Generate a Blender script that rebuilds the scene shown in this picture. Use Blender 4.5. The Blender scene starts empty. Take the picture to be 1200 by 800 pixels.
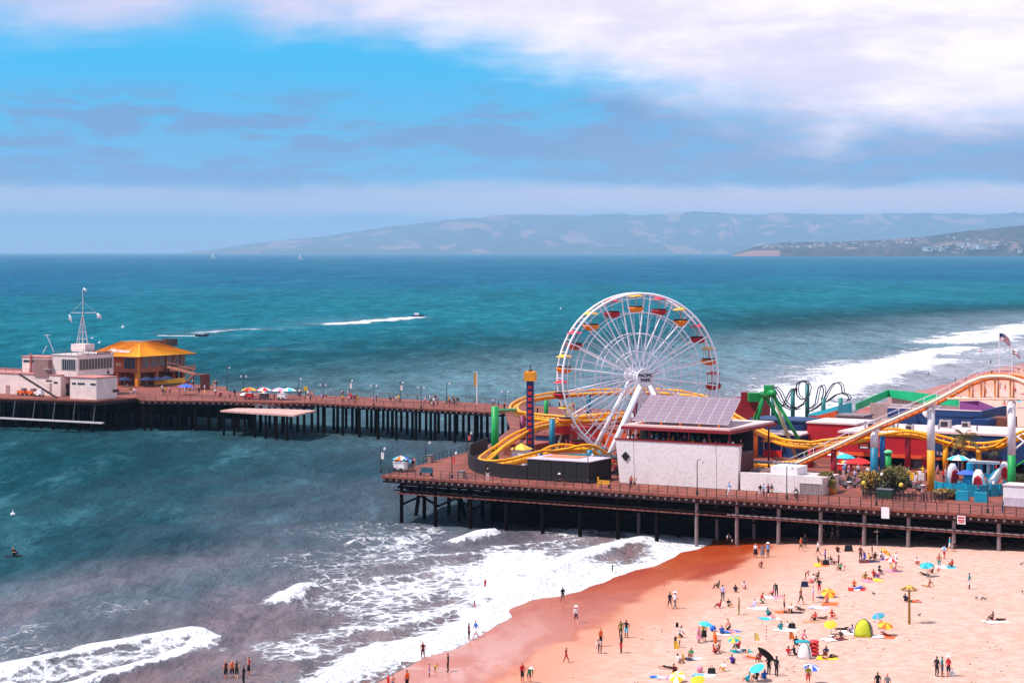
import bpy, bmesh, math, random
import numpy as np
from mathutils import Vector, Matrix
R = math.radians
sc = bpy.context.scene
COL = sc.collection
random.seed(7)

# ------------------------------------------------------------------ camera
F, H, EYE, DECK = 2400.0, 37.5, 295.0, 6.5      # focal length in photo pixels, camera height, eye level row, pier deck height
cam_d = bpy.data.cameras.new('camera'); cam = bpy.data.objects.new('camera', cam_d); COL.objects.link(cam)
cam.location = (0, 0, H); cam.rotation_euler = (R(90), 0, 0)
cam_d.sensor_width = 36; cam_d.lens = F / 1200 * 36; cam_d.shift_y = -(400 - EYE) / 1200
cam_d.clip_start = 1; cam_d.clip_end = 200000
sc.camera = cam

# ------------------------------------------------------------------ exposure
sc.view_settings.view_transform = 'Standard'; sc.view_settings.look = 'None'
sc.view_settings.gamma = 1; sc.view_settings.use_curve_mapping = False
sc.view_settings.exposure = 0.2
sc.cycles.use_denoising = True
sc.cycles.max_bounces = 5; sc.cycles.volume_bounces = 0; sc.cycles.transparent_max_bounces = 6
sc.cycles.sample_clamp_indirect = 4

def lin(r, g, b):
    f = lambda c: (c / 255 / 12.92) if c / 255 <= .04045 else ((c / 255 + .055) / 1.055) ** 2.4
    return (f(r), f(g), f(b), 1.0)

# ------------------------------------------------------------------ sun
SUN_EL, SUN_TO = R(59), Vector((0.95, 0.2, 0)).normalized()   # horizontal direction in which the light travels
sd = bpy.data.lights.new('sun', 'SUN'); sd.energy = 5.0; sd.angle = R(1.0); sd.color = (1.0, .95, .9)
sun = bpy.data.objects.new('sun', sd); COL.objects.link(sun)
ldir = Vector((SUN_TO.x * math.cos(SUN_EL), SUN_TO.y * math.cos(SUN_EL), -math.sin(SUN_EL)))
sun.rotation_euler = ldir.to_track_quat('-Z', 'Y').to_euler(); sun.location = (-60, 100, 120)

# ------------------------------------------------------------------ node helper
class NT:
    def __init__(s, tree): s.t = tree; s.n = tree.nodes; s.l = tree.links; s.n.clear()
    def node(s, typ, **kw):
        n = s.n.new(typ)
        for k, v in kw.items(): setattr(n, k, v)
        return n
    def put(s, sock, v):
        if hasattr(v, 'is_linked') or isinstance(v, bpy.types.NodeSocket): s.l.new(v, sock)
        elif isinstance(v, (tuple, list)): sock.default_value = tuple(v)[:len(sock.default_value)]
        else: sock.default_value = v
    def math(s, op, a, b=0.0, c=0.0, clamp=False):
        n = s.node('ShaderNodeMath', operation=op, use_clamp=clamp)
        s.put(n.inputs[0], a); s.put(n.inputs[1], b); s.put(n.inputs[2], c); return n.outputs[0]
    def smooth(s, v, a, b, lo=0.0, hi=1.0):
        n = s.node('ShaderNodeMapRange', interpolation_type='SMOOTHSTEP')
        s.put(n.inputs[0], v); s.put(n.inputs[1], a); s.put(n.inputs[2], b); s.put(n.inputs[3], lo); s.put(n.inputs[4], hi); return n.outputs[0]
    def mix(s, f, a, b, mode='MIX'):
        n = s.node('ShaderNodeMix', data_type='RGBA', blend_type=mode)
        s.put(n.inputs[0], f); s.put(n.inputs[6], a); s.put(n.inputs[7], b); return n.outputs[2]
    def noise(s, vec, scale, detail=4, rough=.55, dist=0.0):
        n = s.node('ShaderNodeTexNoise'); s.put(n.inputs['Vector'], vec) if vec is not None else None
        n.inputs['Scale'].default_value = scale; n.inputs['Detail'].default_value = detail
        n.inputs['Roughness'].default_value = rough; n.inputs['Distortion'].default_value = dist; return n.outputs[0]
    def vmul(s, vec, m):
        n = s.node('ShaderNodeVectorMath', operation='MULTIPLY'); s.put(n.inputs[0], vec); s.put(n.inputs[1], m); return n.outputs[0]
    def vadd(s, vec, m):
        n = s.node('ShaderNodeVectorMath', operation='ADD'); s.put(n.inputs[0], vec); s.put(n.inputs[1], m); return n.outputs[0]
    def comb(s, x, y, z):
        n = s.node('ShaderNodeCombineXYZ'); s.put(n.inputs[0], x); s.put(n.inputs[1], y); s.put(n.inputs[2], z); return n.outputs[0]

# ------------------------------------------------------------------ world: hazy blue sky with marine-layer cloud
world = bpy.data.worlds.new('World'); sc.world = world; world.use_nodes = True
w = NT(world.node_tree)
SKY = .1
sky = w.node('ShaderNodeTexSky', sky_type='NISHITA'); sky.sun_disc = False
sky.sun_elevation = SUN_EL; sky.sun_rotation = math.atan2(-SUN_TO.x, -SUN_TO.y)
sky.air_density = 1.2; sky.dust_density = .6; sky.ozone_density = 2.0
tc = w.node('ShaderNodeTexCoord'); gen = tc.outputs['Generated']
sep = w.node('ShaderNodeSeparateXYZ'); w.l.new(gen, sep.inputs[0])
az = w.math('MULTIPLY', w.math('ARCTAN2', sep.outputs[0], sep.outputs[1]), 2400.0)       # units: about one photo pixel
el = w.math('MULTIPLY', w.math('ARCSINE', sep.outputs[2]), 2400.0)
def SC(r, g, b):
    c = lin(r, g, b); k = SKY * 1.15; return (c[0] / k, c[1] / k, c[2] / k, 1)
uv = w.comb(w.math('MULTIPLY', az, .001), w.math('MULTIPLY', el, .001), 0.0)
n_big = w.noise(w.vmul(uv, (2.0, 4.5, 1)), 1.6, 5, .55, .3)
n_mid = w.noise(w.vadd(w.vmul(uv, (3.2, 14.0, 1)), (3.1, 1.7, 0)), 1.6, 6, .58, .4)
n_fine = w.noise(w.vadd(w.vmul(uv, (6.0, 24.0, 1)), (1.3, 9.2, 0)), 2.2, 6, .6, .2)
nb = w.math('SUBTRACT', n_big, .5); nm = w.math('SUBTRACT', n_mid, .5)
c_blue = w.mix(w.smooth(el, 70, 250), SC(92, 182, 236), SC(0, 192, 252))
c_blue = w.mix(w.smooth(el, 5, 75, 1, 0), c_blue, SC(132, 168, 224))
base = w.mix(w.smooth(el, 300, 1200, .97, .6), sky.outputs[0], c_blue)
# grey-blue stratus shreds in a band
band = w.math('MULTIPLY', w.smooth(el, 45, 95), w.smooth(el, 165, 205, 1, 0))
grey = w.math('MULTIPLY', band, w.smooth(w.math('ADD', w.math('MULTIPLY', n_mid, .7), w.math('MULTIPLY', n_fine, .3)), .455, .56))
col = w.mix(w.math('MULTIPLY', grey, .8), base, SC(118, 150, 204))
greyr = w.math('MULTIPLY', w.math('MULTIPLY', w.smooth(az, -80, 260), w.smooth(el, 62, 92)), w.smooth(w.math('ADD', el, w.math('MULTIPLY', nb, 120.0)), 120, 190, 1, 0))
col = w.mix(w.math('MULTIPLY', greyr, w.smooth(n_fine, .36, .6, .45, .95)), col, SC(140, 162, 208))
# pale streak above the hills, strong towards the right
st = w.math('MULTIPLY', w.smooth(w.math('ADD', el, w.math('MULTIPLY', nm, 26.0)), 34, 50), w.smooth(w.math('ADD', el, w.math('MULTIPLY', nm, 40.0)), 66, 86, 1, 0))
col = w.mix(w.math('MULTIPLY', st, w.smooth(az, -420, 420, .55, 1.0)), col, SC(232, 218, 240))
# broad cloud deck overhead, its lower edge sinking to the right
edge = w.math('SUBTRACT', 246.0, w.smooth(az, -130, 420, 0.0, 124.0))
up = w.math('SUBTRACT', w.math('ADD', el, w.math('ADD', w.math('MULTIPLY', nb, 120.0), w.math('MULTIPLY', w.math('SUBTRACT', n_fine, .5), 46.0))), edge)
deckm = w.smooth(up, -26, 52)
gap = w.math('MULTIPLY', w.smooth(w.math('ABSOLUTE', w.math('ADD', az, 345.0)), 10, 75, 1, 0), w.smooth(el, 235, 330, 1, .3))
deckm = w.math('MULTIPLY', deckm, w.math('SUBTRACT', 1.0, w.math('MULTIPLY', gap, .75)))
ccol = w.mix(w.smooth(az, -420, 200), SC(228, 222, 252), SC(288, 274, 284))
ccol = w.mix(w.smooth(w.math('ADD', w.math('MULTIPLY', n_big, .6), w.math('MULTIPLY', n_mid, .4)), .38, .6, .6, 0), ccol, SC(206, 200, 236))
# high overhead the deck breaks up the same way it does in view
brk = w.smooth(w.noise(w.vmul(gen, (1, 1, 2.2)), 3.2, 5, .55), .4, .62, .12, .9)
ovh = w.smooth(el, 320, 900)
deckm = w.math('MULTIPLY', deckm, w.mix(ovh, (1, 1, 1, 1), brk))
col = w.mix(deckm, col, ccol)
bg = w.node('ShaderNodeBackground'); bg.inputs[1].default_value = SKY; w.l.new(col, bg.inputs[0])
wo = w.node('ShaderNodeOutputWorld'); w.l.new(bg.outputs[0], wo.inputs[0])

# ------------------------------------------------------------------ coordinates
def P(x, y, z=DECK):
    Y = F * (H - z) / (y - EYE); return Vector(((x - 600) * Y / F, Y, z))
def PD(x, y, Y): return Vector(((x - 600) * Y / F, Y, H - (y - EYE) * Y / F))
UX, VX = Vector((.866, -.5, 0)), Vector((.5, .866, 0))        # along the pier's near edge; away from it
ORG = P(446, 557); ORG.z = 0
def W(u, v, z=DECK): p = ORG + UX * u + VX * v; return Vector((p.x, p.y, z))
def UV(p): d = Vector((p[0], p[1], 0)) - ORG; return d.dot(UX), d.dot(VX)
def uvp(x, y, z=DECK): return UV(P(x, y, z))
YAW = math.atan2(UX.y, UX.x)

# ------------------------------------------------------------------ materials
_mats = {}
def M(name, col, rough=.65, var=.18, scale=1.5, metal=0.0, bump=0.0, stretch=(1, 1, 1), spec=.4):
    if name in _mats: return _mats[name]
    m = bpy.data.materials.new(name); m.use_nodes = True; _mats[name] = m
    t = NT(m.node_tree); c = lin(*col) if max(col) > 1.01 else (*col, 1)
    tcn = t.node('ShaderNodeTexCoord'); vec = t.vmul(tcn.outputs['Object'], stretch)
    nz = t.noise(vec, scale, 5, .6)
    fine = t.noise(vec, scale * 7, 3, .6)
    k = t.math('ADD', t.math('MULTIPLY', nz, .65), t.math('MULTIPLY', fine, .35))
    lo = tuple(max(0, x * (1 - var)) for x in c[:3]) + (1,); hi = tuple(min(1, x * (1 + var)) for x in c[:3]) + (1,)
    b = t.node('ShaderNodeBsdfPrincipled'); t.l.new(t.mix(t.smooth(k, .34, .66), lo, hi), b.inputs['Base Color'])
    b.inputs['Roughness'].default_value = rough; b.inputs['Metallic'].default_value = metal; b.inputs['Specular IOR Level'].default_value = spec
    if bump:
        bn = t.node('ShaderNodeBump'); bn.inputs['Strength'].default_value = bump; bn.inputs['Distance'].default_value = .05
        t.l.new(k, bn.inputs['Height']); t.l.new(bn.outputs[0], b.inputs['Normal'])
    o = t.node('ShaderNodeOutputMaterial'); t.l.new(b.outputs[0], o.inputs[0])
    return m

# ------------------------------------------------------------------ mesh builder
class MB:
    def __init__(s): s.v = []; s.f = []; s.mi = []
    def add(s, verts, faces, mi=0):
        o = len(s.v); s.v += [tuple(p) for p in verts]; s.f += [tuple(i + o for i in f) for f in faces]; s.mi += [mi] * len(faces); return s
    def hexa(s, b, t, mi=0):      # bottom quad, top quad
        return s.add(list(b) + list(t), [(3, 2, 1, 0), (4, 5, 6, 7), (0, 1, 5, 4), (1, 2, 6, 5), (2, 3, 7, 6), (3, 0, 4, 7)], mi)
    def box(s, c, size, rz=0.0, mi=0):
        c = Vector(c); x, y, z = [k / 2 for k in size]; ca, sa = math.cos(rz), math.sin(rz)
        q = lambda a, b, d: (c.x + a * ca - b * sa, c.y + a * sa + b * ca, c.z + d)
        return s.hexa([q(-x, -y, -z), q(x, -y, -z), q(x, y, -z), q(-x, y, -z)], [q(-x, -y, z), q(x, -y, z), q(x, y, z), q(-x, y, z)], mi)
    def fb(s, u0, u1, v0, v1, z0, z1, mi=0):
        return s.hexa([W(u0, v0, z0), W(u1, v0, z0), W(u1, v1, z0), W(u0, v1, z0)], [W(u0, v0, z1), W(u1, v0, z1), W(u1, v1, z1), W(u0, v1, z1)], mi)
    def prism(s, poly, z0, z1, mi=0):
        n = len(poly); a = sum(poly[i][0] * poly[(i + 1) % n][1] - poly[(i + 1) % n][0] * poly[i][1] for i in range(n))
        if a < 0: poly = poly[::-1]
        return s.add([(p[0], p[1], z0) for p in poly] + [(p[0], p[1], z1) for p in poly],
                     [tuple(range(n - 1, -1, -1)), tuple(range(n, 2 * n))] + [(i, (i + 1) % n, n + (i + 1) % n, n + i) for i in range(n)], mi)
    def tube(s, pts, r, sides=6, mi=0, closed=False, caps=True):
        pts = [Vector(p) for p in pts]; n = len(pts); rr = r if isinstance(r, (list, tuple)) else [r] * n
        vs = []; prev = None
        for i, p in enumerate(pts):
            a = pts[(i - 1) % n] if closed or i > 0 else p; b = pts[(i + 1) % n] if closed or i < n - 1 else p
            d = (b - a).normalized() if (b - a).length > 1e-9 else Vector((0, 0, 1))
            if prev is None: x = d.orthogonal().normalized()
            else:
                x = prev - d * prev.dot(d); x = x.normalized() if x.length > 1e-6 else d.orthogonal().normalized()
            prev = x; y = d.cross(x)
            vs += [p + (x * math.cos(2 * math.pi * k / sides) + y * math.sin(2 * math.pi * k / sides)) * rr[i] for k in range(sides)]
        fs = []
        for i in range(n if closed else n - 1):
            j = (i + 1) % n
            fs += [(i * sides + k, i * sides + (k + 1) % sides, j * sides + (k + 1) % sides, j * sides + k) for k in range(sides)]
        if caps and not closed: fs += [tuple(range(sides - 1, -1, -1)), tuple(range((n - 1) * sides, n * sides))]
        return s.add(vs, fs, mi)
    def beam(s, a, b, wd, ht, mi=0):        # rectangular bar
        a, b = Vector(a), Vector(b); d = (b - a).normalized(); up = Vector((0, 0, 1))
        x = d.cross(up); x = x.normalized() if x.length > 1e-4 else Vector((1, 0, 0)); y = x.cross(d)
        q = lambda p, i, j: p + x * i * wd / 2 + y * j * ht / 2
        return s.hexa([q(a, -1, -1), q(a, 1, -1), q(b, 1, -1), q(b, -1, -1)], [q(a, -1, 1), q(a, 1, 1), q(b, 1, 1), q(b, -1, 1)], mi)
    def lathe(s, c, prof, sides=12, mi=0):
        c = Vector(c); vs = []; n = len(prof)
        for r, z in prof: vs += [(c.x + r * math.cos(2 * math.pi * k / sides), c.y + r * math.sin(2 * math.pi * k / sides), c.z + z) for k in range(sides)]
        fs = [(i * sides + k, i * sides + (k + 1) % sides, (i + 1) * sides + (k + 1) % sides, (i + 1) * sides + k) for i in range(n - 1) for k in range(sides)]
        fs += [tuple(range(sides - 1, -1, -1)), tuple(range((n - 1) * sides, n * sides))]
        return s.add(vs, fs, mi)
    def mesh(s, name, off=None):
        me = bpy.data.meshes.new(name); o = Vector(off) if off is not None else Vector()
        me.from_pydata([(p[0] - o.x, p[1] - o.y, p[2] - o.z) for p in s.v], [], s.f)
        if any(s.mi): me.polygons.foreach_set('material_index', s.mi)
        me.update(); return me
    def build(s, name, mats, parent=None, smooth=False, loc=None):
        off = parent['_o'] if parent is not None and '_o' in parent else None
        if parent is None and loc is not None: off = loc
        me = s.mesh(name, off)
        for m in (mats if isinstance(mats, (list, tuple)) else [mats]): me.materials.append(m)
        if smooth: me.polygons.foreach_set('use_smooth', [True] * len(me.polygons))
        o = bpy.data.objects.new(name, me); COL.objects.link(o)
        if parent is not None:
            o.parent = parent
            if '_o' in parent: o['_o'] = parent['_o']
        elif loc is not None: o.location = loc
        return o

def tag(o, label, cat=None, group=None, kind=None):
    if label: o['label'] = label
    if cat: o['category'] = cat
    if group: o['group'] = group
    if kind: o['kind'] = kind
    return o
def thing(name, label, cat, loc=(0, 0, 0), group=None):
    o = bpy.data.objects.new(name, None); COL.objects.link(o); o.location = loc; o['_o'] = tuple(loc); o.empty_display_size = .3
    return tag(o, label, cat, group)
def inst(name, me, parent=None, loc=(0, 0, 0), rz=0.0, s=1.0):
    o = bpy.data.objects.new(name, me); COL.objects.link(o); o.parent = parent; o.rotation_euler.z = rz
    off = Vector(parent['_o']) if parent is not None and '_o' in parent else Vector()
    o.location = Vector(loc) - off; o.scale = (s, s, s) if isinstance(s, (int, float)) else s
    return o
def shared(mb, name, mats):
    me = mb.mesh(name)
    for m in (mats if isinstance(mats, (list, tuple)) else [mats]): me.materials.append(m)
    return me
def smoothpath(pts, step):
    pts = [Vector(p) for p in pts]; out = []
    for i in range(len(pts) - 1):
        p0, p1, p2, p3 = pts[max(i - 1, 0)], pts[i], pts[i + 1], pts[min(i + 2, len(pts) - 1)]
        n = max(1, int((p2 - p1).length / step))
        for k in range(n):
            t = k / n
            out.append(.5 * ((2 * p1) + (p2 - p0) * t + (2 * p0 - 5 * p1 + 4 * p2 - p3) * t * t + (3 * p1 - p0 - 3 * p2 + p3) * t ** 3))
    out.append(pts[-1]); return out

# ------------------------------------------------------------------ shoreline, beach height
shore_px = [(-500, 1500), (0, 1100), (300, 876), (440, 803), (500, 769), (560, 738), (630, 706), (700, 683), (760, 664), (800, 647), (826, 634), (850, 612), (890, 560), (940, 512), (1010, 480), (1100, 452), (1200, 426), (1400, 396), (1900, 360), (3500, 330)]
shore = np.array([P(x, y, 0)[:2] for x, y in shore_px])
def densify(a, step_frac=14):
    q = smoothpath([(p[0], p[1], 0) for p in a], 1e9)
    pts = [Vector((p[0], p[1], 0)) for p in a]; out = []
    for i in range(len(pts) - 1):
        p0, p1, p2, p3 = pts[max(i - 1, 0)], pts[i], pts[i + 1], pts[min(i + 2, len(pts) - 1)]
        for k in range(step_frac):
            t = k / step_frac
            v = .5 * ((2 * p1) + (p2 - p0) * t + (2 * p0 - 5 * p1 + 4 * p2 - p3) * t * t + (3 * p1 - p0 - 3 * p2 + p3) * t ** 3); out.append((v.x, v.y))
    out.append((pts[-1].x, pts[-1].y)); return np.array(out)
shore_d = densify(shore, 8)
def polydist(X, Y, line):
    """distance to a polyline and the sign of the side (positive = right of its direction)"""
    X = np.asarray(X, float).ravel(); Y = np.asarray(Y, float).ravel()
    best = np.full(X.shape, 1e18); side = np.ones(X.shape); par = np.zeros(X.shape)
    for i in range(len(line) - 1):
        ax, ay = line[i]; dx, dy = line[i + 1] - line[i]; L2 = dx * dx + dy * dy + 1e-12
        t = np.clip(((X - ax) * dx + (Y - ay) * dy) / L2, 0, 1)
        ex = X - (ax + t * dx); ey = Y - (ay + t * dy); d = ex * ex + ey * ey
        m = d < best; best[m] = d[m]; side[m] = np.where((dx * (Y - ay) - dy * (X - ax))[m] < 0, 1.0, -1.0); par[m] = (i + t[m]) / (len(line) - 1)
    return np.sqrt(best), side, par
def shore_dist(X, Y):
    d, s, _ = polydist(X, Y, shore_d); d = d * s             # positive inland
    x, y = np.asarray(X, float).ravel(), np.asarray(Y, float).ravel(); k = np.exp(-np.abs(d) / 14.0)
    return d + k * (3.4 * (vnoise(x / 8.5, y / 13.0, 61) - .5) + 1.6 * (vnoise(x / 3.1, y / 5.0, 62) - .5))
def sstep(x, a, b): t = np.clip((x - a) / (b - a), 0, 1); return t * t * (3 - 2 * t)
def vnoise(X, Y, seed=0):
    """cheap smooth value noise"""
    xi = np.floor(X).astype(np.int64); yi = np.floor(Y).astype(np.int64); xf = X - xi; yf = Y - yi
    def h(a, b):
        n = (a * 374761393 + b * 668265263 + seed * 1442695040) & 0x7fffffff
        n = ((n ^ (n >> 13)) * 1274126177) & 0x7fffffff; return ((n ^ (n >> 16)) & 0xffff) / 65535.0
    u = xf * xf * (3 - 2 * xf); v = yf * yf * (3 - 2 * yf)
    return (h(xi, yi) * (1 - u) + h(xi + 1, yi) * u) * (1 - v) + (h(xi, yi + 1) * (1 - u) + h(xi + 1, yi + 1) * u) * v
def beach_z(X, Y):
    d = shore_dist(X, Y)
    z = np.where(d > 0, 3.4 * (1 - np.exp(-np.maximum(d, 0) / 34.0)), .075 * d)
    X = np.asarray(X, float).ravel(); Y = np.asarray(Y, float).ravel()
    dry = sstep(d, 14, 30)
    z = z + dry * (.16 * (vnoise(X / 7, Y / 7, 1) - .5) + .035 * (vnoise(X / 1.6, Y / 1.6, 2) - .5)) 
    return z, d
def gz(x, y): z, _ = beach_z(np.array([x]), np.array([y])); return float(max(z[0], -.12))
def PG(x, y):
    z = 1.0
    for _ in range(6): p = P(x, y, z); z = gz(p.x, p.y)
    p = P(x, y, z); return p
# ------------------------------------------------------------------ sea
def attr_mesh(name, V, faces, attrs, mat, smooth=True):
    me = bpy.data.meshes.new(name)
    me.vertices.add(len(V)); me.vertices.foreach_set('co', np.asarray(V, np.float32).ravel())
    faces = np.asarray(faces, np.int32); me.loops.add(faces.size); me.loops.foreach_set('vertex_index', faces.ravel())
    me.polygons.add(len(faces)); me.polygons.foreach_set('loop_start', np.arange(0, faces.size, 4, dtype=np.int32))
    me.polygons.foreach_set('loop_total', np.full(len(faces), 4, np.int32))
    if smooth: me.polygons.foreach_set('use_smooth', np.ones(len(faces), bool))
    me.update(calc_edges=True); me.validate()
    for k, a in attrs.items():
        at = me.attributes.new(k, 'FLOAT', 'POINT'); at.data.foreach_set('value', np.asarray(a, np.float32))
    me.materials.append(mat); o = bpy.data.objects.new(name, me); COL.objects.link(o); return o
def gridfaces(nr, nc):
    i = np.arange(nr - 1)[:, None] * nc + np.arange(nc - 1)[None, :]
    return np.stack([i, i + 1, i + nc + 1, i + nc], -1).reshape(-1, 4)

# foam strokes: (photo trace on the water plane, half width in metres, strength, crest height)
foam_strokes = [
    ([(-60, 812), (0, 796), (60, 778), (120, 763), (190, 751), (258, 744)], 2.2, 1.0, .55),
    ([(60, 812), (110, 797), (170, 782), (225, 760), (262, 744)], 1.3, 1.0, .25),
    ([(-40, 822), (40, 800), (110, 782), (180, 766), (240, 752)], 3.0, .72, .1),
    ([(326, 713), (340, 704), (352, 697), (367, 690)], 1.5, 1.05, .6),
    ([(528, 637), (548, 633), (566, 630), (584, 627)], 1.3, 1.05, .5),
    ([(400, 641), (420, 636), (450, 633), (482, 633)], .8, .7, .3),
    ([(340, 830), (380, 806), (440, 776), (500, 754), (560, 733), (598, 709), (622, 694)], 2.6, 1.0, .25),
    ([(590, 703), (612, 690), (630, 681)], 2.4, 1.1, .45),
    ([(632, 676), (660, 662), (690, 651), (725, 641), (772, 630)], 1.9, 1.05, .4),
    ([(430, 742), (500, 726), (570, 704), (610, 692)], 1.6, .8, .2),
    ([(360, 690), (420, 682), (480, 676), (540, 672), (600, 668)], 1.3, .66, .2),
    ([(470, 706), (520, 694), (560, 690), (610, 684)], 1.5, .62, .1),
    ([(300, 770), (380, 745), (450, 730), (540, 716)], 2.4, .7, .12),
    ([(430, 668), (480, 655), (530, 650), (600, 650)], 1.8, .62, .15),
    ([(560, 642), (610, 640), (660, 636), (700, 632)], 1.6, .6, .15),
    ([(880, 508), (905, 492), (950, 468), (1000, 447), (1060, 430), (1110, 420)], 14.0, 1.05, .4),
    ([(1010, 436), (1060, 421), (1110, 412), (1140, 406)], 8.0, .9, .3),
    ([(1110, 404), (1150, 398), (1200, 389), (1270, 376), (1400, 362)], 14.0, 1.0, .6),
    ([(1150, 417), (1200, 408), (1280, 398)], 10.0, .6, .1),
    ([(383, 380.5), (420, 378.5), (460, 375.5), (494, 371.5)], 8.0, .95, .3),
    ([(186, 393.5), (210, 394), (236, 394)], 5.0, .9, .2),
    ([(225, 391.5), (280, 386.5), (345, 385)], 5.0, .66, .1),
    ([(300, 410), (320, 410)], 6.0, .4, .0),
]
AC = 640; NR = 620
aa = np.concatenate([np.linspace(-.62, -.29, 40, endpoint=False), np.linspace(-.29, .29, AC - 80), np.linspace(.29, .62, 41)[1:]])
inv = np.linspace(1 / 128.0, 1 / 70000.0, NR); yy = 1 / inv
AA, YY = np.meshgrid(aa, yy); X = (AA * YY).ravel(); Y = YY.ravel()
sd_ = -shore_dist(X, Y)                                   # metres off shore
foam = np.zeros_like(X); crest = np.zeros_like(X)
wob = (vnoise(X / 4.0, Y / 4.0, 5) - .5) * 2.0
for tr, hw, stg, ch in foam_strokes:
    line = densify(np.array([P(a, b, 0)[:2] for a, b in tr]), 6)
    xm0, ym0 = line.min(0) - hw * 5; xm1, ym1 = line.max(0) + hw * 5
    idx = np.nonzero((X > xm0) & (X < xm1) & (Y > ym0) & (Y < ym1))[0]
    if len(idx) == 0: continue
    d, s, par = polydist(X[idx], Y[idx], line)
    endt = sstep(par, 0, .08) * (1 - .8 * sstep(par, .92, 1.0))
    # white water spreads behind the crest (towards the sea), sharp on the shore side
    hwv = np.where(s > 0, hw * .8, hw * 1.5) * (1 + .45 * wob[idx])
    br = .6 * vnoise(X[idx] / (hw * 1.3), Y[idx] / (hw * 2.6), 41) + .4 * vnoise(X[idx] / (hw * .45), Y[idx] / (hw * .9), 42)
    core = np.clip(1.25 - .62 * d / hwv - .75 * (br - .45), 0, 1.0)
    trail = .62 * np.exp(-d / (hw * 3.2)) * (s < 0)
    foam[idx] = np.maximum(foam[idx], stg * np.maximum(core, trail) * (.25 + .75 * endt))
    crest[idx] = np.maximum(crest[idx], ch * np.exp(-(d / (hw * 1.15)) ** 2) * endt)
near = 1 - sstep(Y, 300, 420)
lace = np.interp(sd_, [-1, .4, 3, 10, 22, 34, 50, 75, 110], [.2, .76, .7, .72, .6, .46, .3, .17, 0]) * near
patch = vnoise(X / 17 + .3 * Y / 17, Y / 30, 9) * .6 + vnoise(X / 7, Y / 12, 10) * .4
lace *= sstep(patch, .28, .74) * 1.3
far = sstep(Y, 330, 420) * np.interp(sd_, [0, 4, 30, 60, 95, 120], [.35, .4, .46, .34, .14, 0])
under = sstep(sd_, -1, 1)
# the thin bright rim of the swash
rim = np.exp(-((sd_ - .5) / .55) ** 2) * .85 * near * (.55 + .45 * vnoise(X / 9, Y / 9, 21))
foam = np.maximum.reduce([foam, lace, far, rim])
amp = sstep(sd_, 2, 40)
ang = [(.35, 1.0, 9.0, .16), (-.2, 1.0, 15.0, .2), (.8, .6, 5.0, .07), (-.7, .7, 6.2, .07), (.1, 1, 31.0, .22)]
Z = np.zeros_like(X)
for ax, ay, wl, am in ang:
    L = math.hypot(ax, ay); ph = (X * ax + Y * ay) / L * 2 * math.pi / wl + 3 * vnoise(X / (wl * 3), Y / (wl * 3), int(wl))
    Z += am * (np.abs(np.sin(ph / 2)) * -1.2 + .76) * (1 - sstep(Y, 12 * wl * 6, 12 * wl * 14))
Z = Z * (.18 + .82 * amp) * sstep(sd_, -.2, 6) + crest * (1.7 + .5 * wob) * sstep(sd_, 0, 5)
Z = np.where(sd_ < 0, np.maximum(-2.0, sd_ * .3), Z)      # dives under the sand
m = bpy.data.materials.new('sea_water'); m.use_nodes = True; t = NT(m.node_tree)
a_f = t.node('ShaderNodeAttribute', attribute_name='foam').outputs['Fac']; a_s = t.node('ShaderNodeAttribute', attribute_name='offshore').outputs['Fac']
pos = t.node('ShaderNodeNewGeometry').outputs['Position']
n1 = t.noise(t.vmul(pos, (1, .55, 1)), .018, 5, .55, .6)
n2 = t.noise(t.vmul(pos, (1, .35, 1)), .0035, 4, .5, .4)
so = t.math('ADD', a_s, t.math('MULTIPLY', t.math('SUBTRACT', n1, .5), 34.0))
c = t.mix(t.smooth(so, 1, 12), lin(136, 88, 72), lin(128, 104, 104))
c = t.mix(t.smooth(so, 12, 40), c, t.mix(t.smooth(n1, .42, .6), lin(80, 92, 102), lin(128, 112, 122)))
c = t.mix(t.smooth(so, 44, 70), c, lin(20, 72, 80))
c = t.mix(t.smooth(so, 66, 130), c, lin(0, 58, 66))
c = t.mix(t.smooth(so, 150, 420), c, lin(0, 104, 120))
c = t.mix(t.smooth(so, 500, 1600), c, lin(0, 88, 124))
py_ = t.node('ShaderNodeSeparateXYZ'); t.l.new(pos, py_.inputs[0])
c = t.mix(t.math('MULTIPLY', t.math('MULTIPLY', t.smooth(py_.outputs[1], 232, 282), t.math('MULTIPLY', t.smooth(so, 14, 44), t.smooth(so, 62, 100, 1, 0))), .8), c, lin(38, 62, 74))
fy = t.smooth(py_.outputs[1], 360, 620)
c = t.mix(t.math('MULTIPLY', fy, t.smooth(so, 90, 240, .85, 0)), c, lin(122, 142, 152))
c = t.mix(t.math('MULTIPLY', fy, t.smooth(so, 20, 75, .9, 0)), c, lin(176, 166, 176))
c = t.mix(t.smooth(n2, .42, .62, 0, .55), c, t.mix(.5, c, lin(24, 124, 136)))
fl = t.noise(t.vmul(pos, (1, .7, 1)), .95, 6, .62, 1.4)
fl2 = t.noise(t.vmul(pos, (1, .6, 1)), .22, 5, .6, 1.0)
vo = t.node('ShaderNodeTexVoronoi', feature='DISTANCE_TO_EDGE'); vo.inputs['Scale'].default_value = .55
wv = t.node('ShaderNodeTexNoise'); wv.inputs['Scale'].default_value = .5; wv.inputs['Detail'].default_value = 4; t.l.new(pos, wv.inputs['Vector'])
t.l.new(t.vadd(t.vmul(pos, (1, .62, .3)), t.vmul(wv.outputs['Color'], (2.6, 2.6, 0))), vo.inputs['Vector'])
lc = t.smooth(vo.outputs['Distance'], .0, .22, 1, 0)
fn = t.math('ADD', t.math('ADD', t.math('MULTIPLY', fl, .5), t.math('MULTIPLY', fl2, .3)), t.math('ADD', .02, t.math('MULTIPLY', lc, .14)))
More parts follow.
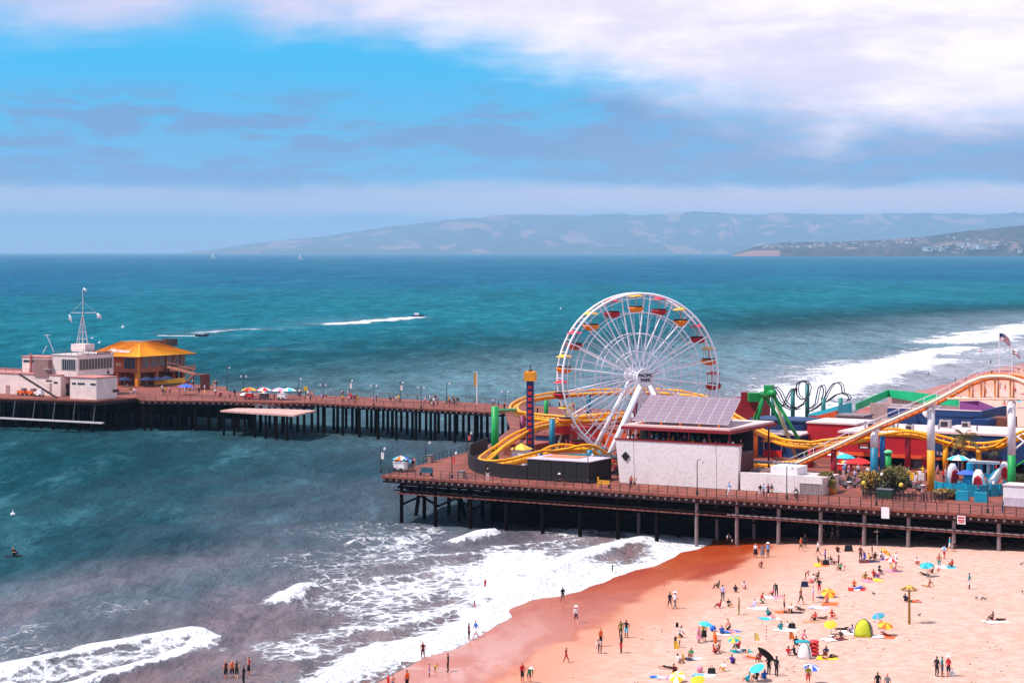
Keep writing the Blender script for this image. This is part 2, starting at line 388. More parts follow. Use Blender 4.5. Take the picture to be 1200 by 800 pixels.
fth = t.math('SUBTRACT', .82, t.math('MULTIPLY', a_f, .6))
fm = t.math('MULTIPLY', t.smooth(t.math('SUBTRACT', fn, fth), -.06, .12), t.smooth(a_f, .04, .16))
rip = t.noise(t.vmul(pos, (1, .33, 1)), .3, 6, .7, .5)  # ripple shading put into the water colour here and below: dark troughs, light crests
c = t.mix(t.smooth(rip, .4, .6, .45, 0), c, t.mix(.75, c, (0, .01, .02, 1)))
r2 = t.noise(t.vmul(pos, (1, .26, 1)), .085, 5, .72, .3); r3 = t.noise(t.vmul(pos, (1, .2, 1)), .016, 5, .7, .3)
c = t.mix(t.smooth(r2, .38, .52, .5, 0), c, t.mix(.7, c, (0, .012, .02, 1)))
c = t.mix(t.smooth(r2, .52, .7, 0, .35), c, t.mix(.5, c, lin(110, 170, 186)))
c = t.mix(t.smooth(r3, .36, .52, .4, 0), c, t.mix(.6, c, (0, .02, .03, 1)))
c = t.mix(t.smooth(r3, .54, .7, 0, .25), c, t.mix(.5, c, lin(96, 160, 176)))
c = t.mix(t.math('MULTIPLY', a_f, .42), c, lin(150, 146, 156))
c = t.mix(fm, c, lin(236, 232, 236))
chop = t.noise(t.vmul(pos, (1, .5, 1)), .55, 6, .68, .3)
chop2 = t.noise(t.vmul(pos, (1, .4, 1)), .09, 4, .6, .2)
bn = t.node('ShaderNodeBump'); bn.inputs['Strength'].default_value = 1.0; bn.inputs['Distance'].default_value = 1.5
t.l.new(t.math('ADD', t.math('MULTIPLY', chop, .8), t.math('ADD', t.math('MULTIPLY', chop2, 1.6), t.math('MULTIPLY', t.math('MULTIPLY', fm, fl), .5))), bn.inputs['Height'])
df = t.node('ShaderNodeBsdfDiffuse'); t.l.new(c, df.inputs['Color']); t.l.new(bn.outputs[0], df.inputs['Normal'])
gl = t.node('ShaderNodeBsdfGlossy'); gl.inputs['Roughness'].default_value = .3; t.l.new(bn.outputs[0], gl.inputs['Normal']); gl.inputs['Color'].default_value = (.7, .92, 1, 1)
lw = t.node('ShaderNodeLayerWeight'); lw.inputs['Blend'].default_value = .25; t.l.new(bn.outputs[0], lw.inputs['Normal'])
mx = t.node('ShaderNodeMixShader'); t.l.new(t.math('MULTIPLY', t.math('ADD', .012, t.math('MULTIPLY', lw.outputs['Fresnel'], .075)), t.math('SUBTRACT', 1.0, fm)), mx.inputs[0]); t.l.new(df.outputs[0], mx.inputs[1]); t.l.new(gl.outputs[0], mx.inputs[2])
o_ = t.node('ShaderNodeOutputMaterial'); t.l.new(mx.outputs[0], o_.inputs[0])
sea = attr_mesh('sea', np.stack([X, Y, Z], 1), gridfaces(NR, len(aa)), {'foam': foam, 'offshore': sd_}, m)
tag(sea, 'teal sea with chop and white surf reaching to the horizon', kind='structure')

# ------------------------------------------------------------------ beach
BC, BR = 460, 520
ua = np.linspace(-.16, .5, BC); yb = 1 / np.linspace(1 / 120.0, 1 / 2600.0, BR)
UA, YB = np.meshgrid(ua, yb); Xb = (UA * YB).ravel(); Yb = YB.ravel()
Zb, Db = beach_z(Xb, Yb)
# footprints and scuffs
ft = sstep(Db, 12, 24) * (1 - sstep(Yb, 260, 330))
Zb = Zb + ft * .045 * (vnoise(Xb / .55, Yb / .55, 33) - .5)
Zb = np.maximum(Zb, -3.0)
keep = (Db > -34)
fb_ = gridfaces(BR, BC); fb_ = fb_[keep[fb_].all(1)]
used = np.unique(fb_); remap = -np.ones(len(Xb), int); remap[used] = np.arange(len(used))
m = bpy.data.materials.new('beach_sand'); m.use_nodes = True; t = NT(m.node_tree)
a_d = t.node('ShaderNodeAttribute', attribute_name='inland').outputs['Fac']; pos = t.node('ShaderNodeNewGeometry').outputs['Position']
n1 = t.noise(t.vmul(pos, (1, .45, 1)), .14, 5, .6, .8); n2 = t.noise(pos, .9, 5, .65); n3 = t.noise(pos, 2.6, 4, .7)
dd = t.math('ADD', a_d, t.math('MULTIPLY', t.math('SUBTRACT', n1, .5), 13.0))
wet = t.smooth(dd, 9.0, 12.5, 1, 0); damp = t.smooth(dd, 11, 26, 1, 0)
dry = t.mix(t.smooth(n2, .36, .64), lin(196, 152, 134), lin(210, 170, 154))
dry = t.mix(t.smooth(n1, .55, .75, 0, .3), dry, lin(190, 138, 116))
dry = t.mix(t.smooth(n3, .56, .7, 0, .6), dry, lin(176, 134, 116))
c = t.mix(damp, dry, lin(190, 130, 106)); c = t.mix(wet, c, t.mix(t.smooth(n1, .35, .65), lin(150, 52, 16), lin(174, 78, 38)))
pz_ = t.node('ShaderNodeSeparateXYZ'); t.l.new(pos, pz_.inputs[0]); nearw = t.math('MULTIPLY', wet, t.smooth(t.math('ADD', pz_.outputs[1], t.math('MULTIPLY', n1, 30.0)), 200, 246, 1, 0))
c = t.mix(nearw, c, t.mix(t.smooth(n1, .4, .6), lin(178, 104, 82), lin(196, 134, 116)))  # near wet sand: pinkish sheen put into the base colour as a lighter tone
b = t.node('ShaderNodeBsdfPrincipled'); t.l.new(c, b.inputs['Base Color'])
t.l.new(t.math('SUBTRACT', .95, t.math('MULTIPLY', wet, t.smooth(n1, .3, .7, .5, .72))), b.inputs['Roughness'])
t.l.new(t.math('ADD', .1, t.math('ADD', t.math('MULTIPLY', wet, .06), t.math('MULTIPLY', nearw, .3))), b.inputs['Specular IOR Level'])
bn = t.node('ShaderNodeBump'); bn.inputs['Distance'].default_value = .3
t.l.new(t.smooth(damp, 0, 1, .7, .04), bn.inputs['Strength']); t.l.new(t.math('ADD', n2, t.math('MULTIPLY', n3, .4)), bn.inputs['Height']); t.l.new(bn.outputs[0], b.inputs['Normal'])
o_ = t.node('ShaderNodeOutputMaterial'); t.l.new(b.outputs[0], o_.inputs[0])
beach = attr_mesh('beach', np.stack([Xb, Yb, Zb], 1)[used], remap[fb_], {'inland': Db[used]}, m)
tag(beach, 'pale pink sand beach sloping to a wet shoreline', kind='structure')

# ------------------------------------------------------------------ hills across the bay
def hill(name, label, prof, y0, y1, depth_n, seed, cols, rough_px, foot):
    """ridge profile in photo pixels; a heightfield rising from the far shore at depth y0 to the ridge at y1"""
    px = np.array([p[0] for p in prof]); py = np.array([p[1] for p in prof])
    xs = np.linspace(px[0], px[-1], 360); ridge = np.interp(xs, px, py)
    T = np.linspace(0, 1, depth_n); V = []; A = []
    for j, tt in enumerate(T):
        Yd = y0 + (y1 - y0) * tt
        zr = H - (ridge - EYE) * y1 / F                        # ridge height
        xw = (xs - 600) * Yd / F
        n = vnoise(xw / 2600, np.full_like(xw, Yd / 4000), seed) * .5 + vnoise(xw / 800, np.full_like(xw, Yd / 1200), seed + 1) * .32 + vnoise(xw / 200, np.full_like(xw, Yd / 340), seed + 2) * .18
        gully = np.abs(vnoise(xw / 720 + .3 * tt, np.full_like(xw, tt * 1.3), seed + 4) - .5) * 2
        shape = foot + (1 - foot) * tt ** .8 if tt > 0 else 0.0
        z = zr * shape * (1 + rough_px * (n - .5) * 2 * (1 - .75 * tt)) - zr * .42 * (1 - gully) * math.sin(math.pi * min(tt, .999)) 
        z = np.where(zr < 1, -2, z)
        V.append(np.stack([xw, np.full_like(xw, Yd), z - (3 if j == 0 else 0)], 1))
    V = np.concatenate(V)
    mm = bpy.data.materials.new(name + '_ground'); mm.use_nodes = True; t = NT(mm.node_tree)
    pos = t.node('ShaderNodeNewGeometry').outputs['Position']
    n1 = t.noise(t.vmul(pos, (1, .3, 1.6)), .0015, 6, .62, .6); n2 = t.noise(t.vmul(pos, (1, .4, 1)), .0064, 6, .7, .4)
    c = t.mix(t.smooth(n2, .4, .6), lin(*cols[0]), lin(*cols[1])); c = t.mix(t.smooth(n1, .54, .62), c, lin(*cols[2]))
    b = t.node('ShaderNodeBsdfPrincipled'); t.l.new(c, b.inputs['Base Color']); b.inputs['Roughness'].default_value = .95; b.inputs['Specular IOR Level'].default_value = .1
    o_ = t.node('ShaderNodeOutputMaterial'); t.l.new(b.outputs[0], o_.inputs[0])
    return tag(attr_mesh(name, V, gridfaces(depth_n, len(xs)), {}, mm, smooth=True), label, kind='structure')
hill('hills', 'hazy blue hills rising across the bay', [(215, 296.5), (260, 291), (300, 285), (380, 275), (450, 265), (520, 257), (570, 253), (640, 250), (700, 252), (800, 249), (900, 252), (1000, 250), (1100, 252), (1250, 248), (1500, 245), (1900, 250)],
     41000, 49000, 60, 3, ((30, 32, 42), (48, 44, 54), (140, 92, 92)), .5, .12)
hill('headland', 'nearer bare-cliffed headland with houses on top', [(858, 298.6), (872, 294), (886, 288.5), (920, 284.5), (980, 283), (1040, 281), (1090, 277), (1120, 272), (1160, 267), (1200, 263), (1300, 259), (1600, 256), (1900, 256)],
     17500, 19500, 34, 13, ((40, 40, 42), (70, 60, 60), (140, 104, 100)), .35, .4)
# houses on the headland
hm = [shared(MB().box((0, 0, .5), (1, .7, 1)).box((0, 0, 1.06), (1.08, .78, .12), mi=1).box((.2, -.36, .45), (.3, .03, .4), mi=2), 'house', [M('stucco_white', (222, 214, 214)), M('roof_pale', (170, 150, 146)), M('window_dark', (50, 52, 60))]),
      shared(MB().box((0, 0, .4), (1, .8, .8)).hexa([(-.56, -.46, .8), (.56, -.46, .8), (.56, .46, .8), (-.56, .46, .8)], [(-.5, -.04, 1.25), (.5, -.04, 1.25), (.5, .04, 1.25), (-.5, .04, 1.25)], 1).box((-.2, -.41, .4), (.35, .03, .35), mi=2), 'house', [M('stucco_cream', (200, 190, 184)), M('roof_brown', (140, 104, 94)), M('window_dark', (50, 52, 60))])]
rh = random.Random(5)
def ridge_at(x): return np.interp(x, [858, 872, 886, 920, 980, 1040, 1090, 1120, 1160, 1200, 1300], [298.6, 294, 288.5, 284.5, 283, 281, 277, 272, 267, 263, 259])
dgs = bpy.context.evaluated_depsgraph_get(); head_ob = bpy.data.objects['headland']
spots = [(rh.uniform(895, 1090), rh.uniform(.05, .45), rh.uniform(14, 30)) for _ in range(70)] + [(rh.uniform(1090, 1200), rh.uniform(.15, .95), rh.uniform(14, 26)) for _ in range(34)] + \
        [(rh.uniform(1085, 1150) if k % 3 else rh.uniform(1130, 1168), rh.uniform(.62, .8), rh.uniform(34, 62)) for k in range(20)]
for k, (x, frac, s) in enumerate(spots):
    s *= 1.25
    r = ridge_at(x); y = r + (298.5 - r) * frac
    hit, loc, nrm, _ = head_ob.ray_cast(Vector((0, 0, H)), (PD(x, y, 18300) - Vector((0, 0, H))).normalized())
    if not hit: continue
    o = inst('house', hm[k % 2], None, (loc.x, loc.y, loc.z - s * .12), rh.uniform(-.5, .5), (s * rh.uniform(.9, 1.8), s * .8, s * rh.uniform(.4, .6)))
    tag(o, 'large white apartment block terraced into the far headland' if s > 41 else 'small pale house scattered over the far headland', 'house', 'apartment blocks on the headland' if s > 41 else 'houses scattered over the headland')
# ------------------------------------------------------------------ piers
WOOD = M('deck_planks', (150, 78, 60), .8, .35, .9, bump=.3, stretch=(1, 1, 1))
t_ = NT(WOOD.node_tree)
tcn = t_.node('ShaderNodeNewGeometry'); mp = t_.node('ShaderNodeMapping'); mp.inputs['Rotation'].default_value = (0, 0, -YAW); t_.l.new(tcn.outputs['Position'], mp.inputs[0])
pl = t_.node('ShaderNodeTexBrick'); pl.inputs['Scale'].default_value = 1; pl.inputs['Brick Width'].default_value = .3; pl.inputs['Row Height'].default_value = 6.0
pl.inputs['Mortar Size'].default_value = .012; pl.inputs['Color1'].default_value = lin(138, 64, 46); pl.inputs['Color2'].default_value = lin(92, 42, 34); pl.inputs['Mortar'].default_value = lin(50, 24, 20)
t_.l.new(mp.outputs[0], pl.inputs['Vector'])
nz_ = t_.noise(mp.outputs[0], .16, 6, .62, .4); nz2 = t_.noise(t_.vmul(mp.outputs[0], (3, .3, 1)), 1.2, 4, .6)
cc = t_.mix(t_.smooth(nz_, .36, .66, 0, .6), pl.outputs[0], lin(158, 82, 62)); cc = t_.mix(t_.smooth(nz2, .5, .75, 0, .55), cc, lin(84, 34, 28))
bs = t_.node('ShaderNodeBsdfPrincipled'); t_.l.new(cc, bs.inputs['Base Color']); bs.inputs['Roughness'].default_value = .8
o_ = t_.node('ShaderNodeOutputMaterial'); t_.l.new(bs.outputs[0], o_.inputs[0])
TAR = M('tarred_timber', (22, 14, 14), .95, .4, 1.2, stretch=(1, 1, .3), spec=.05); FASC = M('fascia_timber', (58, 30, 28), .85, .35, 1.0)
PALE = M('pale_post', (134, 116, 116), .8, .25, 1.5, stretch=(1, 1, .3)); STEEL = M('dark_metal', (46, 42, 46), .5, .2, 2); GREYM = M('grey_metal', (120, 118, 126), .5, .2, 2)
WHITE = M('white_paint', (226, 220, 222), .55, .06, .6); RUST = M('rust_pipe', (120, 66, 56), .8, .3)

ap = thing('amusement_pier', 'wide timber pier deck carrying the ferris wheel and rides', 'pier', W(0, 0, 0))
cL = P(548, 529); c2 = P(574, 520); c3 = P(598, 502); c4 = P(592, 484)
poly = [W(0, 0), W(150, 0), W(150, 120), W(60, 124), (16, 385.4), (c4.x, c4.y), (c3.x, c3.y), (c2.x, c2.y), (cL.x, cL.y)]
MB().prism([(p[0], p[1]) for p in poly], DECK - .3, DECK).build('deck', WOOD, ap)
MB().fb(.2, 150, .3, .7, DECK - .95, DECK - .32).build('edge_beam', FASC, ap)
for k in range(16):
    a_, b_ = 2.8 + 5.6 * k, 8.4 + 5.6 * k
    MB().beam(W(a_, 1.75, 5.0), W(b_, 1.75, 2.6), .18, .28).build('cross_brace', TAR, ap); MB().beam(W(a_, 1.45, 2.6), W(b_, 1.45, 5.0), .18, .28).build('cross_brace', TAR, ap)
MB().fb(1.5, 150, .75, 1.7, 4.42, 4.5).build('service_walkway', M('walkway_brown', (74, 42, 38), .9, .3), ap)
e0, e1 = W(.35, .4), cL
MB().beam((e0.x, e0.y, DECK - .62), (e1.x, e1.y, DECK - .62), .35, .6).build('edge_beam', FASC, ap)
for v, z, s in ((1.2, 4.75, .35), (.62, 4.05, .16), (7.2, 4.9, .4), (13.2, 4.9, .4), (2.2, 5.1, .45), (3.4, 4.3, .4), (4.6, 5.0, .5), (1.9, 4.0, .3)):
    MB().fb(2, 150, v, v + s, z, z + s).build('stringer', TAR if s > .2 else RUST, ap)
MB().tube([W(52, .72, 4.35), W(150, .72, 4.35)], .09, 6).build('pipe', PALE, ap)
mb = MB()
rj = random.Random(3)
for k in range(150): u_ = .6 + k + rj.uniform(-.06, .06); mb.fb(u_, u_ + rj.uniform(.16, .26), -.16 + rj.uniform(-.05, .03), .29, DECK - .66 + rj.uniform(-.03, .05), DECK - .42)
tag(mb.build('joist_ends', M('joist_pale', (128, 108, 110), .85, .5, 2.5), ap), None, kind='stuff')
mb = MB()
for k in range(27): mb.fb(2.6 + 5.6 * k, 3.0 + 5.6 * k, .8, 60, DECK - .93, DECK - .5)
tag(mb.build('cross_caps', TAR, ap), None, kind='stuff')
MB().fb(13, 150, 8.4, 8.8, -2, DECK - .95).fb(13, 13.4, 8.8, 60, -2, DECK - .95).build('added_shade_wall', TAR, ap)  # added dark wall that keeps light out from under the deck
pile_me = shared(MB().lathe((0, 0, 0), [(.3, 0), (.27, 4), (.25, 9)], 8), 'pile', TAR)
pile_pale = shared(MB().lathe((0, 0, 0), [(.27, 0), (.24, 4), (.24, 9)], 10), 'pile', PALE)
rp = random.Random(2)
for j, v in enumerate((1.0, 7, 13, 19, 26, 33)):
    for k in range(18):
        u = 2.8 + 5.6 * k + (0 if j == 0 else rp.uniform(-.4, .4)); p = W(u, v, 0)
        pale = (j == 0 and k >= 8) or (j == 1 and k in (6, 8, 9, 11)) or (j == 2 and k in (7, 10))
        z0 = gz(p.x, p.y) - 3.0
        o = inst('pile', pile_pale if pale else pile_me, ap, (p.x, p.y, z0), rp.uniform(0, 3), (1, 1, (DECK - .93 - z0) / 9)); o.rotation_euler.x = rp.gauss(0, .008); o.rotation_euler.y = rp.gauss(0, .008)
for a, b in (((462, 562), (462, 606)), ((497, 562), (490, 600)), ((500, 562), (514, 602))):
    pass
# inclined fender piles at the outer corner
for u, v, du in ((1.0, 9, -1.6), (6.5, 9.5, 1.7), (3.0, 20, -1.2)):
    p0, p1 = W(u, v, DECK - .4), W(u + du, v + .4, -2.5); MB().tube([p0, p1], [.25, .28], 8).build('raking_pile', TAR, ap)
# signs fixed below the deck edge
for x, y0, y1, lbl, red in ((1041, 594, 607, 'blank white board fixed below the pier edge', False), (1146, 604, 613.5, 'white warning board with red print fixed below the pier edge', True)):
    c = UV(PD(x, y1, 248)); u = c[0]; s = thing('notice_board', lbl, 'sign', W(u, -.3, DECK - 1.5), 'boards under the pier edge')
    hh = (y1 - y0) / 9.6
    z1 = H - (y0 - EYE) * W(u, -.3).y / F
    MB().fb(u - .5, u + .5, -.34, -.26, z1 - hh, z1).build('board', WHITE, s)
    if red:
        MB().fb(u - .4, u + .4, -.365, -.343, z1 - .32, z1 - .12).build('lettering', M('red_print', (196, 40, 40)), s)
        MB().fb(u - .4, u + .4, -.365, -.343, z1 - .62, z1 - .46).fb(u - .3, u + .35, -.365, -.343, z1 - .82, z1 - .7).build('lettering', M('red_print', (196, 40, 40)), s)

def railing(name, label, pts, step, hgt, mat, each=True, r=.035, grp=None):
    pts = [Vector(p) for p in pts]; th = thing(name, label, 'railing', pts[0], grp)
    pm = shared(MB().box((0, 0, hgt / 2), (.09, .09, hgt)), 'post', mat)
    acc = MB()
    for a, b in zip(pts[:-1], pts[1:]):
        L = (b - a).length; n = max(1, int(L / step))
        for k in range(n):
            p = a + (b - a) * (k / n)
            if each: inst('post', pm, th, p)
            else: acc.box((p.x, p.y, p.z + hgt / 2), (.09, .09, hgt))
    for q in (1.0, .66, .33):
        mb = MB()
        mb.tube([p + Vector((0, 0, hgt * q)) for p in pts], r if q == 1 else r * .6, 4); mb.build('rail', mat, th)
    if not each: tag(acc.build('posts', mat, th), None, kind='stuff')
    return th
railing('pier_railing', 'thin metal railing along the near edge of the amusement pier', [W(.2, .15), W(100, .15)], 1.35, 1.1, STEEL)
railing('pier_railing', 'thin metal railing along the outer end of the amusement pier', [W(.2, .6), Vector((cL.x + .3, cL.y - .2, DECK))], 1.6, 1.1, STEEL)

# ---------------- long narrow pier and its end platform
lp = thing('long_pier', 'long narrow timber pier running out to the harbour buildings', 'pier', P(370, 471.5, 0))
fe = [P(-90, 463), P(0, 466), P(113, 469.6), P(160, 465.6), P(168, 468.6), P(250, 469.6), P(370, 471.6), P(581, 482.6)]
be = [(16, 385.4), (25, 400), (5, 412.5), (-32, 438)] + [tuple(P(*q)[:2]) for q in ((330, 462), (268, 458.6), (266, 453.2), (230, 450.5), (205, 440))] + [(-170, 570)]
fe2 = [(p.x, p.y) for p in fe]
MB().prism(fe2 + [(-3.0 + 19, 385.6)] + be[1:], DECK - .3, DECK).build('deck', WOOD, lp)
for a, b in zip(fe2[:-1], fe2[1:]):
    a3, b3 = Vector((*a, DECK - .62)), Vector((*b, DECK - .62)); n = Vector((.3, .4, 0)); MB().beam(a3 + n, b3 + n, .35, .62).build('edge_beam', FASC, lp)
mb = MB()
for a, b in zip(fe2[4:-1], fe2[5:]):
    a3, b3 = Vector((*a, 0)), Vector((*b, 0)); n = int((b3 - a3).length / 1.3)
    for k in range(n): p = a3 + (b3 - a3) * (k / n); mb.box((p.x, p.y - .02, DECK - .52), (.25, .5, .24), YAW)
tag(mb.build('joist_ends', M('joist_pale', (170, 150, 150), .8, .3), lp), None, kind='stuff')
fe3 = [Vector((*p, 0)) for p in fe2]
def along(pts, s):
    for a, b in zip(pts[:-1], pts[1:]):
        L = (b - a).length
        if s <= L: return a + (b - a) * (s / L)
        s -= L
    return pts[-1]
narrow = fe3[5:]; Ln = sum((b - a).length for a, b in zip(narrow[:-1], narrow[1:]))
s = .5
while s < Ln:
    p = along(narrow, s)
    for j, off in enumerate((.6, 5.4, 10.2, 14.8)):
        q = p + Vector((.55, .83, 0)) * off + UX * rp.uniform(-.3, .3)
        inst('pile', pile_me, lp, (q.x, q.y, -3), rp.uniform(0, 3), (1.15, 1.15, (DECK + 2.2) / 9))
    q0, q1 = p + Vector((.3, .4, DECK - .9)), p + Vector((.55, .83, 0)) * 15 + Vector((0, 0, DECK - .9)); MB().beam(q0, q1, .35, .35).build('cap_beam', TAR, lp)
    s += 4.7
plat = fe3[:6]; s = 14.0; Lp = sum((b - a).length for a, b in zip(plat[:-1], plat[1:]))
while s < Lp:
    p = along(plat, s)
    for off in (.7, 5, 10, 15):
        q = p + Vector((.5, .866, 0)) * off + UX * rp.uniform(-.4, .4)
        inst('pile', pile_me, lp, (q.x, q.y, -3), rp.uniform(0, 3), (1.25, 1.25, (DECK + 2.2) / 9))
    s += 3.2
MB().fb(*[UV(fe3[0])[0] + 8, UV(fe3[5])[0] - 2], UV(fe3[1])[1] + 30, UV(fe3[1])[1] + 31, 1.5, 6).build('added_shade_wall', TAR, lp)  # wall added behind the piles to darken the space under the platform
# long pale walkway hung under the end platform
g0, g1 = PD(-20, 488.6, 432), PD(121, 495.6, 425)
gw = thing('gangway', 'long thin pale gangway slung low beneath the pier end', 'gangway', (g1.x, g1.y, 0))
MB().beam(g0, g1, 1.0, .28).build('walkway', M('pale_deck', (206, 196, 196)), gw)
for k in range(6):
    p = g0 + (g1 - g0) * ((k + .5) / 6); MB().tube([p, (p.x + .2, p.y + 1.5, DECK - .4)], .05, 5).build('hanger', GREYM, gw)
# sloping fishing platform below the walkway
la, lb, lc, ld = P(258, 480.6, 5.1), P(283, 477.0, 5.1), P(371, 480.6, 5.1), P(345, 486.2, 5.1)
ls = thing('landing_platform', 'low pale landing platform hung on the near side of the long pier', 'platform', (la.x, la.y, 0))
MB().prism([(p.x, p.y) for p in (la, lb, lc, ld)], 4.75, 5.1).build('deck', M('pale_planks', (200, 150, 140), .85, .3, 1.0), ls)
for k in range(7):
    q = la + (ld - la) * ((k + .3) / 7); inst('pile', pile_me, ls, (q.x, q.y + .8, -3), 0, (1, 1, 7.8 / 9))
rpts = [P(268, 470.4, 5.9), P(300, 473.5, 5.9), P(340, 476.2, 5.5), P(368, 477.4, 5.2)]
mb = MB()
for a, b in zip(rpts[:-1], rpts[1:]): mb.beam(a, b, 1.6, .5)
mb.build('ramp', M('ramp_grey', (110, 92, 96), .8, .3), ls)
pu = P(291, 471, 5.1)
# ---------------- lamp posts
def lamp_post(base, hgt, label, grp, banner=None, arms=1):
    th = thing('lamp_post', label, 'lamp post', base, grp); b = Vector(base)
    MB().lathe(b, [(.17, 0), (.15, .5), (.07, .6), (.05, hgt)], 8).build('pole', STEEL, th)
    for k in range(arms):
        sx = 1 if k == 0 else -1
        a = b + Vector((0, 0, hgt)); e = a + UX * .7 * sx
        MB().tube([a - Vector((0, 0, .1)), a + UX * .35 * sx + Vector((0, 0, .15)), e], .035, 5).build('arm', STEEL, th)
        MB().lathe(e - Vector((0, 0, .4)), [(.05, 0), (.2, .08), (.16, .34), (.05, .42)], 8).build('lantern', M('lamp_glass', (206, 198, 190), .4), th)
    if banner:
        MB().box(b + UX * .32 + Vector((0, 0, hgt * .68)), (.5, .03, hgt * .26), YAW).build('banner', banner, th)
BAN = M('banner_white', (216, 200, 200)); BANP = M('banner_red', (190, 74, 70))
far_l = [(266, 457, 430, 0), (285.5, 460, 440, 0), (349.5, 463.5, 443, 0), (378.7, 466, 450, 0), (409.7, 466.5, 445, 1), (438, 475.5, 451, 0), (469, 470, 447, 1), (493.5, 478, 453, 0), (523.5, 472, 448, 0), (592, 480, 458, 0)]
for k, (x, y, yt, bn_) in enumerate(far_l):
    b = P(x, y); lamp_post(b, (y - yt) * b.y / F, f'{["first", "second", "third", "fourth", "fifth", "sixth", "seventh", "eighth", "ninth", "tenth"][k]} lamp post from the harbour end along the long pier', 'lamp posts on the long pier', BAN if bn_ else None, 2 if k % 2 else 1)
near_l = [(446, 554, 524, BAN, 'lamp post with white banner at the outer corner of the amusement pier'), (499, 541, 517, None, 'thin lamp post on the outer railing beyond the bench'), (529.5, 560, 529, BANP, 'lamp post with red banner near the dark ride wall'), (548, 527, 506, BANP, 'lamp post at the far outer corner behind the dark ride wall'),
          (817, 579.5, 539, None, 'lamp post in front of the pale stone wall'), (922, 584.5, 546, None, 'lamp post at the foot of the coaster lift'), (1027, 592, 553, None, 'lamp post on the pier edge in front of the bushes'), (1157.5, 601, 563, None, 'lamp post on the pier edge in front of the shark ride'), (689, 567, 531, None, 'slim lamp post in front of the dark ride wall')]
for x, y, yt, bn_, lb_ in near_l:
    b = P(x, y); lamp_post(b, (y - yt) * b.y / F, lb_, 'lamp posts on the amusement pier', bn_)
# railing of the long pier
rl = [Vector((p.x + .1, p.y + .15, DECK)) for p in fe3[3:]]
railing('pier_railing', 'thin railing along the near side of the long narrow pier', rl, 2.4, 1.1, M('rail_brown', (110, 62, 56), .7), each=False, r=.05)
rl = [Vector((x - .2, y - .3, DECK)) for x, y in ((5, 412.5), (-32, 438), (-50, 446))]
railing('pier_railing', 'thin railing along the seaward side of the long narrow pier', rl, 2.4, 1.1, M('rail_brown', (110, 62, 56), .7), each=False, r=.05)
# banner mast and yellow sign on the long pier
b = P(559, 473); s = thing('banner_mast', 'tall pale mast with an orange banner on the long pier', 'flagpole', b)
MB().lathe(b, [(.14, 0), (.1, 6.6)], 8).build('pole', WHITE, s); MB().box(b + Vector((-.35, 0, 4.9)), (.6, .04, 2.6), 0).build('banner', M('banner_orange', (214, 150, 70)), s); MB().box(b + Vector((-.4, 0, 6.5)), (1.0, .08, .08), 0).build('yard', WHITE, s)
b = P(358, 467.5); s = thing('yellow_sign', 'small yellow square sign standing on the long pier', 'sign', b)
MB().lathe(b, [(.05, 0), (.05, 1.9)], 6).build('post', STEEL, s); MB().box(b + Vector((0, 0, 2.2)), (.8, .05, .9), 0).build('board', M('sign_yellow', (226, 188, 40)), s)

# ---------------- harbour office
PINK = M('stucco_pink', (232, 206, 198), .85, .12, .5); PINK2 = M('stucco_pink_trim', (188, 120, 112), .8, .2); GLASS = M('window_glass', (34, 40, 50), .12, .2, .8, spec=.7); TRIMD = M('trim_dark', (60, 44, 46))
MULL = M('mullion', (186, 172, 168))
cD = UV(P(113, 468.2)); ho = thing('harbour_office', 'pink flat-roofed harbour office with glazed lookout storey on the pier end', 'building', P(113, 468.2))
def block(mb_, u0, u1, v0, v1, z0, z1, mat, par, roofc=None, name='wall'):
    o = MB().fb(u0, u1, v0, v1, z0, z1).build(name, mat, par)
    if roofc is not None:
        MB().fb(u0 - .12, u1 + .12, v0 - .12, v1 + .12, z1, z1 + .22).build('parapet', roofc, par)
    return o
uD, vD = cD
def upix(x, v, z=DECK):          # u of the vertical plane v=const under photo column x
    a = (x - 600) / F; o = ORG + VX * v; return (a * o.y - o.x) / (UX.x - a * UX.y)
def vpix(x, u):
    a = (x - 600) / F; o = ORG + UX * u; return (a * o.y - o.x) / (VX.x - a * VX.y)
def zpix(y, u, v): return H - (y - EYE) * W(u, v).y / F
# D: front right low block
u0 = upix(82, vD); v1 = vpix(137, uD); zt = zpix(443.5, uD, vD)
block(None, u0, uD, vD, v1, DECK, zt, PINK, ho, PINK2)
for x0, x1 in ((84.5, 89), (91, 99.5), (106, 112)):
    a, b_ = upix(x0, vD), upix(x1, vD); z = zpix(450, uD, vD); MB().fb(a, b_, vD - .06, vD - .005, z - .22, z + .14).build('window', GLASS, ho)
a = vpix(132, uD); z = zpix(458, uD, a); MB().fb(uD + .005, uD + .06, a, a + 2, z - .3, z + .3).build('window', GLASS, ho)
# A: long low block to the left
vA = vD + 4.0; uA1 = upix(71, vA); uA0 = upix(-30, vA); zA = zpix(440, uA1, vA)
block(None, uA0, uA1, vA, vA + 6, DECK, zA, PINK, ho, PINK2)
for x0, x1, y0, y1 in ((7, 11.5, 451, 461), (54, 61, 445, 446.6), (63, 67.5, 447, 449), (58, 60.5, 449, 462)):
    a, b_ = upix(x0, vA), upix(x1, vA); MB().fb(a, b_, vA - .06, vA - .005, zpix(y1, a, vA), zpix(y0, a, vA)).build('door' if y1 - y0 > 8 else 'window', TRIMD if y1 - y0 < 8 else M('door_tan', (170, 130, 122)), ho)
a = vA + 1.6; MB().fb(uA1 + .005, uA1 + .06, a, a + 2.2, DECK, DECK + 2.6).build('door', TRIMD, ho)
